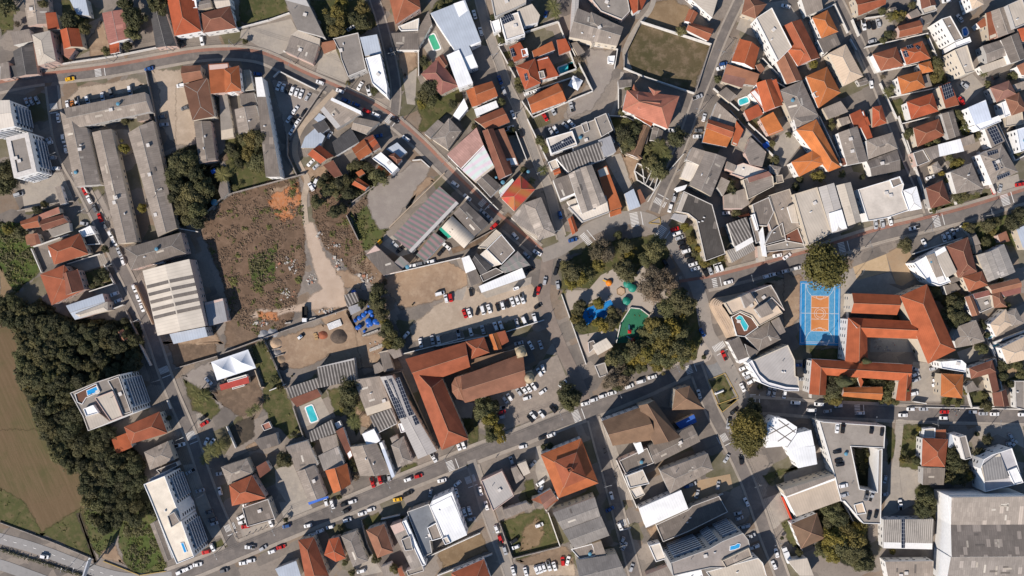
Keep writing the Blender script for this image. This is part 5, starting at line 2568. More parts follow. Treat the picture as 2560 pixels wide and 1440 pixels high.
# zebra crossings: x, y, road direction, stripe run across (px), stripe length (px), stripes
ZEB = [(246, 185, 8, 27, 16, 8), (131, 266, -82, 26, 15, 8), (974, 297, -38, 26, 15, 8), (1208, 505, -42, 26, 14, 8), (1465, 598, 40, 34, 15, 9), (1586, 549, 10, 36, 20, 10), (1650, 583, -35, 40, 18, 10),
       (1787, 708, 12, 26, 12, 6), (1797, 866, -60, 32, 16, 9), (1650, 506, 62, 32, 15, 9), (2105, 622, 14, 34, 16, 9), (2341, 553, 15, 30, 17, 8), (2512, 498, 17, 32, 20, 9), (1441, 1040, 20, 30, 18, 9), (1722, 924, 20, 22, 16, 6),
       (1127, 1166, 21, 30, 17, 9), (1176, 1198, -70, 26, 18, 9), (480, 1088, -68, 28, 20, 9), (410, 925, -68, 24, 16, 8), (575, 1318, -68, 28, 17, 9), (1882, 1000, 0, 30, 15, 9), (2143, 1022, 3, 30, 14, 8), (1561, 1306, -72, 24, 16, 7), (1806, 1096, -62, 26, 20, 8)]
def mark_box(mb, x, y, a, L, Wd, z=ZR + .115):
    c = W(x, y); mb.box((c.x, c.y, z), (L * S, Wd * S, .008), a)
for x, y, a, run, ln, n in ZEB:
    mb = MB(); a = R(a); u = Vector((math.cos(a), -math.sin(a))); v = Vector((u.y, -u.x))
    for k in range(n):
        q = Vector((x, y)) + v * ((k + .5) / n - .5) * run
        mark_box(mb, q.x, q.y, a, ln, run / n * .52)
    q = Vector((x, y)) + u * (ln / 2 + 9)
    mark_box(mb, q.x, q.y, a, 1.8, run * .95)
    tag(mb.build('zebra_crossing', MARK), kind='structure')

# ---------------------------------------------------------------- landmarks used to say where a thing is
LM = [(2048, 790, 'blue sports court'), (1230, 925, 'brown church'), (1500, 782, 'blue play floor'), (1580, 810, 'green play floor'), (583, 912, 'white marquee tent'), (435, 750, 'striped beige warehouse'), (800, 855, 'builders yard'),
      (780, 600, 'dirt track'), (1000, 485, 'big gravel lot'), (1670, 130, 'walled grass field'), (640, 600, 'brown scrub field'), (450, 1270, 'oval pool hotel'), (275, 1000, 'rooftop pool apartments'), (1790, 1390, 'kidney pool hotel'),
      (2470, 1330, 'huge grey warehouse'), (2120, 1110, 'rooftop parking deck'), (1860, 770, 'curved beige building'), (2270, 800, 'orange school wing'), (1290, 483, 'red banded roof'), (1080, 550, 'mauve striped roof'), (20, 290, 'corrugated tower roof'),
      (2360, 120, 'small windowed block'), (300, 420, 'long grey sheds'), (100, 1380, 'highway'), (60, 1150, 'brown field'), (1430, 1165, 'square orange hall'), (50, 390, 'white parapet tower'), (1087, 105, 'green swimming pool'),
      (1415, 172, 'turquoise pool'), (1250, 700, 'long white awning'), (1465, 390, 'saw tooth roof'), (1615, 440, 'roofless ruin'), (1807, 968, 'grass triangle'), (1330, 1320, 'grassy car plot'), (1150, 1385, 'dry grass plot'), (1120, 1300, 'bright white roof'),
      (570, 190, 'bent main street'), (1190, 400, 'pale striped hall'), (1630, 265, 'hipped terracotta house'), (2040, 380, 'blue tarp roof'), (2440, 430, 'solar grey roofs'), (2210, 500, 'cream flat block'), (2340, 640, 'white modern house'),
      (1960, 1110, 'white seamed roof'), (1590, 1040, 'brown weathered roof'), (1010, 960, 'solar panel building'), (640, 960, 'red food stall'), (780, 1035, 'turquoise yard pool'), (2450, 930, 'brown valley roofs'), (2060, 960, 'lower school block'), (1330, 30, 'cream terraces'), (1090, 60, 'pale blue roof'),
      (540, 230, 'orange church hall'), (240, 290, 'grey sheds corner'), (480, 430, 'banana grove'), (1440, 210, 'white pavilion tent')]
def where(px, py, skip=0, self_xy=None):
    l = sorted(LM, key=lambda m: (m[0] - px) ** 2 + (m[1] - py) ** 2)
    l = [m for m in l if (m[0] - px) ** 2 + (m[1] - py) ** 2 > 18 ** 2]
    m = l[skip]; dx, dy = px - m[0], py - m[1]
    a = (math.degrees(math.atan2(-dy, dx)) + 360) % 360
    w = ['right of', 'above right of', 'above', 'above left of', 'left of', 'below left of', 'below', 'below right of'][int((a + 22.5) // 45) % 8]
    return w + ' the ' + m[2]
LABELLED = []      # (object, stem, px, py, noun plural)
def name_later(o, stem, px, py, plural): LABELLED.append((o, stem, px, py, plural))
ORD = 'first second third fourth fifth sixth seventh eighth ninth tenth eleventh twelfth thirteenth fourteenth fifteenth sixteenth seventeenth eighteenth nineteenth twentieth'.split()
ORD += ['twenty-' + q for q in ORD[:9]] + ['thirtieth'] + ['thirty-' + q for q in ORD[:9]] + ['fortieth']
NUM = ['no', 'one', 'two', 'three', 'four', 'five', 'six', 'seven', 'eight', 'nine', 'ten', 'eleven', 'twelve', 'thirteen', 'fourteen', 'fifteen', 'sixteen', 'seventeen', 'eighteen', 'nineteen', 'twenty']
def near2(px, py):
    l = sorted(LM, key=lambda m: (m[0] - px) ** 2 + (m[1] - py) ** 2)
    l = [m for m in l if (m[0] - px) ** 2 + (m[1] - py) ** 2 > 18 ** 2]
    return l[0][2], l[1][2]
def resolve_labels():
    g = {}
    for t in LABELLED: g.setdefault((t[1],) + near2(t[2], t[3]), []).append(t)
    for (stem, a, c), us in g.items():
        n = len(us)
        if n == 1:
            o = us[0]; lab = stem + ' ' + where(o[2], o[3]) + ', near the ' + c
            if len(lab.split()) > 16: lab = stem + ' near the ' + a + ' and the ' + c
            o[0]['label'] = lab; continue
        xs = [u[2] for u in us]; ys = [u[3] for u in us]
        horiz = max(xs) - min(xs) >= max(ys) - min(ys)
        us.sort(key=lambda u: u[2] if horiz else u[3])
        f, r = ('leftmost', 'rightmost') if horiz else ('topmost', 'lowest')
        for k, u in enumerate(us):
            if k == 0: s = f + ' of'
            elif k == n - 1: s = r + ' of'
            elif k < n / 2: s = ORD[k] + (' from left of' if horiz else ' from top of')
            else: s = ORD[n - 1 - k] + (' from right of' if horiz else ' from bottom of')
            lab = s + ' ' + u[4] + ' near the ' + a + ' and the ' + c
            if len(lab.split()) > 16: lab = s + ' ' + u[4] + ' near ' + a + ' and ' + c
            if len(lab.split()) > 16: lab = s + ' ' + u[4] + ' near ' + a
            u[0]['label'] = lab

# ---------------------------------------------------------------- buildings
win_me = MB().box((0, 0, 0), (1, .10, 1), 0, 0).box((0, -.03, 0), (.84, .10, .84), 0, 1).me('window', [M['frame'], M['glass']])
door_me = MB().box((0, 0, 0), (1, .10, 1), 0, 0).box((0, -.04, 0), (.86, .10, .92), 0, 1).me('door', [M['frame'], M['capg']])
TILE = {'ot', 'oo', 'or', 'rt', 'ro', 'bo', 'bt', 'br', 'bp', 'rl', 'rp', 'tr', 'to', 'dt', 'xr'}
SLOPE = lambda m: .60 if m in TILE else (.31 if m in ('gf', 'gd', 'gp', 'df', 'gm', 'tn', 'lf') else .1)
def roof_mesh(kind, mat, pts, h, wallmat):
    """closed roof solid on the ccw outline pts (2-D) at eave height h; returns mesh, ridge segments"""
    P = [Vector((p[0], p[1])) for p in pts]
    n = len(P); th = .22; sl = SLOPE(mat)
    vs = [Vector((p.x, p.y, h)) for p in P]; tops = []; ends = []; ridge = []
    if kind in 'gh' and n == 4:
        if (P[1] - P[0]).length + (P[3] - P[2]).length < (P[2] - P[1]).length + (P[0] - P[3]).length:
            P = P[1:] + P[:1]; vs = vs[1:] + vs[:1]
        wd = ((P[2] - P[1]).length + (P[0] - P[3]).length) / 2; ln = ((P[1] - P[0]).length + (P[3] - P[2]).length) / 2
        A, B = (P[3] + P[0]) / 2, (P[1] + P[2]) / 2; d = (B - A).normalized()
        rise = sl * wd / 2
        if kind == 'h':
            k = min(wd / 2, ln * .48); A = A + d * k; B = B - d * k
        vs += [Vector((A.x, A.y, h + rise)), Vector((B.x, B.y, h + rise))]
        tops = [((0, 1, 5, 4), d), ((2, 3, 4, 5), d)]
        e = [((1, 2, 5), Vector((-d.y, d.x))), ((3, 0, 4), Vector((-d.y, d.x)))]
        if kind == 'h': tops += e
        else: ends = [f[0] for f in e]
        ridge = [(vs[4], vs[5])]
        if kind == 'h': ridge += [(vs[0], vs[4]), (vs[3], vs[4]), (vs[1], vs[5]), (vs[2], vs[5])]
    elif kind in 'hp':
        c = sum(P, Vector((0, 0))) / n; r = min((q - c).length for q in P)
        vs.append(Vector((c.x, c.y, h + sl * r * (.6 if n > 4 else .7))))
        for i in range(n):
            e = (P[(i + 1) % n] - P[i]).normalized(); tops.append(((i, (i + 1) % n, n), e)); ridge.append((vs[i], vs[n]))
    elif kind == 'v' and n == 4:
        if (P[1] - P[0]).length < (P[2] - P[1]).length: P = P[1:] + P[:1]
        vs = []; K = 10; wd = (P[2] - P[1]).length; d = (P[1] - P[0]).normalized()
        for k in range(K + 1):
            t = k / K; z = h + math.sin(math.pi * t) * wd * .22
            for a, b in ((P[0], P[3]), (P[1], P[2])):
                q = a.lerp(b, t); vs.append(Vector((q.x, q.y, z)))
        tops = [((2 * k, 2 * k + 1, 2 * k + 3, 2 * k + 2), d) for k in range(K)]
        ends = [tuple(range(0, 2 * K + 2, 2))[::-1], tuple(range(1, 2 * K + 2, 2))]
        fs = [t[0] for t in tops] + ends
        uv = [[(vs[i].to_2d().dot(d), k * .9 + j) for j, i in enumerate(t[0])] for k, t in enumerate(tops)] + [[(0, 0)] * len(e) for e in ends]
        return mesh('roof', vs, fs, [ROOF[mat], wallmat], [0] * len(tops) + [1, 1], uv, False), []
    elif kind == 'q':
        d = (P[1] - P[0]).normalized(); nn = Vector((-d.y, d.x)); hs = [abs((q - P[0]).dot(nn)) for q in P]; vs = [Vector((q.x, q.y, h + .22 * (max(hs) - t))) for q, t in zip(P, hs)]; tops = [(tuple(range(n)), d)]
    else:                                        # mono-pitch sheet
        d = (P[1] - P[0]).normalized(); nn = Vector((-d.y, d.x))
        hs = [q.dot(nn) for q in P]; lo, hi = min(hs), max(hs); k = min(.07, 1.0 / max(1, hi - lo))
        sg = 1 if (int(P[0].x * 7 + P[0].y * 3) % 2) else -1
        vs = [Vector((q.x, q.y, h + (sg * (t - (lo + hi) / 2)) * k)) for q, t in zip(P, hs)]
        tops = [(tuple(range(n)), d)]
    m0 = len(vs)
    base = n
    low = [Vector((P[i].x, P[i].y, min(vs[i].z, h) - th - (.5 if kind == 's' else 0))) for i in range(n)]
    vs += low
    fs = []; fm = []; uv = []
    for f, d in tops:
        nrm = Vector((-d.y, d.x)); fs.append(f); fm.append(0)
        uv.append([(vs[i].to_2d().dot(d), vs[i].to_2d().dot(nrm)) for i in f])
    for f in ends: fs.append(f); fm.append(1); uv.append([(0, 0)] * len(f))
    for i in range(n):
        j = (i + 1) % n; fs.append((m0 + i, m0 + j, j, i)); fm.append(1); uv.append([(0, 0)] * 4)
    fs.append(tuple(m0 + i for i in range(n))[::-1]); fm.append(1); uv.append([(0, 0)] * n)
    return mesh('roof', vs, fs, [ROOF[mat], wallmat], fm, uv), ridge
def edge_windows(root, pts, h, cap, tower=False):
    n = len(pts); count = 0
    for i in range(n):
        a, b = Vector(pts[i][:2]), Vector(pts[(i + 1) % n][:2]); e = b - a; L = e.length
        if L < 2.6 or cap < 2: continue
        if L < 1e-3: continue
        d = e / L; nr = Vector((d.y, -d.x)); m = (a + b) / 2
        if m.length < 1: continue
        f = nr.dot(-m.normalized())
        if f * h / H * m.length / S < (4.5 if not tower else 3): continue
        fl = max(1, int((h - .6) / 2.9)); k = max(1, int(L / (3.0 if not tower else 2.7)))
        ang = math.atan2(d.y, d.x)
        for z in range(fl):
            if tower and L > 6:
                for part in range(max(1, int(L / 12))):
                    seg = L / max(1, int(L / 12)); c = a + d * (seg * (part + .5)) + nr * .55
                    mb = MB().box((0, 0, 0), (seg * .72, 1.1, .16)).box((0, -.5, .5), (seg * .72, .1, .85))
                    mb.build('balcony', [M['rail']], root, (c.x, c.y, z * 2.9 + .35 + (.4 if z == 0 else 0)), ang)
            for j in range(k):
                if count >= cap: return
                if not tower and hash((int(m.x), j, z)) % 7 == 0: continue
                c = a + d * (L * (j + .5) / k) + nr * .03
                isdoor = not tower and z == 0 and j == k // 2 and k > 1
                o = obj('door' if isdoor else 'window', door_me if isdoor else win_me, root, (c.x, c.y, 1.15 if isdoor else z * 2.9 + 1.7), ang)
                o.scale = (1.0, 1, 2.1) if isdoor else ((1.5 if tower else 1.35), 1, 1.5 if tower else 1.15)
                count += 1
def volume(root, kind, mat, h, px, wall, first):
    P = [W(x, y, h).to_2d() for x, y in px]
    if area2(P) < 0: P = [P[1], P[0]] + P[:1:-1] if kind == 'q' else P[::-1]
    tower = kind in 'tT'
    wide = 2.0 if first == 'wide' else .26
    if kind == 'T': kind = 'g'
    if kind in 'ft':
        wl = inset(P, .02)
        mb = MB(); mb.prism([(q.x, q.y) for q in P], 0, h - .55)
        wo_ = mb.build('wall', wall, root)
        deck_pts = inset(P, wide)
        d = (Vector(P[1]) - Vector(P[0])).normalized(); nn = Vector((-d.y, d.x))
        vs = [(q.x, q.y, h - .5) for q in deck_pts]
        tris = tessellate_polygon([[Vector((q.x, q.y, 0)) for q in deck_pts]])
        fs = [tuple(t) for t in tris]; fs = [f if (Vector(vs[f[1]]) - Vector(vs[f[0]])).cross(Vector(vs[f[2]]) - Vector(vs[f[0]])).z > 0 else f[::-1] for f in fs]
        uv = [[(Vector(vs[i]).to_2d().dot(d), Vector(vs[i]).to_2d().dot(nn)) for i in f] for f in fs]
        ro = obj('roof', mesh('roof', vs, fs, [ROOF[mat]], None, uv), root)
        n = len(P); vv = []; ff = []
        for q, r in zip(P, deck_pts): vv += [(q.x, q.y, h - .56), (q.x, q.y, h), (r.x, r.y, h), (r.x, r.y, h - .56)]
        for i in range(n):
            j = (i + 1) % n
            for e in range(4):
                g = (e + 1) % 4; ff.append((4 * i + e, 4 * j + e, 4 * j + g, 4 * i + g))
        pw = wall if mat not in ('gd', 'cd', 'dk', 'td', 'bt', 'rr') else M['parapet']
        obj('parapet', mesh('parapet', vv, ff, [pw]), ro)
        edge_windows(root, [(q.x, q.y) for q in P], h, 96 if tower else 0 if mat == 'mw' else 30, tower)
        top = vs
        return ro, BVHTree.FromPolygons([Vector(v) for v in vs], fs), P
    ov = .4 if mat in TILE else .12
    wl = inset(P, ov)
    if abs(area2(wl)) < 4: wl = P
    mb = MB(); mb.prism([(q.x, q.y) for q in wl], 0, h - .3)
    mb.build('wall', wall, root)
    me, ridge = roof_mesh(kind, mat, P, h, wall)
    ro = obj('roof', me, root)
    if ridge and kind in 'ghp' and mat not in ('li',):
        mb = MB()
        for a, b in ridge:
            if (b - a).length > 1: mb.tube(a + Vector((0, 0, .02)), b + Vector((0, 0, .02)), .09, .09, 5)
        cm = ROOF[mat] if mat in ('gp', 'gq', 'lf', 'lw', 'lg') else M['capw'] if mat in TILE else M['capg']
        mb.build('ridge_cap', cm, ro)
    edge_windows(root, [(q.x, q.y) for q in wl], h, 0 if kind == 'q' else 96 if tower else 16, tower)
    return ro, BVHTree.FromPolygons([v.co.copy() for v in me.vertices], [tuple(p.vertices) for p in me.polygons]), P
TONE = dict(ot='orange tiled', oo='bright orange tiled', rt='red tiled', ro='dark orange tiled', bo='faded orange tiled', bt='dark brown tiled', br='brown tiled', bp='pinkish brown', rl='pale red', rp='patchy red', tr='terracotta tiled', to='terracotta tiled',
            dt='weathered brown tiled', rd='red', rr='brick red', gf='grey beige sheeted', gd='dark grey sheeted', gp='patchy grey sheeted', gq='dark patchy grey', gm='mid grey sheeted', df='charcoal', rf='faded red', gw2='mottled grey', dk='charcoal', pr='faded pink', rc='sandy',
            cd='grey concrete', cw='off white', cr='cream', td='shaded dark', dc='concrete', ts='beige', ti='beige', rw='white', mw='white', ap='grey', bk='black', lb='grey', bd='dark brown', cv='pale', lf='beige sheeted', lw='pale cream', lg='light grey', wm='white',
            ww='white sheeted', wb='bluish white', bm='bluish grey', gl='steel grey', tn='tan', tn2='tan', tb='blue', aw='blue', oy='yellow orange', gn='green', gw='light metal', sw='dark ribbed', sr='grey ribbed', gr='grey ribbed', li='cream ribbed', mo='mauve striped',
            ms='mauve striped', mg='faintly striped', mp='pale striped', xr='red banded')
TONE['or'] = 'deep orange tiled'
SHAPE = dict(q='single pitch', T='gable topped', g='gabled', h='hipped', f='flat roofed', s='single pitch', t='flat topped', v='vaulted', p='pyramid roofed')
SKYL = [plain('translucent_sheet', (.55, .50, .43), .6), plain('replaced_sheet', (.42, .37, .31), .8), plain('old_dark_sheet', (.15, .13, .115), .85)]
AC_ME = MB().box((0, 0, .35), (.9, .4, .65)).box((0, 0, .72), (.5, .3, .06)).me('air_conditioner', [M['white']])
TANK_ME = MB().lathe((0, 0, 0), [(.7, 0), (.78, .5), (.85, 1.0)], 14).lathe((0, 0, 1.0), [(.88, 0), (.8, .1), (.3, .28)], 14).me('roof_tank', [M['ltblue']])
HATCH_ME = MB().box((0, 0, .3), (1.5, 1.3, .6)).box((0, 0, .65), (1.7, 1.5, .1)).me('roof_hatch', [M['parapet']])
VENT_ME = MB().tube((0, 0, -.3), (0, 0, 1.2), .12, .12, 8).tube((0, 0, 1.25), (0, 0, 1.45), .22, .05, 8).me('vent_pipe', [M['metal']])
cur = None; NB = 0
BLD = []
def hsh(px): return int(abs(px[0][0] * 13 + px[0][1] * 7))
def centre(px): return (sum(p[0] for p in px) / len(px), sum(p[1] for p in px) / len(px))
def poly_gap(a, b):
    return min(math.hypot(p[0] - q[0], p[1] - q[1]) for p in a for q in b) if not any(inpoly(*p, b) for p in a) and not any(inpoly(*p, a) for p in b) else 0
def start_building(kind, mat, h, px, text):
    c = centre(px); A = abs(area2(px)) / 2 * S * S
    nm = 'apartment_tower' if kind in 'tT' else 'apartment_block' if h >= 13 and mat not in ('mw',) else 'shed' if A < 70 else 'house' if A < 330 else 'hall'
    cat = {'apartment_tower': 'tower block', 'apartment_block': 'apartment block', 'shed': 'shed', 'house': 'house', 'hall': 'building'}[nm]
    g = W(c[0], c[1])
    e = empty(nm, (0, 0, 0)); tag(e, None, cat, {'shed': 'sheds and lean-tos', 'house': 'houses of the town', 'hall': 'larger buildings of the town'}.get(nm, 'tall buildings'))
    if text: e['label'] = text
    else:
        size = 'small ' if A < 70 else 'long ' if A > 330 and False else ''
        noun = {'apartment_block': 'apartment block', 'apartment_tower': 'tower'}.get(nm, nm if nm != 'hall' else 'large building')
        name_later(e, f"{TONE[mat]} {SHAPE[kind]} {noun}", c[0], c[1], f"{TONE[mat]} {SHAPE[kind]} {noun}s")
    return e
for o, l in recs:
    w = l.split()
    if w[0] == 'terr' and cur:
        k = len(pts_of(l, o)) // 2; pp = pts_of(l, o); O_, I_ = smooth_line(pp[:k], 5), smooth_line(pp[k:], 5); m = 40
        rs_ = lambda q: [q[int(i * (len(q) - 1) / m)] for i in range(m + 1)]
        O_, I_ = rs_(O_), rs_(I_)
        for s_ in range(6):
            hh = 3.2 + s_ * 1.1; a = [x.lerp(y, s_ / 6) for x, y in zip(O_, I_)]; c = [x.lerp(y, (s_ + (.72 if s_ else 1.02)) / 6) for x, y in zip(O_, I_)]
            A = [W(q.x, q.y, hh) for q in a]; C = [W(q.x, q.y, hh) for q in c]; vs = []; fs = []
            for q, r in zip(A, C): vs += [(q.x, q.y, 0), (q.x, q.y, hh), (r.x, r.y, hh), (r.x, r.y, 0)]
            for i in range(m):
                for e in range(3): fs.append((4 * i + e, 4 * i + 4 + e, 4 * i + 5 + e, 4 * i + e + 1))
            fs += [(0, 1, 2, 3), (4 * m + 3, 4 * m + 2, 4 * m + 1, 4 * m)]
            obj('terrace', mesh('terrace', vs, fs, [ROOF['ts']]), cur['root'])
        continue
    if w[0] not in ('b', '+', 'sp', 'rs', 'roofpool', 'roofpool2', 'roofpool3'): continue
    px = pts_of(l, o)
    if w[0] in 'b+':
        kind, mat, h = w[1], w[2], float(w[3]); text = None
        for seg in l.split('|')[1:]:
            if len(seg.split()) > 3: text = seg.strip()
        h = h * (1.25 if mat in TILE else 1.2) if h < 11 else h
        h += (hsh(px) % 9 - 4) * .035
        wall = WALLS[hsh(px) % len(WALLS)]
        if mat in ('wm', 'mw', 'ww', 'cv', 'wb', 'cw', 'rw', 'lb', 'ap', 'cr') or kind in 'tT': wall = WALLS[3] if mat not in ('ap', 'lb') else WALLS[2]
        if mat == 'bk': wall = ROOF['ro']  # black deck paints in the darkness down the hall's roof well
        if mat in ('ts', 'ti'): wall = WALLS[4]
        if w[0] == '+' and cur and cur.get('huge'): wall = cur['wall']
        if w[0] == 'b' or cur is None or poly_gap(px, cur['px']) > 5:
            if not text and w[0] == '+': pass
            cur = dict(huge=mat in ('mw', 'cw', 'ap'), wall=wall, root=start_building(kind, mat, h, px, text), px=list(px), h=h, vols=[]); BLD.append(cur)
        else: cur['px'] += px
        ro, bvh, P = volume(cur['root'], kind, mat, h, px, wall, 'wide' if 'wide parapet' in l else '')
        cur['vols'].append((ro, bvh, P, h, px))
        A = abs(area2(P)) / 2; rc = random.Random(hsh(px)); c0 = sum((Vector(p[:2]) for p in P), Vector((0, 0))) / len(P)
        def spot(m=.62):
            q = Vector(P[rc.randrange(len(P))][:2]).lerp(Vector(P[rc.randrange(len(P))][:2]), rc.random()); q = c0 + (q - c0) * rc.uniform(.1, m)
            r = bvh.ray_cast(Vector((q.x, q.y, 200)), Vector((0, 0, -1))); return r[0]
        ed = (Vector(P[1][:2]) - Vector(P[0][:2])); ea = math.atan2(ed.y, ed.x)
        if mat in ('gf', 'gd', 'gm', 'gp', 'gq', 'lf', 'lg') and A > 70 and kind not in 'ft':
            for _ in range(min(7, int(A / 90) + rc.randrange(2))):
                q = spot()
                if q:
                    dd = Vector((math.cos(ea), math.sin(ea))); dd = dd if rc.random() < .5 else Vector((-dd.y, dd.x)); L_ = rc.uniform(.9, 2.2); e2 = Vector((-dd.y, dd.x)) * .45
                    cs = [q.to_2d() + dd * sx * L_ + e2 * sy for sx, sy in ((-1, -1), (1, -1), (1, 1), (-1, 1))]; vs_ = []
                    for t_ in cs:
                        r = bvh.ray_cast(Vector((t_.x, t_.y, 200)), Vector((0, 0, -1)))[0]
                        if r is None: break
                        vs_.append(r + Vector((0, 0, .05)))
                    if len(vs_) == 4:
                        vs_ += [v - Vector((0, 0, .07)) for v in vs_]
                        obj('skylight', mesh('skylight', vs_, [(0, 1, 2, 3)] + [(4 + i, 4 + (i + 1) % 4, (i + 1) % 4, i) for i in range(4)], [SKYL[rc.randrange(3)]]), ro)
        if kind in 'ft' and A > 45 or (mat in ('gf', 'gd', 'cd') and A > 120):
            for _ in range(min(5, 1 + int(A / 140))):
                q = spot()
                if not q: continue
                typ = rc.random()
                if typ < .35: o_ = obj('air_conditioner', AC_ME, ro, q, ea)
                elif typ < .47: o_ = obj('roof_tank', TANK_ME, ro, q)
                elif typ < .8: o_ = obj('roof_hatch', HATCH_ME, ro, q, ea)
                else: o_ = obj('vent_pipe', VENT_ME, ro, q)
    else:
        best = None; c = centre(px) if px else (o[0] + float(w[1]) / o[2], o[1] + float(w[2]) / o[2])
        for v in cur['vols']:
            if inpoly(c[0], c[1], v[4]): best = v
        ro, bvh, P, h, _ = best or cur['vols'][0]
        def onroof(x, y):
            z = h
            for _ in range(4):
                q = W(x, y, z); r = bvh.ray_cast(Vector((q.x, q.y, 200)), Vector((0, 0, -1)))
                if r[0] is None: break
                z = r[0].z
            return W(x, y, z)
        if w[0] in ('sp', 'rs'):
            q = [onroof(*p) + Vector((0, 0, .18)) for p in px]
            q = q if area2(q) > 0 else q[::-1]
            e1 = (q[1] - q[0]); L1, L2 = e1.length, (q[3] - q[0]).length
            vs = q + [v - Vector((0, 0, .12)) for v in q]
            uv = [[(0, 0), (L1, 0), (L1, L2), (0, L2)]] + [[(0, 0)] * 4] * 4
            nm, mt_ = ('solar_panel', M['solar']) if w[0] == 'sp' else ('painted_line', MARK) if w[1] == 'ln' else ('skylight_strip', ROOF[w[1]])
            if w[0] == 'rs': vs = [v - Vector((0, 0, .09)) for v in vs]
            obj(nm, mesh(nm, vs, [(0, 1, 2, 3)] + [(4 + i, 4 + (i + 1) % 4, (i + 1) % 4, i) for i in range(4)], [mt_, M['grid'] if w[0] == 'sp' else mt_], [0, 1, 1, 1, 1], uv), ro)
        else:
            if len(px) < 3:
                a = o[0] + float(w[1]) / o[2], o[1] + float(w[2]) / o[2]; r = float(w[3])
                px = [(a[0] - 8, a[1] + 2), (a[0] - 3, a[1] - 6), (a[0] + 3, a[1] - 4), (a[0] + 10, a[1] + 10), (a[0] + 9, a[1] + 14), (a[0] + 4, a[1] + 14)]
            q = ccw([W(x, y, h).to_2d() for x, y in px])
            pool = MB().prism([(v.x, v.y) for v in q], h - .48, h - .2).build('pool_rim', M['white'], ro)
            obj('pool_water', MB().prism([(v.x, v.y) for v in inset(q, .25)], h - .46, h - .19).me('pool_water', [WATER["pool" if w[0] == "roofpool" else "pool_sky"]]), pool)

# ---------------------------------------------------------------- swimming pools, walls and yard things
def rounded(q, r, k=4):
    out = []
    n = len(q)
    for i in range(n):
        a, b, c = Vector(q[i - 1][:2]), Vector(q[i][:2]), Vector(q[(i + 1) % n][:2])
        u, v = (a - b), (c - b); t = min(r, u.length * .4, v.length * .4)
        p, s = b + u.normalized() * t, b + v.normalized() * t
        for j in range(k + 1):
            f = j / k; out.append(p * (1 - f) ** 2 + b * 2 * f * (1 - f) + s * f * f)
    return out
WALLN = dict(w=('wallw', 'white boundary wall'), g=('block', 'grey block boundary wall'), s=('walls', 'sand coloured boundary wall'), y=('wally', 'low yellow kerb wall'), r=('wallr', 'red and orange banner fence'))
for o, l in recs:
    w = l.split()
    px = pts_of(l, o)
    one = None
    if len(w) > 2 and not px:
        try: one = (o[0] + float(w[-3 if False else 1]) / o[2], o[1] + float(w[2]) / o[2])
        except ValueError: one = None
    if w[0] == 'pl':
        q = rounded(ccw([W(*p).to_2d() for p in px]), .9)
        c = centre(px); e = empty('swimming_pool', (0, 0, 0)); tag(e, None, 'pool', 'swimming pools')
        rim = rounded(inset(ccw([W(*p).to_2d() for p in px]), -.55), 1.2)
        MB().prism([(v.x, v.y) for v in rim], .02, .22).build('coping', M['white'], e)
        MB().prism([(v.x, v.y) for v in q], .05, .245).build('water_surface', WATER[w[1]], e)
        name_later(e, {'pool': 'turquoise swimming pool', 'pool_green': 'green watered swimming pool', 'pool_blue': 'deep blue swimming pool'}[w[1]], c[0], c[1], 'swimming pools')
    elif w[0] == 'w':
        hgt = float(w[2]); mb = MB(); th = .32 if hgt > .9 else .22
        P = [W(*p) for p in px]
        for a, b in zip(P, P[1:]):
            d = b - a
            mb.box(((a.x + b.x) / 2, (a.y + b.y) / 2, hgt / 2 + .001 * (len(mb.v) % 7)), (d.length + th * .9, th, hgt), math.atan2(d.y, d.x))
        ob = mb.build('boundary_wall' if w[1] != 'r' else 'banner_fence', M[WALLN[w[1]][0]])
        # coping course
        cp = MB()
        for a, b in zip(P, P[1:]):
            d = b - a
            cp.box(((a.x + b.x) / 2, (a.y + b.y) / 2, hgt + .05), (d.length + th, th + .1, .08), math.atan2(d.y, d.x))
        cp.build('coping', M[WALLN[w[1]][0]], ob)
        c = px[len(px) // 2] if len(px) > 2 else centre(px)
        tag(ob, None, 'wall', 'boundary walls'); name_later(ob, WALLN[w[1]][1], c[0], c[1], WALLN[w[1]][1] + 's')

# ---------------------------------------------------------------- trees
def m_leaf(name, c, light, dark):
    t = NT(name); rnd = t.n('ObjectInfo').outputs['Random']
    at = t.n('Attribute', attribute_name='clump').outputs['Fac']
    a = t.mix(at, c, light)
    a = t.mix(t.math('MULTIPLY', t.ramp(rnd, .35, 1), .75), a, dark)
    a = t.mix(t.math('MULTIPLY', t.ramp(rnd, .30, 0), .55), a, (light[0] * 1.25 + .01, light[1] * 1.1, light[2] * 1.05))
    m = t.col(a, .75)
    return m
LEAF = dict(g=m_leaf('leaves_green', (.066, .071, .028), (.15, .145, .062), (.10, .085, .042)), d=m_leaf('leaves_dark', (.036, .043, .02), (.10, .098, .042), (.065, .06, .032)),
            y=m_leaf('leaves_olive', (.115, .105, .024), (.20, .165, .035), (.13, .10, .04)), b=m_leaf('leaves_bare_brown', (.11, .085, .058), (.18, .145, .098), (.10, .085, .045)),
            f=m_leaf('leaves_round_tree', (.068, .066, .018), (.15, .13, .034), (.085, .07, .025)), p=m_leaf('palm_fronds', (.07, .08, .026), (.16, .155, .055), (.10, .09, .03)), c=m_leaf('conifer_needles', (.04, .05, .022), (.08, .088, .036), (.05, .048, .022)),
            s=m_leaf('scrub_leaves', (.085, .095, .03), (.15, .145, .045), (.11, .09, .04)), q=m_leaf('dry_scrub', (.15, .098, .066), (.26, .18, .12), (.17, .115, .075)))
BARK = plain('bark', (.12, .085, .06), .9)
def attr(me, vals):
    a = me.attributes.new('clump', 'FLOAT', 'FACE'); a.data.foreach_set('value', vals)
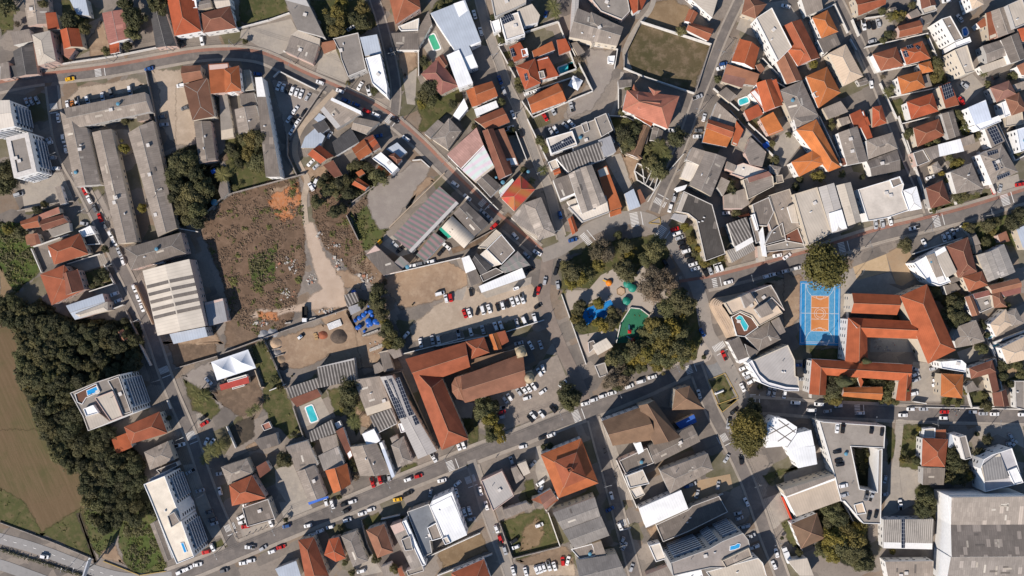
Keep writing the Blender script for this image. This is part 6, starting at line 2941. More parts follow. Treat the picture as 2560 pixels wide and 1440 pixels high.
def leaf_quad(vs, fs, c, nrm, s, spin):
    a = nrm.orthogonal().normalized(); b = nrm.cross(a)
    u = a * math.cos(spin) + b * math.sin(spin); v = nrm.cross(u)
    n = len(vs); vs += [c - u * s - v * s * .45, c - v * s * .7 + u * s * .2, c + u * s + v * s * .3, c + v * s * .75 - u * s * .1]
    fs.append((n, n + 1, n + 2, n + 3))
def crown(seed, nclump, nleaf, leaf, flat=.75, spread=1.0, hole=0.0):
    rg = random.Random(seed); vs = []; fs = []; at = []
    cl = []
    for k in range(nclump):
        for _ in range(20):
            p = Vector((rg.uniform(-1, 1), rg.uniform(-1, 1), rg.uniform(-.55, 1)))
            rr = .66 + .42 * noise.noise((math.atan2(p.y, p.x) * 1.6, seed, 0)) 
            if math.hypot(p.x, p.y) < rr * (1 - .45 * max(0, p.z)) and p.length > .25: break
        cl.append((p, rg.uniform(.14, .36), rg.random()))
    for p, r, tone in cl:
        for k in range(nleaf):
            d = Vector((rg.gauss(0, 1), rg.gauss(0, 1), rg.gauss(.25, 1))).normalized()
            q = p + d * r * rg.uniform(.55, 1.12)
            nrm = (d + Vector((rg.gauss(0, .5), rg.gauss(0, .5), .35 + rg.gauss(0, .4)))).normalized()
            leaf_quad(vs, fs, Vector((q.x * spread, q.y * spread, q.z * flat)), nrm, leaf * rg.uniform(.6, 1.3), rg.uniform(0, 6.3)); at.append(max(0, min(1, tone * .75 + rg.uniform(-.1, .35))))
    return vs, fs, at
PROTO = {}
def proto(kind):
    out = []
    for sd_ in range(3):
        if kind == 'p':
            rg = random.Random(sd_); vs = []; fs = []; at = []
            for k in range(15):
                a = k * 2.4 + rg.uniform(-.2, .2); d = Vector((math.cos(a), math.sin(a), 0)); side = Vector((-d.y, d.x, 0)); up = rg.uniform(.15, .75)
                for j in range(9):
                    t0 = (j + .4) / 9; c = d * t0 * 1.05 + Vector((0, 0, up * t0 - 1.05 * t0 * t0 * (.5 + up * .5)))
                    for sg in (-1, 1):
                        n = len(vs); L = .34 * math.sin(math.pi * (.12 + .86 * t0)); tip = c + side * sg * L + d * .12 - Vector((0, 0, L * .5))
                        vs += [c - d * .035, c + d * .05, tip]; fs.append((n, n + 1, n + 2)); at.append(rg.random())
            cm = mesh('crown', vs, fs, [LEAF['p']]); attr(cm, at)
            tm = MB().tube((0, 0, -2.0), (.05, .03, -.02), .07, .045, 7).me('trunk', [BARK])
        elif kind == 'c':
            rg = random.Random(sd_ + 40); vs = []; fs = []; at = []
            for k in range(1500):
                z = rg.random() ** 1.3; rad = (1 - z) * (.85 + .25 * noise.noise((z * 9, sd_, 1))) + .05; a = rg.uniform(0, 6.283); q = rad * math.sqrt(rg.uniform(.25, 1))
                leaf_quad(vs, fs, Vector((q * math.cos(a), q * math.sin(a), z * 3.6 - .8 - q * .25)), Vector((math.cos(a) * .6, math.sin(a) * .6, .6)).normalized(), .11 * rg.uniform(.6, 1.3), rg.uniform(0, 6.3)); at.append(rg.random())
            cm = mesh('crown', vs, fs, [LEAF['c']]); attr(cm, at)
            tm = MB().tube((0, 0, -1.6), (0, 0, 2.2), .09, .02, 7).me('trunk', [BARK])
        else:
            big = kind == 'f'
            nc, nl, lf = (150, 70, .05) if big else (60, 50, .055) if kind == 'b' else (58, 85, .068)
            vs, fs, at = crown(sd_ * 11 + ord(kind), nc, nl, lf, .62 if big else .75, 1.12)
            cm = mesh('crown', vs, fs, [LEAF[kind]]); attr(cm, at)
            mb = MB().tube((0, 0, -1.5), (.02, .02, -.25), .10, .075, 8); rg = random.Random(sd_)
            for k in range(7):
                a = k * .9; mb.tube((.02, .02, -.35), (math.cos(a) * .55, math.sin(a) * .55, rg.uniform(.0, .45)), .06, .015, 6)
            tm = mb.me('trunk', [BARK])
        out.append((tm, cm))
    return out
for k in 'gdybfpc': PROTO[k] = proto(k)
TNAME = dict(g=('leafy_tree', 'green leafy tree'), d=('dark_tree', 'dark green tree'), y=('olive_tree', 'olive yellow tree'), b=('bare_tree', 'thin brownish tree'), f=('round_tree', 'huge round dense tree'), p=('palm_tree', 'splayed palm tree'), c=('conifer', 'tall dark conifer'))
TREES = []
def tree(kind, px, py, r, rg=random, wood=None):
    rad = r * S; z0 = {'p': 2.0, 'c': 1.6}.get(kind, 1.5) * rad
    zc = z0 if kind != 'p' else max(3.5, 2.0 * rad)
    tm, cm = PROTO[kind][rg.randrange(3)]
    c = W(px, py, zc)
    nm, lab = TNAME[kind]
    e = empty(nm, (c.x, c.y, 0)); tag(e, None, 'tree' if kind != 'p' else 'palm', 'palms' if kind == 'p' else 'trees of the town')
    rot = rg.uniform(0, 6.28)
    for me in (tm, cm):
        o = obj(me.name.split('.')[0], me, e, (0, 0, zc if kind != 'p' else zc), rot)
        sz = rad * rg.uniform(.9, 1.12); o.scale = (sz * rg.uniform(.92, 1.1), sz, (zc / 2.0 if kind == 'p' and me is tm else sz) * (1 if me is tm else rg.uniform(.85, 1.15)))
        if me is tm and kind != 'p': o.scale.z = zc / {'c': 1.6}.get(kind, 1.5)
    TREES.append((px, py, rad))
    if wood: e['label'] = wood; e['group'] = 'trees of the dense wood'; return
    if kind in 'gdyb': lab = ('small ' if r < 10 else 'large ' if r > 19 else '') + lab
    name_later(e, lab, px, py, lab.replace('tree', 'trees', 1) if kind != 'c' else 'tall dark conifers')
rg = random.Random(5)
for o, l in recs:
    w = l.split()
    if w[0] == 't': tree(w[1], o[0] + float(w[2]) / o[2], o[1] + float(w[3]) / o[2], float(w[4]), rg)
    if w[0] == 'F':
        P = pts_of(l, o); sp, r = float(w[2]) , float(w[3])
        got = []
        x0, x1, y0, y1 = min(p[0] for p in P), max(p[0] for p in P), min(p[1] for p in P), max(p[1] for p in P)
        for _ in range(1500):
            q = (rg.uniform(x0, x1), rg.uniform(y0, y1))
            if inpoly(*q, P) and all((q[0] - g[0]) ** 2 + (q[1] - g[1]) ** 2 > sp * sp for g in got):
                got.append(q); tree(w[1], q[0], q[1], r * rg.uniform(.6, 1.35), rg, {'d': 'dark green tree in the dense wood beside the brown field', 'g': 'mid green tree in the dense wood beside the brown field', 'y': 'olive yellow tree standing out of the dense wood beside the brown field'}[w[1]])
# ---------------------------------------------------------------- scrub and tall grass: uncountable, one object per plot
def tufts(name, polys, mat, dens, size, hgt, seed, thr=.0):
    rg = random.Random(seed); vs = []; fs = []; at = []
    for P in polys:
        A = abs(area2(P)) / 2 * S * S
        x0, x1, y0, y1 = min(p[0] for p in P), max(p[0] for p in P), min(p[1] for p in P), max(p[1] for p in P)
        n = int(A * dens); k = 0; tries = 0
        while k < n and tries < n * 6:
            tries += 1; x, y = rg.uniform(x0, x1), rg.uniform(y0, y1)
            if not inpoly(x, y, P): continue
            t = noise.noise((x * .035, y * .035, seed)) + .5 * noise.noise((x * .12, y * .12, seed))
            if t + rg.uniform(-.22, .22) < thr: continue
            k += 1; c = W(x, y); s = size * rg.uniform(.5, 1.4) * (1 + max(0, t))
            for j in range(6):
                d = Vector((rg.gauss(0, 1), rg.gauss(0, 1), abs(rg.gauss(.3, .7)))).normalized()
                leaf_quad(vs, fs, Vector((c.x, c.y, 0)) + Vector((d.x * s, d.y * s, .08 + d.z * hgt * rg.uniform(.3, 1) * (1 + max(0, t)))), (d + Vector((0, 0, .5))).normalized(), s * .55, rg.uniform(0, 6.3))
                at.append(max(0, min(1, .35 + t * .6 + rg.uniform(-.25, .25))))
    me = mesh(name, vs, fs, [mat]); attr(me, at)
    return tag(obj(name, me), kind='stuff')
byk = {}
for kind, p in patches: byk.setdefault(kind, []).append(p)
tufts('scrub_bushes', byk.get('scrub', []) , LEAF['s'], .35, .45, .55, 1)
tufts('lush_scrub', byk.get('lush', []), LEAF['g'], .8, .6, 1.1, 2)
tufts('dry_scrub', byk.get('scrubdry', []) + byk.get('mud', [])[:3], LEAF['q'], 1.5, .26, .40, 3)
tufts('green_scrub', byk.get('scrubdry', []), LEAF['s'], .7, .34, .5, 9, .42)
tufts('undergrowth', byk.get('jungle', []), LEAF['d'], .28, .8, 1.6, 4)
tufts('grass_tufts', byk.get('grass', []), LEAF['s'], .10, .3, .25, 5)

# ---------------------------------------------------------------- vehicles
def paint(n, c): 
    t = NT('car_paint_' + n); t.b.inputs['Coat Weight'].default_value = .4; t.b.inputs['Coat Roughness'].default_value = .1
    return t.col(c, .35)
PAINT = dict(w=paint('white', (.78, .78, .78)), s=paint('silver', (.42, .43, .45)), g=paint('grey', (.14, .145, .155)), k=paint('black', (.016, .017, .02)), r=paint('red', (.48, .02, .018)), b=paint('blue', (.03, .09, .26)), y=paint('yellow', (.75, .42, .02)), o=paint('orange', (.55, .2, .05)))
PNAME = dict(w='white', s='silver', g='grey', k='black', r='red', b='blue', y='yellow', o='orange')
M['tyre'] = plain('tyre_rubber', (.018, .018, .018), .9)
M['lamp'] = plain('headlight_glass', (.75, .75, .72), .2)
M['tail'] = plain('tail_light', (.4, .02, .02), .3)
M['carglass'] = plain('car_glass', (.012, .015, .02), .08, 0, .1)
def loft(secs, mi=0, cap=True):
    """secs: list of x, list of (y, z) half outlines -> closed mirrored shell"""
    vs = []; fs = []; k = len(secs[0][1])
    for x, prof in secs:
        for y, z in prof: vs.append((x, y, z))
        for y, z in reversed(prof): vs.append((x, -y, z))
    n = 2 * k
    for i in range(len(secs) - 1):
        for j in range(n):
            a, b = i * n + j, i * n + (j + 1) % n
            fs.append((a, a + n, b + n, b))
    fs += [tuple(range(n)), tuple(range((len(secs) - 1) * n, len(secs) * n))[::-1]]
    return vs, fs
def car_parts(L, Wd, hood, cab0, cab1, tail, top, bonnet=.82):
    """cabin from cab0 to cab1 along x (front = +x)"""
    hw = Wd / 2; h = L / 2
    def sec(x, w, z): return (x, [(w * .86, .28), (w, .45), (w, z - .16), (w * .9, z), ])
    body = loft([sec(-h, hw * .82, .72), sec(-h + .14, hw * .95, tail), sec(-h * .55, hw, tail + .03), sec(0, hw, .9), sec(cab1, hw, .9), sec(h - .5, hw * .97, bonnet), sec(h - .12, hw * .88, bonnet - .08), sec(h, hw * .74, .58)])
    f, r = cab1, cab0
    rw = hw * .74
    cabv, cabf = loft([(r, [(hw * .88, .86), (hw * .86, .90)]), (r + (.30 if tail > .9 else .55), [(hw * .88, .86), (rw, top - .04)]), ((f + r) / 2, [(hw * .9, .86), (rw * 1.03, top)]), (f - .75, [(hw * .88, .86), (rw, top - .03)]), (f, [(hw * .86, .86), (hw * .84, .90)])])
    roof_y = rw
    mb = MB(); mb.add(*body); mb.add(cabv, cabf)
    bm_ = mb.me('body', [PAINT['w']])
    r1 = r + (.30 if tail > .9 else .55)
    def slab(p, off): 
        n = (Vector(p[1]) - Vector(p[0])).cross(Vector(p[2]) - Vector(p[0])).normalized()
        if n.dot(Vector(off)) < 0: p = p[::-1]; n = -n
        q = [Vector(v) + n * .02 for v in p]; b = [Vector(v) - n * .02 for v in p]; k = len(p)
        return b + q, [tuple(range(k, 2 * k)), tuple(range(k))[::-1]] + [(i, (i + 1) % k, k + (i + 1) % k, k + i) for i in range(k)]
    G = [M['carglass']]
    def slabme(name, p, off): return MB().add(*slab(p, off)).me(name, G)
    ws = slabme('windscreen', [(f - .04, hw * .76, .925), (f - .04, -hw * .76, .925), (f - .70, -rw * .88, top - .065), (f - .70, rw * .88, top - .065)], (1, 0, 1))
    rwn = slabme('rear_window', [(r + .05, hw * .74, .93), (r + .05, -hw * .74, .93), (r1 - .03, -rw * .86, top - .075), (r1 - .03, rw * .86, top - .075)], (-1, 0, 1))
    sds = []
    for s in (1, -1):
        sds.append(slabme('side_window', [(r + .42, s * hw * .885, .92), (f - .28, s * hw * .885, .92), (f - .80, s * rw * 1.02, top - .10), (r1 + .10, s * rw * 1.02, top - .10)], (0, s, .3)))
    wh = MB().tube((0, -.1, 0), (0, .1, 0), .31, .31, 12).tube((0, -.105, 0), (0, .105, 0), .17, .17, 8, 1).me('wheel', [M['tyre'], M['metal']])
    hl = MB().box((0, 0, 0), (.16, .34, .12)).me('headlight', [M['lamp']])
    tl = MB().box((0, 0, 0), (.10, .30, .14)).me('tail_light', [M['tail']])
    xs = (h - .78, -h + .78)
    return [('body', bm_, [(0, 0, 0)]), ('windscreen', ws, [(0, 0, 0)]), ('rear_window', rwn, [(0, 0, 0)]), ('side_window', sds[0], [(0, 0, 0)]), ('side_window', sds[1], [(0, 0, 0)]), ('wheel', wh, [(x, y * (hw - .08), .31) for x in xs for y in (1, -1)]),
            ('headlight', hl, [(h - .10, y * hw * .66, .66) for y in (1, -1)]), ('tail_light', tl, [(-h + .02, y * hw * .68, .72) for y in (1, -1)])]
CARS = dict(hatchback=car_parts(3.95, 1.72, 0, -1.72, 1.15, .94, 1.48), saloon=car_parts(4.45, 1.76, 0, -1.55, 1.15, .90, 1.45), suv=car_parts(4.3, 1.84, 0, -1.95, 1.2, 1.0, 1.66, .95), van=car_parts(4.6, 1.85, 0, -2.22, 1.75, 1.0, 1.95, .95))
# pickup: short cabin and an open load bed
def pickup_parts():
    p = car_parts(5.1, 1.85, 0, -.55, 1.5, .95, 1.75, .98)
    bed = MB().box((-1.65, 0, 1.0), (1.7, 1.45, .06), 0, 0).me('load_bed', [M['tyre']])
    return p + [('load_bed', bed, [(0, 0, 0)])]
CARS['pickup'] = pickup_parts()
CNAME = dict(hatchback='parked_car', saloon='parked_car', suv='parked_car', van='van', pickup='pickup_truck')
seen = []
def car(kind, colr, px, py, ang, z=0.0, stem=None):
    for q in seen:
        if (q[0] - px) ** 2 + (q[1] - py) ** 2 < 80: return
    seen.append((px, py))
    c = W(px, py, z + .7)
    if z == 0: z = ZR + .09 if any((l_ - Vector((px, py))).length_squared < (r_[2] / 2 + 6) ** 2 for r_, L_ in zip(ROADS, lines) for l_ in L_[::3]) else .03
    e = empty(CNAME[kind], (c.x, c.y, z), R(ang)); tag(e, None, {'van': 'van', 'pickup': 'pickup'}.get(kind, 'car'), 'cars and vans of the town')
    for nm, me, locs in CARS[kind]:
        for lc in locs:
            o = obj(nm, me, e, lc)
            if nm == 'body':
                o.material_slots[0].link = 'OBJECT'; o.material_slots[0].material = PAINT[colr]
    word = {'suv': 'tall car', 'saloon': 'saloon car', 'hatchback': 'hatchback'}.get(kind, kind)
    name_later(e, f'{PNAME[colr]} {word}', px, py, f'{PNAME[colr]} {word}s')
rg = random.Random(11)
KINDS = ['hatchback'] * 5 + ['saloon'] * 4 + ['suv'] * 2 + ['pickup']
for o, l in recs:
    w = l.split()
    if w[0] in ('c', 'V', 'cz') and len(w) == 5:
        k = 'van' if w[0] == 'V' else rg.choice(KINDS)
        car(k, w[1], o[0] + float(w[2]) / o[2], o[1] + float(w[3]) / o[2], float(w[4]) + (180 if rg.random() < .5 else 0), 10.95 if w[0] == 'cz' else 0)
    elif w[0] == 'r':
        cs = w[1]; x0, y0, x1, y1, a = map(float, w[2:7]); n = len(cs)
        for i, ch in enumerate(cs):
            if ch == '-': continue
            t = i / max(1, n - 1)
            car(rg.choice(KINDS), ch, o[0] + (x0 + (x1 - x0) * t) / o[2], o[1] + (y0 + (y1 - y0) * t) / o[2], a + (180 if rg.random() < .4 else 0) + rg.uniform(-3, 3))

# ---------------------------------------------------------------- one-off things
def at1(w, o, i=1): return (o[0] + float(w[i]) / o[2], o[1] + float(w[i + 1]) / o[2])
TARP = plain('blue_tarpaulin', (.03, .13, .50), .5)
TENT = plain('white_tent_cloth', (.74, .76, .80), .6, 0, .04)
STONE = plain('tower_stone', (.40, .32, .21), .85, 0, .2)
COPPER = plain('tower_top_dark', (.07, .06, .05), .7)
PILE = dict(sand=m_ground('sand_heap', ((.44, .30, .19), (.52, .37, .25), (.56, .42, .3)), .3), sandd=m_ground('coarse_sand_heap', ((.3, .21, .13), (.38, .27, .18), (.42, .31, .21)), .3), gravel=m_ground('gravel_heap', ((.24, .22, .21), (.3, .28, .27), (.36, .34, .32)), .3, 2),
            grey=m_ground('crushed_stone_heap', ((.28, .28, .29), (.36, .36, .37), (.42, .41, .41)), .3, 2), dark=m_ground('dark_heap', ((.07, .055, .045), (.12, .09, .07), (.16, .12, .09)), .4, 2), red=m_ground('brick_heap', ((.26, .08, .045), (.36, .12, .06), (.3, .14, .09)), .4, 2))
PLN = dict(sand='sand', sandd='coarse sand', gravel='gravel', grey='pale crushed stone', dark='dark scrap soil', red='red brick')
RUBM = [plain('rubble_white', (.50, .46, .41), .9), plain('rubble_grey', (.36, .34, .32), .9), plain('rubble_brick', (.40, .19, .12), .9)]
CLOTH = [plain('clothing_' + n, c, .9) for n, c in (('white', (.7, .7, .7)), ('navy', (.03, .05, .14)), ('red', (.4, .04, .04)), ('grey', (.25, .25, .26)), ('blue', (.08, .2, .42)))]
SKIN = plain('skin', (.42, .25, .17), .7); HAIR = plain('dark_hair', (.02, .014, .01), .8)
def body_mesh():
    """standing figure, one continuous skinned surface"""
    j = [((0, 0, .95), .135), ((0, 0, 1.18), .125), ((0, 0, 1.38), .15), ((0, 0, 1.50), .058), ((0, .01, 1.60), .095), ((0, .01, 1.70), .09)]
    ed = [(0, 1), (1, 2), (2, 3), (3, 4), (4, 5)]
    for s in (1, -1):
        b = len(j)
        j += [((s * .17, 0, 1.40), .062), ((s * .235, -.03, 1.13), .046), ((s * .22, .10, .92), .036), ((s * .20, .16, .86), .030)]
        ed += [(2, b), (b, b + 1), (b + 1, b + 2), (b + 2, b + 3)]
        b = len(j)
        j += [((s * .095, .02 * s, .88), .092), ((s * .11, .06 * s, .50), .062), ((s * .115, -.03 * s, .10), .045), ((s * .12, .10, .045), .038)]
        ed += [(0, b), (b, b + 1), (b + 1, b + 2), (b + 2, b + 3)]
    me = bpy.data.meshes.new('person'); me.from_pydata([q[0] for q in j], ed, [])
    o = bpy.data.objects.new('person', me); COL.objects.link(o)
    sk = o.modifiers.new('skin', 'SKIN'); sb = o.modifiers.new('sub', 'SUBSURF'); sb.levels = sb.render_levels = 1
    lay = me.skin_vertices[0] if me.skin_vertices else None
    for i, q in enumerate(j): lay.data[i].radius = (q[1], q[1]); 
    lay.data[0].use_root = True
    dg = bpy.context.evaluated_depsgraph_get(); ev = o.evaluated_get(dg)
    me2 = bpy.data.meshes.new_from_object(ev)
    bpy.data.objects.remove(o)
    me2.name = 'person'; me2.materials.clear()
    for m in (CLOTH[0], SKIN, CLOTH[1]): me2.materials.append(m)
    for p in me2.polygons:
        z = p.center.z
        p.material_index = 1 if z > 1.47 or (z < 1.12 and abs(p.center.x) > .19) else 2 if z < .95 else 0
        p.use_smooth = True
    return me2
PERSON = body_mesh()
HAIRM = MB().lathe((0, 0, 1.64), [(.1, 0), (.105, .05), (.09, .11), (.05, .145), (.01, .155)], 12).me('hair', [HAIR], True)
def person(px, py, i):
    c = W(px, py, .9)
    o = obj('person', PERSON, None, (c.x, c.y, .1 if (px, py) and 2170 < px < 2300 and 840 < py < 880 else .22), rg.uniform(0, 6.28))
    o.material_slots[0].link = 'OBJECT'; o.material_slots[0].material = CLOTH[i % 5]
    tag(o, None, 'person', 'people on foot'); h = obj('hair', HAIRM, o)
    name_later(o, f"person on foot in {['white', 'navy', 'red', 'grey', 'blue'][i % 5]} top", px, py, f"people in {['white', 'navy', 'red', 'grey', 'blue'][i % 5]} tops")
def moto(px, py, a):
    c = W(px, py, .4); e = empty('motorcycle', (c.x, c.y, .2), a); tag(e, None, 'motorcycle', 'parked motorcycles')
    for x in (-.62, .62): MB().tube((x, -.06, .3), (x, .06, .3), .3, .3, 12).build('wheel', M['tyre'], e)
    MB().tube((-.6, 0, .45), (.5, 0, .6), .11, .13, 8).box((.1, 0, .78), (.5, .26, .22), 0, 0, .7).build('body', PAINT['k'], e)
    MB().box((-.38, 0, .82), (.6, .26, .09)).build('seat', M['tyre'], e)
    MB().tube((.45, -.36, 1.02), (.45, .36, 1.02), .03, .03, 6).tube((.45, 0, 1.0), (.62, 0, .3), .03, .03, 6).build('handlebar', M['metal'], e)
    name_later(e, 'black parked motorcycle', px, py, 'parked motorcycles')
def blob(px, py, rpx, hgt, mat, seed):
    r = rpx * S; rgl = random.Random(seed); c = W(px, py); vs = [(0, 0, hgt)]; fs = []; K, N = 6, 22
    for k in range(1, K + 1):
        t = k / K
        for i in range(N):
            a = 6.2832 * i / N; rr = r * t * (1 + .18 * noise.noise((math.cos(a) * 1.4, math.sin(a) * 1.4, seed)))
            vs.append((rr * math.cos(a), rr * math.sin(a) * .85, max(.0, hgt * (1 - t ** 1.3) + .12 * hgt * noise.noise((a * 2, t * 3, seed)) * (t < 1)) - .02 * (k == K)))
    fs += [(0, 1 + i, 1 + (i + 1) % N) for i in range(N)]
    for k in range(K - 1):
        for i in range(N):
            a, b = 1 + k * N + i, 1 + k * N + (i + 1) % N; fs.append((a, a + N, b + N, b))
    return obj('material_heap', mesh('material_heap', vs, fs, [mat], None, None, True), None, (c.x, c.y, .05))
npers = 0
for ri, (o, l) in enumerate(recs):
    w = l.split(); px = pts_of(l, o); k = w[0]
    if k == 'hu': person(*at1(w, o), npers); npers += 1
    elif k == 'moto':
        for q in px: moto(q[0], q[1], rg.uniform(0, 3.1))
    elif k in ('tarp_blue',):
        q = at1(w, o); r = float(w[3]) * S; c = W(*q); mb = MB()
        N = 7; vs = []; 
        for i in range(N):
            for j in range(N): vs.append(((i / (N - 1) - .5) * 2 * r, (j / (N - 1) - .5) * 1.7 * r, 2.3 + .35 * noise.noise((i * .7, j * .7, ri)) ))
        fs = [(i * N + j, (i + 1) * N + j, (i + 1) * N + j + 1, i * N + j + 1) for i in range(N - 1) for j in range(N - 1)]
        e = empty('tarpaulin_shelter', (c.x, c.y, 0 if (q[1] > 420 or q[0] < 1990) else 4), .5); tag(e, None, 'tarpaulin', 'blue tarpaulins')
        obj('sheet', mesh('sheet', vs, fs, [TARP]), e)
        for sx in (-1, 1):
            for sy in (-1, 1): MB().tube((sx * r * .9, sy * r * .75, 0), (sx * r * .9, sy * r * .75, 2.3), .05, .05, 6).build('pole', M['metal'], e)
        name_later(e, 'blue tarpaulin shelter', *q, 'blue tarpaulins')
    elif k == 'bowl':
        q = at1(w, o); c = W(*q); e = empty('water_tank', (c.x, c.y, 0)); tag(e, 'large light blue round water tank beside the banana grove wall', 'water tank')
        MB().lathe((0, 0, 0), [(1.25, 0), (1.4, .6), (1.5, 1.7)], 24).build('tank_body', M['ltblue'], e); MB().lathe((0, 0, 1.7), [(1.55, 0), (1.5, .12), (.7, .45), (.25, .5)], 24).build('lid', M['ltblue'], e)
    elif k == 'tank':
        q = at1(w, o); r = float(w[3]) * S; c = W(*q, 6); e = empty('water_tank', (c.x, c.y, 0)); tag(e, None, 'water tank', 'water tanks')
        MB().tube((-r * .6, -r * .6, 0), (-r * .6, -r * .6, 5), .1, .1).tube((r * .6, -r * .6, 0), (r * .6, -r * .6, 5), .1, .1).tube((0, r * .7, 0), (0, r * .7, 5), .1, .1).build('stand', M['metal'], e)
        MB().lathe((0, 0, 5), [(r * .85, 0), (r * .95, .5), (r, 1.3)], 20).build('tank_body', M['ltblue'], e); MB().lathe((0, 0, 6.3), [(r * 1.04, 0), (r, .1), (r * .4, .3)], 20).build('lid', M['ltblue'], e)
        name_later(e, 'round blue water tank', *q, 'blue water tanks')
    elif k == 'drum':
        q = at1(w, o); r = float(w[3]) / o[2] * S * .85; c = W(*q); e = empty('water_tank', (c.x, c.y, .05), rg.uniform(0, 6)); tag(e, None, 'water tank', 'blue tanks stored in the builders yard')
        tip = rg.random() < .35
        b = MB().lathe((0, 0, 0), [(r * .8, 0), (r * .92, r * .5), (r, r * 1.2)], 18).lathe((0, 0, r * 1.2), [(r * 1.06, 0), (r, .1), (r * .5, r * .25), (r * .2, r * .27)], 18).build('tank_body', M['blue'], e)
        if tip: b.rotation_euler = (1.35, 0, 0); b.location = (0, 0, r * .9)
        name_later(e, 'blue plastic water tank', *q, 'blue tanks in the yard')
    elif k == 'pile':
        q = (o[0] + float(w[2]) / o[2], o[1] + float(w[3]) / o[2]); rr = float(w[4]) / o[2]
        p = blob(q[0], q[1], rr, rr * S * .42, PILE[w[1]], ri); tag(p, None, 'heap', 'heaps in the builders yard'); name_later(p, 'heap of ' + PLN[w[1]], *q, 'heaps of ' + PLN[w[1]])
    elif k == 'rub':
        n = int(w[-1]); lo = [min(p[i] for p in px) for i in (0, 1)]; hi = [max(p[i] for p in px) for i in (0, 1)]
        mb = MB()
        for i in range(n * 4):
            c = W(rg.gauss((lo[0] + hi[0]) / 2, (hi[0] - lo[0]) / 3.5), rg.gauss((lo[1] + hi[1]) / 2, (hi[1] - lo[1]) / 3.5)); s = rg.uniform(.15, .8) if i % 6 else rg.uniform(.7, 1.6)
            mb.box((c.x, c.y, s * .2), (s, s * rg.uniform(.4, 1), s * .4), rg.uniform(0, 3), (0, 0, 1, 2, 0)[i % 5], rg.uniform(.6, 1))
        tag(mb.build('rubble', RUBM), kind='stuff')
    elif k == 'stack':
        q = [W(*p) for p in px[:4]] if len(px) >= 4 else None
        c = sum(q, Vector()) / 4; d = q[1] - q[0]; v = q[3] - q[0]; a = math.atan2(d.y, d.x); typ = w[1]
        e = empty('material_stack', (c.x, c.y, .05), a); tag(e, None, 'stack', 'stacked building materials')
        nrow = {'pipe': 6, 'block': 1, 'plank': 3, 'timber': 3}[typ]; Lx, Ly = d.length, v.length
        mt = {'pipe': M['white'], 'block': M['capg'], 'plank': RUBM[0], 'timber': plain('timber', (.42, .27, .13), .8)}[typ]
        for i in range(nrow):
            y = Ly * ((i + .5) / nrow - .5)
            if typ == 'pipe': MB().tube((-Lx / 2, y, .5), (Lx / 2, y, .5), .42 * Ly / nrow * 1.1, .42 * Ly / nrow * 1.1, 10).build('pipe', mt, e)
            elif typ == 'block':
                for jx in range(max(2, int(Lx / 2))):
                    n2 = max(2, int(Lx / 2)); MB().box((Lx * ((jx + .5) / n2 - .5), y, .5), (Lx / n2 * .93, Ly * .9, 1.0)).build('pallet_of_blocks', mt, e)
            else: MB().box((rg.uniform(-.3, .3), y, .25), (Lx, Ly / nrow * .8, .5)).build('board', mt, e)
        ctr = centre(px[:4]); name_later(e, {'pipe': 'stack of white pipes', 'block': 'row of pale block pallets', 'plank': 'stack of white boards', 'timber': 'stack of timber beams'}[typ], *ctr, typ + ' stacks')
    elif k == 'truck':
        q = (o[0] + float(w[2]) / o[2], o[1] + float(w[3]) / o[2]); c = W(*q, 1)
        e = empty('truck', (c.x, c.y, .1), R(float(w[4]) + (180 if w[1] == 'tipper' else 180)))
        tag(e, 'white cab tipper truck parked on the pale dirt beside the block wall' if w[1] == 'tipper' else 'white box truck with a long pale body on the street by the kidney pool hotel', 'truck')
        L = 7.5
        MB().box((2.6, 0, 1.5), (2.0, 2.3, 2.1), 0, 0, .9).build('cab', PAINT['w'], e)
        MB().box((3.58, 0, 1.9), (.12, 2.0, .8)).build('windscreen', M['carglass'], e)
        if w[1] == 'tipper':
            b = MB().box((-1.2, 0, 1.0), (5.2, 2.3, .25)); [b.box((-1.2, s * 1.1, 1.6), (5.2, .12, 1.0)) for s in (1, -1)]; b.box((-3.75, 0, 1.6), (.12, 2.3, 1.0)).box((1.35, 0, 1.7), (.12, 2.3, 1.2)); b.build('tipper_body', M['tyre'], e)
        else: MB().box((-1.2, 0, 1.9), (5.3, 2.4, 2.5)).build('box_body', PAINT['w'], e)
        MB().box((-.3, 0, .75), (7.2, .9, .2)).build('chassis', M['tyre'], e)
        for x in (2.6, -1.6, -2.8):
            for y in (-1, 1): MB().tube((x, y - .14, .48), (x, y + .14, .48), .48, .48, 14).build('wheel', M['tyre'], e)
    elif k == 'bobcat':
        q = (o[0] + float(w[2]) / o[2], o[1] + float(w[3]) / o[2]); c = W(*q); e = empty('loader', (c.x, c.y, .05), R(40)); tag(e, 'small white skid loader on the sandy floor of the builders yard', 'loader')
        MB().box((0, 0, .9), (2.2, 1.4, .9)).box((-.2, 0, 1.7), (1.2, 1.2, .9), 0, 0, .8).build('body', PAINT['w'], e)
        for s in (1, -1):
            MB().tube((-.9, s * .8, 1.5), (1.5, s * .8, .6), .09, .09).build('lift_arm', PAINT['k'], e)
            for x in (-.65, .65): MB().tube((x, s * .85 - .15, .4), (x, s * .85 + .15, .4), .4, .4, 12).build('wheel', M['tyre'], e)
        MB().box((1.8, 0, .4), (.7, 1.7, .5), 0, 0, .7).build('bucket', PAINT['k'], e)
    elif k in ('tent', 'tent2'):
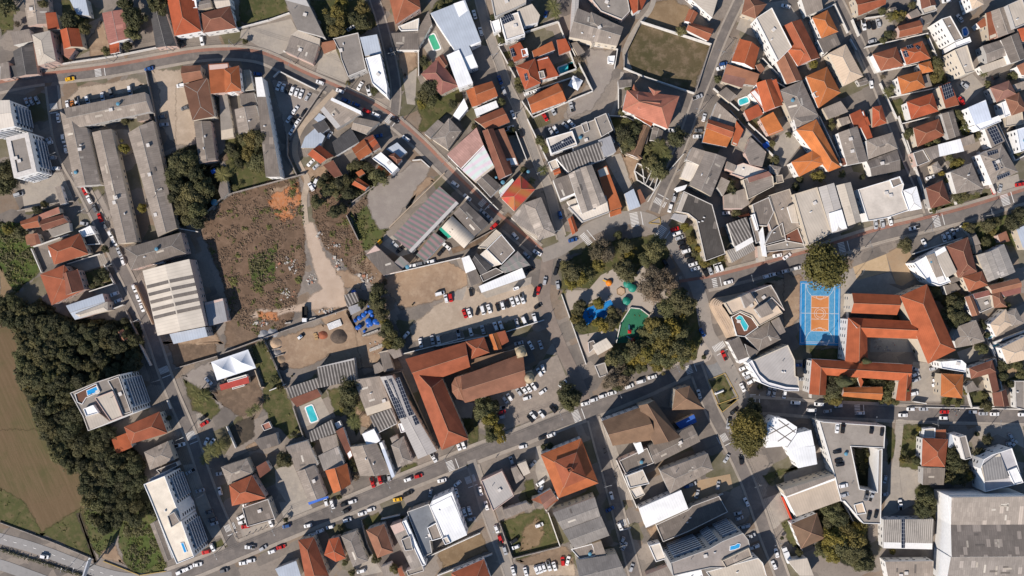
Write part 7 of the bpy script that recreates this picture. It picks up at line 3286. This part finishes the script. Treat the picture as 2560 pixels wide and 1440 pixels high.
        if k == 'tent':
            q = at1(w, o); c = W(*q, 3); P = [Vector((c.x + 3.7 * math.cos(t), c.y + 3.7 * math.sin(t))) for t in (.3, 1.87, 3.44, 5.01)]; peaks = [Vector((c.x, c.y))]; lab = 'square white pavilion tent with one peak on the lot beside the turquoise pool'
        else:
            P = ccw([W(*p, 3).to_2d() for p in px[:4]]); lab = 'large white twin peaked marquee tent above a red roofed food stall'
            if (P[1] - P[0]).length < (P[2] - P[1]).length: P = P[1:] + P[:1]
            m = [P[0].lerp(P[1], .5), P[3].lerp(P[2], .5)]; peaks = [(P[0] + m[0] + m[1] + P[3]) / 4, (P[1] + m[0] + m[1] + P[2]) / 4]
        e = empty('marquee_tent', (0, 0, 0)); tag(e, lab, 'tent')
        bays = [P] if k == 'tent' else [[P[0], m[0], m[1], P[3]], [m[0], P[1], P[2], m[1]]]
        for B, pk in zip(bays, peaks):
            vs = []; fs = []; K = 8; N = 24
            for a in range(K + 1):
                t = a / K
                for i in range(N):
                    s_ = i / N * 4; g = int(s_) % 4; edge = B[g].lerp(B[(g + 1) % 4], s_ - int(s_)); p = pk.lerp(edge, t)
                    vs.append((p.x, p.y, 3.0 + 2.6 * (1 - t) ** 1.7))
            for a in range(K):
                for i in range(N): fs.append((a * N + i, (a + 1) * N + i, (a + 1) * N + (i + 1) % N, a * N + (i + 1) % N))
            n0 = len(vs)
            for i in range(N): v = vs[K * N + i]; vs.append((v[0], v[1], 2.6))
            fs += [(K * N + i, n0 + i, n0 + (i + 1) % N, K * N + (i + 1) % N) for i in range(N)]
            obj('canopy', mesh('canopy', vs, fs, [TENT]), e)
        for p in P: MB().tube((p.x, p.y, 0), (p.x, p.y, 3), .07, .07).build('pole', M['metal'], e)
    elif k == 'bx':
        if w[1] == 'oy':
            q = ccw([W(*p, 1.2).to_2d() for p in px]); tag(MB().prism([(v.x, v.y) for v in q], .05, 1.3).box(((q[0].x + q[2].x) / 2, (q[0].y + q[2].y) / 2, 1.34), (2.2, .15, .1), .6).build('skip_container', ROOF['oy']), 'yellow orange skip container between the dark shed and the striped roof', 'skip')
    elif k == 'ruin':
        q = [W(*p) for p in px]; e = empty('ruined_house', (0, 0, 0)); tag(e, 'roofless ruined house with bare white wall tops above the plaza road', 'ruin')
        mb = MB()
        def wl(a, b, h=2.6): d = b - a; mb.box(((a.x + b.x) / 2, (a.y + b.y) / 2, h / 2), (d.length, .3, h + .002 * (len(mb.v) % 11)), math.atan2(d.y, d.x))
        A, B, C, D, E_, F_ = q[0], q[1], q[2], q[3], q[4], q[5]
        for a, b in ((A, B), (B, C), (C, D), (D, E_), (E_, F_), (F_, A)): wl(a, b)
        for a, b in ((A, A.lerp(F_, .4) + (C - B) * .9), (B.lerp(C, .45), F_.lerp(E_, .4)), (C.lerp(D, .35), F_.lerp(E_, .45)), (C.lerp(D, .75), F_.lerp(E_, .7))): wl(a, b, 2.5)
        mb.build('wall', M['wallw'], e)
        MB().prism([(v.x, v.y) for v in ccw([p.to_2d() for p in (E_, F_, F_.lerp(A, .12), E_.lerp(D, .15))])], .02, .12).build('tiled_floor', ROOF['rr'], e)
    elif k == 'steeple':
        q = at1(w, o); c = W(*q, 17); e = empty('bell_tower', (c.x, c.y, 0), .28); tag(e, f"{'upper' if q[1] < 900 else 'lower'} stone bell tower with domed top at the right end of the brown church", 'bell tower', 'twin bell towers of the church')
        MB().box((0, 0, 6.5), (4.2, 4.2, 13)).build('shaft', WALLS[1], e)
        MB().box((0, 0, 13.2), (4.8, 4.8, .5)).build('cornice', STONE, e)
        MB().lathe((0, 0, 13.4), [(2.1, 0), (2.1, 2.2)], 8).build('belfry', STONE, e)
        dm = MB().lathe((0, 0, 15.6), [(2.4, 0), (2.2, .8), (1.6, 1.7), (.8, 2.3), (.25, 2.6), (.1, 3.4)], 16).build('dome', STONE, e, smooth=True)
        MB().box((0, 0, 20), (.12, .12, 2)).box((0, 0, 20.3), (.9, .12, .12)).build('cross', M['pole'], dm)
        for a in range(4): MB().box((2.12 * math.cos(a * 1.571), 2.12 * math.sin(a * 1.571), 10.5), (.12, 1.2, 2.4), a * 1.571).build('louvre_opening', M['carglass'], e)
    elif k == 'play':
        q = (o[0] + float(w[2]) / o[2], o[1] + float(w[3]) / o[2]); c = W(*q, 1); t = w[1]
        nm = {'orange_dome': 'climbing_dome', 'carousel': 'carousel', 'hexagon': 'sandpit', 'slide': 'slide_tower', 'swing': 'swing_frame'}[t]
        e = empty(nm, (c.x, c.y, .1), rg.uniform(0, 3)); tag(e, None, 'play equipment', 'play equipment in the plaza')
        if t == 'orange_dome':
            MB().lathe((0, 0, 0), [(1.6, 0), (1.5, .8), (1.0, 1.5), (.3, 1.8)], 12).build('dome', plain('orange_play', (.75, .22, .02), .5), e); MB().box((2.2, 0, .8), (2.2, .6, .12)).build('slide', PAINT['y'], e)
        elif t == 'carousel':
            gm = plain('play_green', (.02, .22, .16), .5); MB().lathe((0, 0, .3), [(2.0, 0), (2.0, .12)], 20).build('platform', gm, e); MB().lathe((0, 0, 1.8), [(1.9, 0), (1.0, .5), (.1, .8)], 12).build('canopy', gm, e); MB().tube((0, 0, .3), (0, 0, 2.4), .1, .1).build('post', PAINT['y'], e)
            for a in range(4): MB().box((1.4 * math.cos(a * 1.57), 1.4 * math.sin(a * 1.57), .75), (.5, .4, .4)).build('seat', PAINT['y'], e)
        elif t == 'hexagon':
            MB().lathe((0, 0, 0), [(2.2, 0), (2.2, .4), (1.9, .4), (1.9, .2)], 6).build('rim', plain('timber_rim', (.28, .18, .09), .8), e); MB().lathe((0, 0, .1), [(1.9, 0), (1.9, .18)], 6).build('sand', PILE['sand'], e)
        elif t == 'slide':
            for x, y in ((-.6, -.6), (.6, -.6), (.6, .6), (-.6, .6)): MB().tube((x, y, 0), (x, y, 2.6), .07, .07).build('post', PAINT['y'], e)
            MB().box((0, 0, 2.75), (1.7, 1.7, .5), 0, 0, .2).build('roof', PAINT['r'], e); MB().box((0, 0, 1.3), (1.4, 1.4, .12)).build('deck', PAINT['y'], e)
            b = MB().box((0, 0, 0), (2.8, .7, .12)).build('slide', M['ltblue'], e); b.location = (1.9, 0, .75); b.rotation_euler = (0, .42, 0)
        else:
            f = MB()
            for x in (-1.4, 1.4): f.tube((x, -.8, 0), (x, 0, 2.2), .06, .06).tube((x, .8, 0), (x, 0, 2.2), .06, .06)
            f.tube((-1.4, 0, 2.2), (1.4, 0, 2.2), .06, .06); f.build('frame', PAINT['r'], e)
            for x in (-.6, .6): MB().box((x, 0, .6), (.45, .25, .06)).tube((x - .2, 0, .6), (x - .2, 0, 2.2), .015, .015).tube((x + .2, 0, .6), (x + .2, 0, 2.2), .015, .015).build('swing_seat', M['tyre'], e)
        name_later(e, {'orange_dome': 'orange climbing dome with slide', 'carousel': 'green canopied carousel', 'hexagon': 'hexagonal sandpit', 'slide': 'slide tower with red roof', 'swing': 'red swing frame'}[t], *q, {'carousel': 'green carousels', 'slide': 'slide towers'}.get(t, 'play pieces'))
    elif k == 'court':
        P = [W(*p) for p in px]; c = sum(P, Vector()) / 4; ux = ((P[1] - P[0]) + (P[2] - P[3])) / 2; uy = ((P[3] - P[0]) + (P[2] - P[1])) / 2
        BL = m_ground('blue_court_paint', ((.02, .20, .46), (.03, .26, .56), (.07, .31, .57)), .1, .8); ORC = m_ground('orange_court_paint', ((.52, .19, .06), (.60, .24, .085), (.56, .25, .10)), .1, .8)
        BL2 = m_ground('worn_blue_court', ((.06, .25, .45), (.09, .30, .51), (.17, .35, .52)), .2, .9)
        def pt(u, v, z=0): q = P[0] + ux * u + uy * v; return (q.x, q.y, z)
        def rect(name, u0, u1, v0, v1, z, m, kind='structure'): return tag(obj(name, mesh(name, [pt(u0, v1, z), pt(u1, v1, z), pt(u1, v0, z), pt(u0, v0, z)], [(0, 1, 2, 3)], [m])), kind=kind)
        rect('sports_court', 0, 1, 0, 1, .07, BL); rect('sports_court', .11, .88, .05, .95, .076, BL2); rect('sports_court', .28, .72, .225, .78, .082, ORC)
        mb = MB(); wz = .09
        def ln(u0, v0, u1, v1, t=.16):
            a, b = Vector(pt(u0, v0)), Vector(pt(u1, v1)); d = b - a; mb.box(((a.x + b.x) / 2, (a.y + b.y) / 2, wz), (d.length, t, .008), math.atan2(d.y, d.x))
        for a in ((.03, .03, .97, .03), (.03, .97, .97, .97), (.03, .03, .03, .97), (.97, .03, .97, .97), (.03, .5, .97, .5), (.28, .225, .72, .225), (.28, .78, .72, .78), (.28, .225, .28, .78), (.72, .225, .72, .78), (.28, .41, .72, .41), (.28, .59, .72, .59), (.12, .05, .88, .05), (.12, .95, .88, .95), (.86, .05, .86, .95), (.14, .05, .14, .95)): ln(*a)
        def arc(u, v, r, a0, a1, n=22):
            cc = Vector(pt(u, v)); pr = None
            for i in range(n + 1):
                t = R(a0 + (a1 - a0) * i / n); q = cc + Vector((math.cos(t) * r, math.sin(t) * r, 0))
                if pr: d = q - pr; mb.box(((q.x + pr.x) / 2, (q.y + pr.y) / 2, wz), (d.length, .14, .008), math.atan2(d.y, d.x))
                pr = q
        arc(.5, .5, 1.8, 0, 360); arc(.5, .5, 2.7, 0, 360); arc(.5, .05, 6.6, 180, 360); arc(.5, .95, 6.6, 0, 180); arc(.5, .225, 1.8, 180, 360); arc(.5, .78, 1.8, 0, 180)
        tag(mb.build('court_lines', MARK), kind='structure')
        for v, s in ((.015, -1), (.985, 1)):
            q = pt(.5, v); e = empty('basketball_hoop', (q[0], q[1], .05), 0); tag(e, f"basketball hoop at the {'upper' if s < 0 else 'lower'} end of the blue court", 'basketball hoop', 'hoops of the blue court')
            MB().tube((0, 0, 0), (0, 0, 3.2), .09, .09).tube((0, 0, 3.1), (0, s * 1.3, 3.3), .07, .07).build('post', M['pole'], e); MB().box((0, s * 1.35, 3.4), (1.8, .08, 1.1)).build('backboard', M['white'], e); MB().lathe((0, s * 1.65, 3.05), [(.23, 0), (.26, .04), (.23, .06)], 14).build('rim', PAINT['r'], e)
        # fence posts round the court
        for u in (0, 1):
            for v in (0, .25, .5, .75, 1):
                q = pt(u * 1.02 - .01, v); p_ = MB().tube((0, 0, 0), (0, 0, 4.5), .06, .05, 6).lathe((0, 0, 4.5), [(.09, 0), (.03, .12)], 6).build('fence_post', M['metal'], None, (q[0], q[1], 0)); tag(p_, f"thin fence post on the {'right' if u else 'left'} side of the blue court", 'fence post', f"{'right' if u else 'left'} fence posts of the blue court")
    elif k in ('lamp', 'lampb'):
        q = at1(w, o); c = W(*q); e = empty('street_lamp', (c.x, c.y, .05), 1.2); tag(e, None, 'street lamp', 'street lamps'); MB().tube((0, 0, 0), (0, 0, 9), .12, .07).build('pole', M['pole'], e); MB().tube((0, 0, 9), (2.0, 0, 9.3), .05, .05, 6).build('arm', M['metal'], e); MB().box((2.3, 0, 9.28), (.8, .3, .14)).build('lamp_head', M['metal'], e); name_later(e, 'tall street lamp', *q, 'street lamps')
    elif k == 'bill':
        q = at1(w, o); c = W(q[0] - 6, q[1] + 16); e = empty('billboard', (c.x, c.y, .05), 1.25); tag(e, 'tall billboard seen edge on at the highway verge', 'billboard'); MB().tube((0, 0, 0), (0, 0, 9), .35, .3).build('post', M['metal'], e); MB().box((0, 0, 10.5), (9, .5, 4)).build('panel', M['rail'], e); MB().box((0, .9, 8.4), (9, 1.0, .1)).build('catwalk', M['metal'], e)
    elif k == 'guard':
        P = [W(*p) for p in px]; e = empty('central_barrier', (0, 0, 0)); tag(e, 'hedge lined barrier running between the two highway carriageways', 'barrier')
        mb = MB()
        for a, b in zip(P, P[1:]): d = b - a; mb.box(((a.x + b.x) / 2, (a.y + b.y) / 2, .45), (d.length + .2, .35, .9), math.atan2(d.y, d.x))
        mb.build('barrier_wall', M['block'], e)
        rgl = random.Random(3); vs = []; fs = []; at = []
        for a, b in zip(P, P[1:]):
            for i in range(int((b - a).length * 16)):
                p = a.lerp(b, rgl.random()) + Vector((rgl.gauss(0, .45), rgl.gauss(0, .45), rgl.uniform(.3, 1.5))); leaf_quad(vs, fs, p, Vector((rgl.gauss(0, .5), rgl.gauss(0, .5), 1)).normalized(), .3, rgl.uniform(0, 6)); at.append(rgl.random())
        me = mesh('hedge', vs, fs, [LEAF['d']]); attr(me, at); obj('hedge', me, e)
    elif k == 'bench':
        q = at1(w, o); c = W(*q); e = empty('plinth', (c.x, c.y, .05), .4); tag(e, 'long white letter plinth on the grass triangle', 'plinth'); MB().box((0, 0, .3), (4.6, 1.0, .6)).build('base', M['white'], e); MB().box((0, 0, .9), (4.0, .3, .7)).build('top_slab', M['white'], e)
# ---------------------------------------------------------------- power poles along the streets
pole_me = MB().tube((0, 0, 0), (0, 0, 9.5), .16, .11, 8).me('pole', [M['pole']])
arm_me = MB().box((0, 0, 9.0), (2.0, .12, .14)).tube((-.8, 0, 9.05), (-.8, 0, 9.35), .05, .05, 6).tube((0, 0, 9.05), (0, 0, 9.35), .05, .05, 6).tube((.8, 0, 9.05), (.8, 0, 9.35), .05, .05, 6).me('crossarm', [M['metal']])
lamp_me = MB().tube((0, .1, 8.0), (0, 2.2, 8.6), .05, .04, 6).box((0, 2.5, 8.62), (.3, .75, .13)).me('lamp_arm', [M['metal']])
SPANS = []
for ri, (r, l) in enumerate(zip(ROADS, lines)):
    run = []
    if r[6] in ('highway', 'dirt', 'square') or r[2] < 18: continue
    nn = normals(l); acc = 0
    for k in range(5, len(l) - 4):
        acc += (l[k] - l[k - 1]).length
        if acc < 150: continue
        q = l[k] + nn[k] * (r[2] / 2 + 4) * (1 if ri % 2 else -1)
        if on_road(q, -1) or not (0 < q.x < 2560 and 0 < q.y < 1440): continue
        acc = 0; c = W(q.x, q.y); d = nn[k]; e = empty('power_pole', (c.x, c.y, .1), math.atan2(-d.y, d.x)); tag(e, None, 'power pole', 'power poles along the streets')
        obj('pole', pole_me, e); obj('crossarm', arm_me, e); obj('lamp_arm', lamp_me, e, None, 1.57 * (1 if ri % 2 else -1))
        name_later(e, 'concrete power pole', q.x, q.y, 'concrete power poles'); run.append((c, math.atan2(-d.y, d.x)))
    if len(run) > 1:
        mb = MB()
        for (a, aa), (b_, ba) in zip(run, run[1:]):
            for off in (-.8, 0, .8):
                p0 = Vector((a.x + math.cos(aa) * off, a.y + math.sin(aa) * off, 9.45)); p1 = Vector((b_.x + math.cos(ba) * off, b_.y + math.sin(ba) * off, 9.45)); n_ = 6; pr = p0
                for i_ in range(1, n_ + 1):
                    f = i_ / n_; pq = p0.lerp(p1, f) - Vector((0, 0, 1.2 * 4 * f * (1 - f) * .5)); mb.tube(pr, pq, .035, .035, 4); pr = pq
        o_ = mb.build('overhead_cables', M['tyre']); tag(o_, None, 'cables', 'overhead cables along the streets'); mid = l[len(l) // 2]; name_later(o_, 'run of three overhead cables', mid.x, mid.y, 'runs of overhead cables')
resolve_labels()
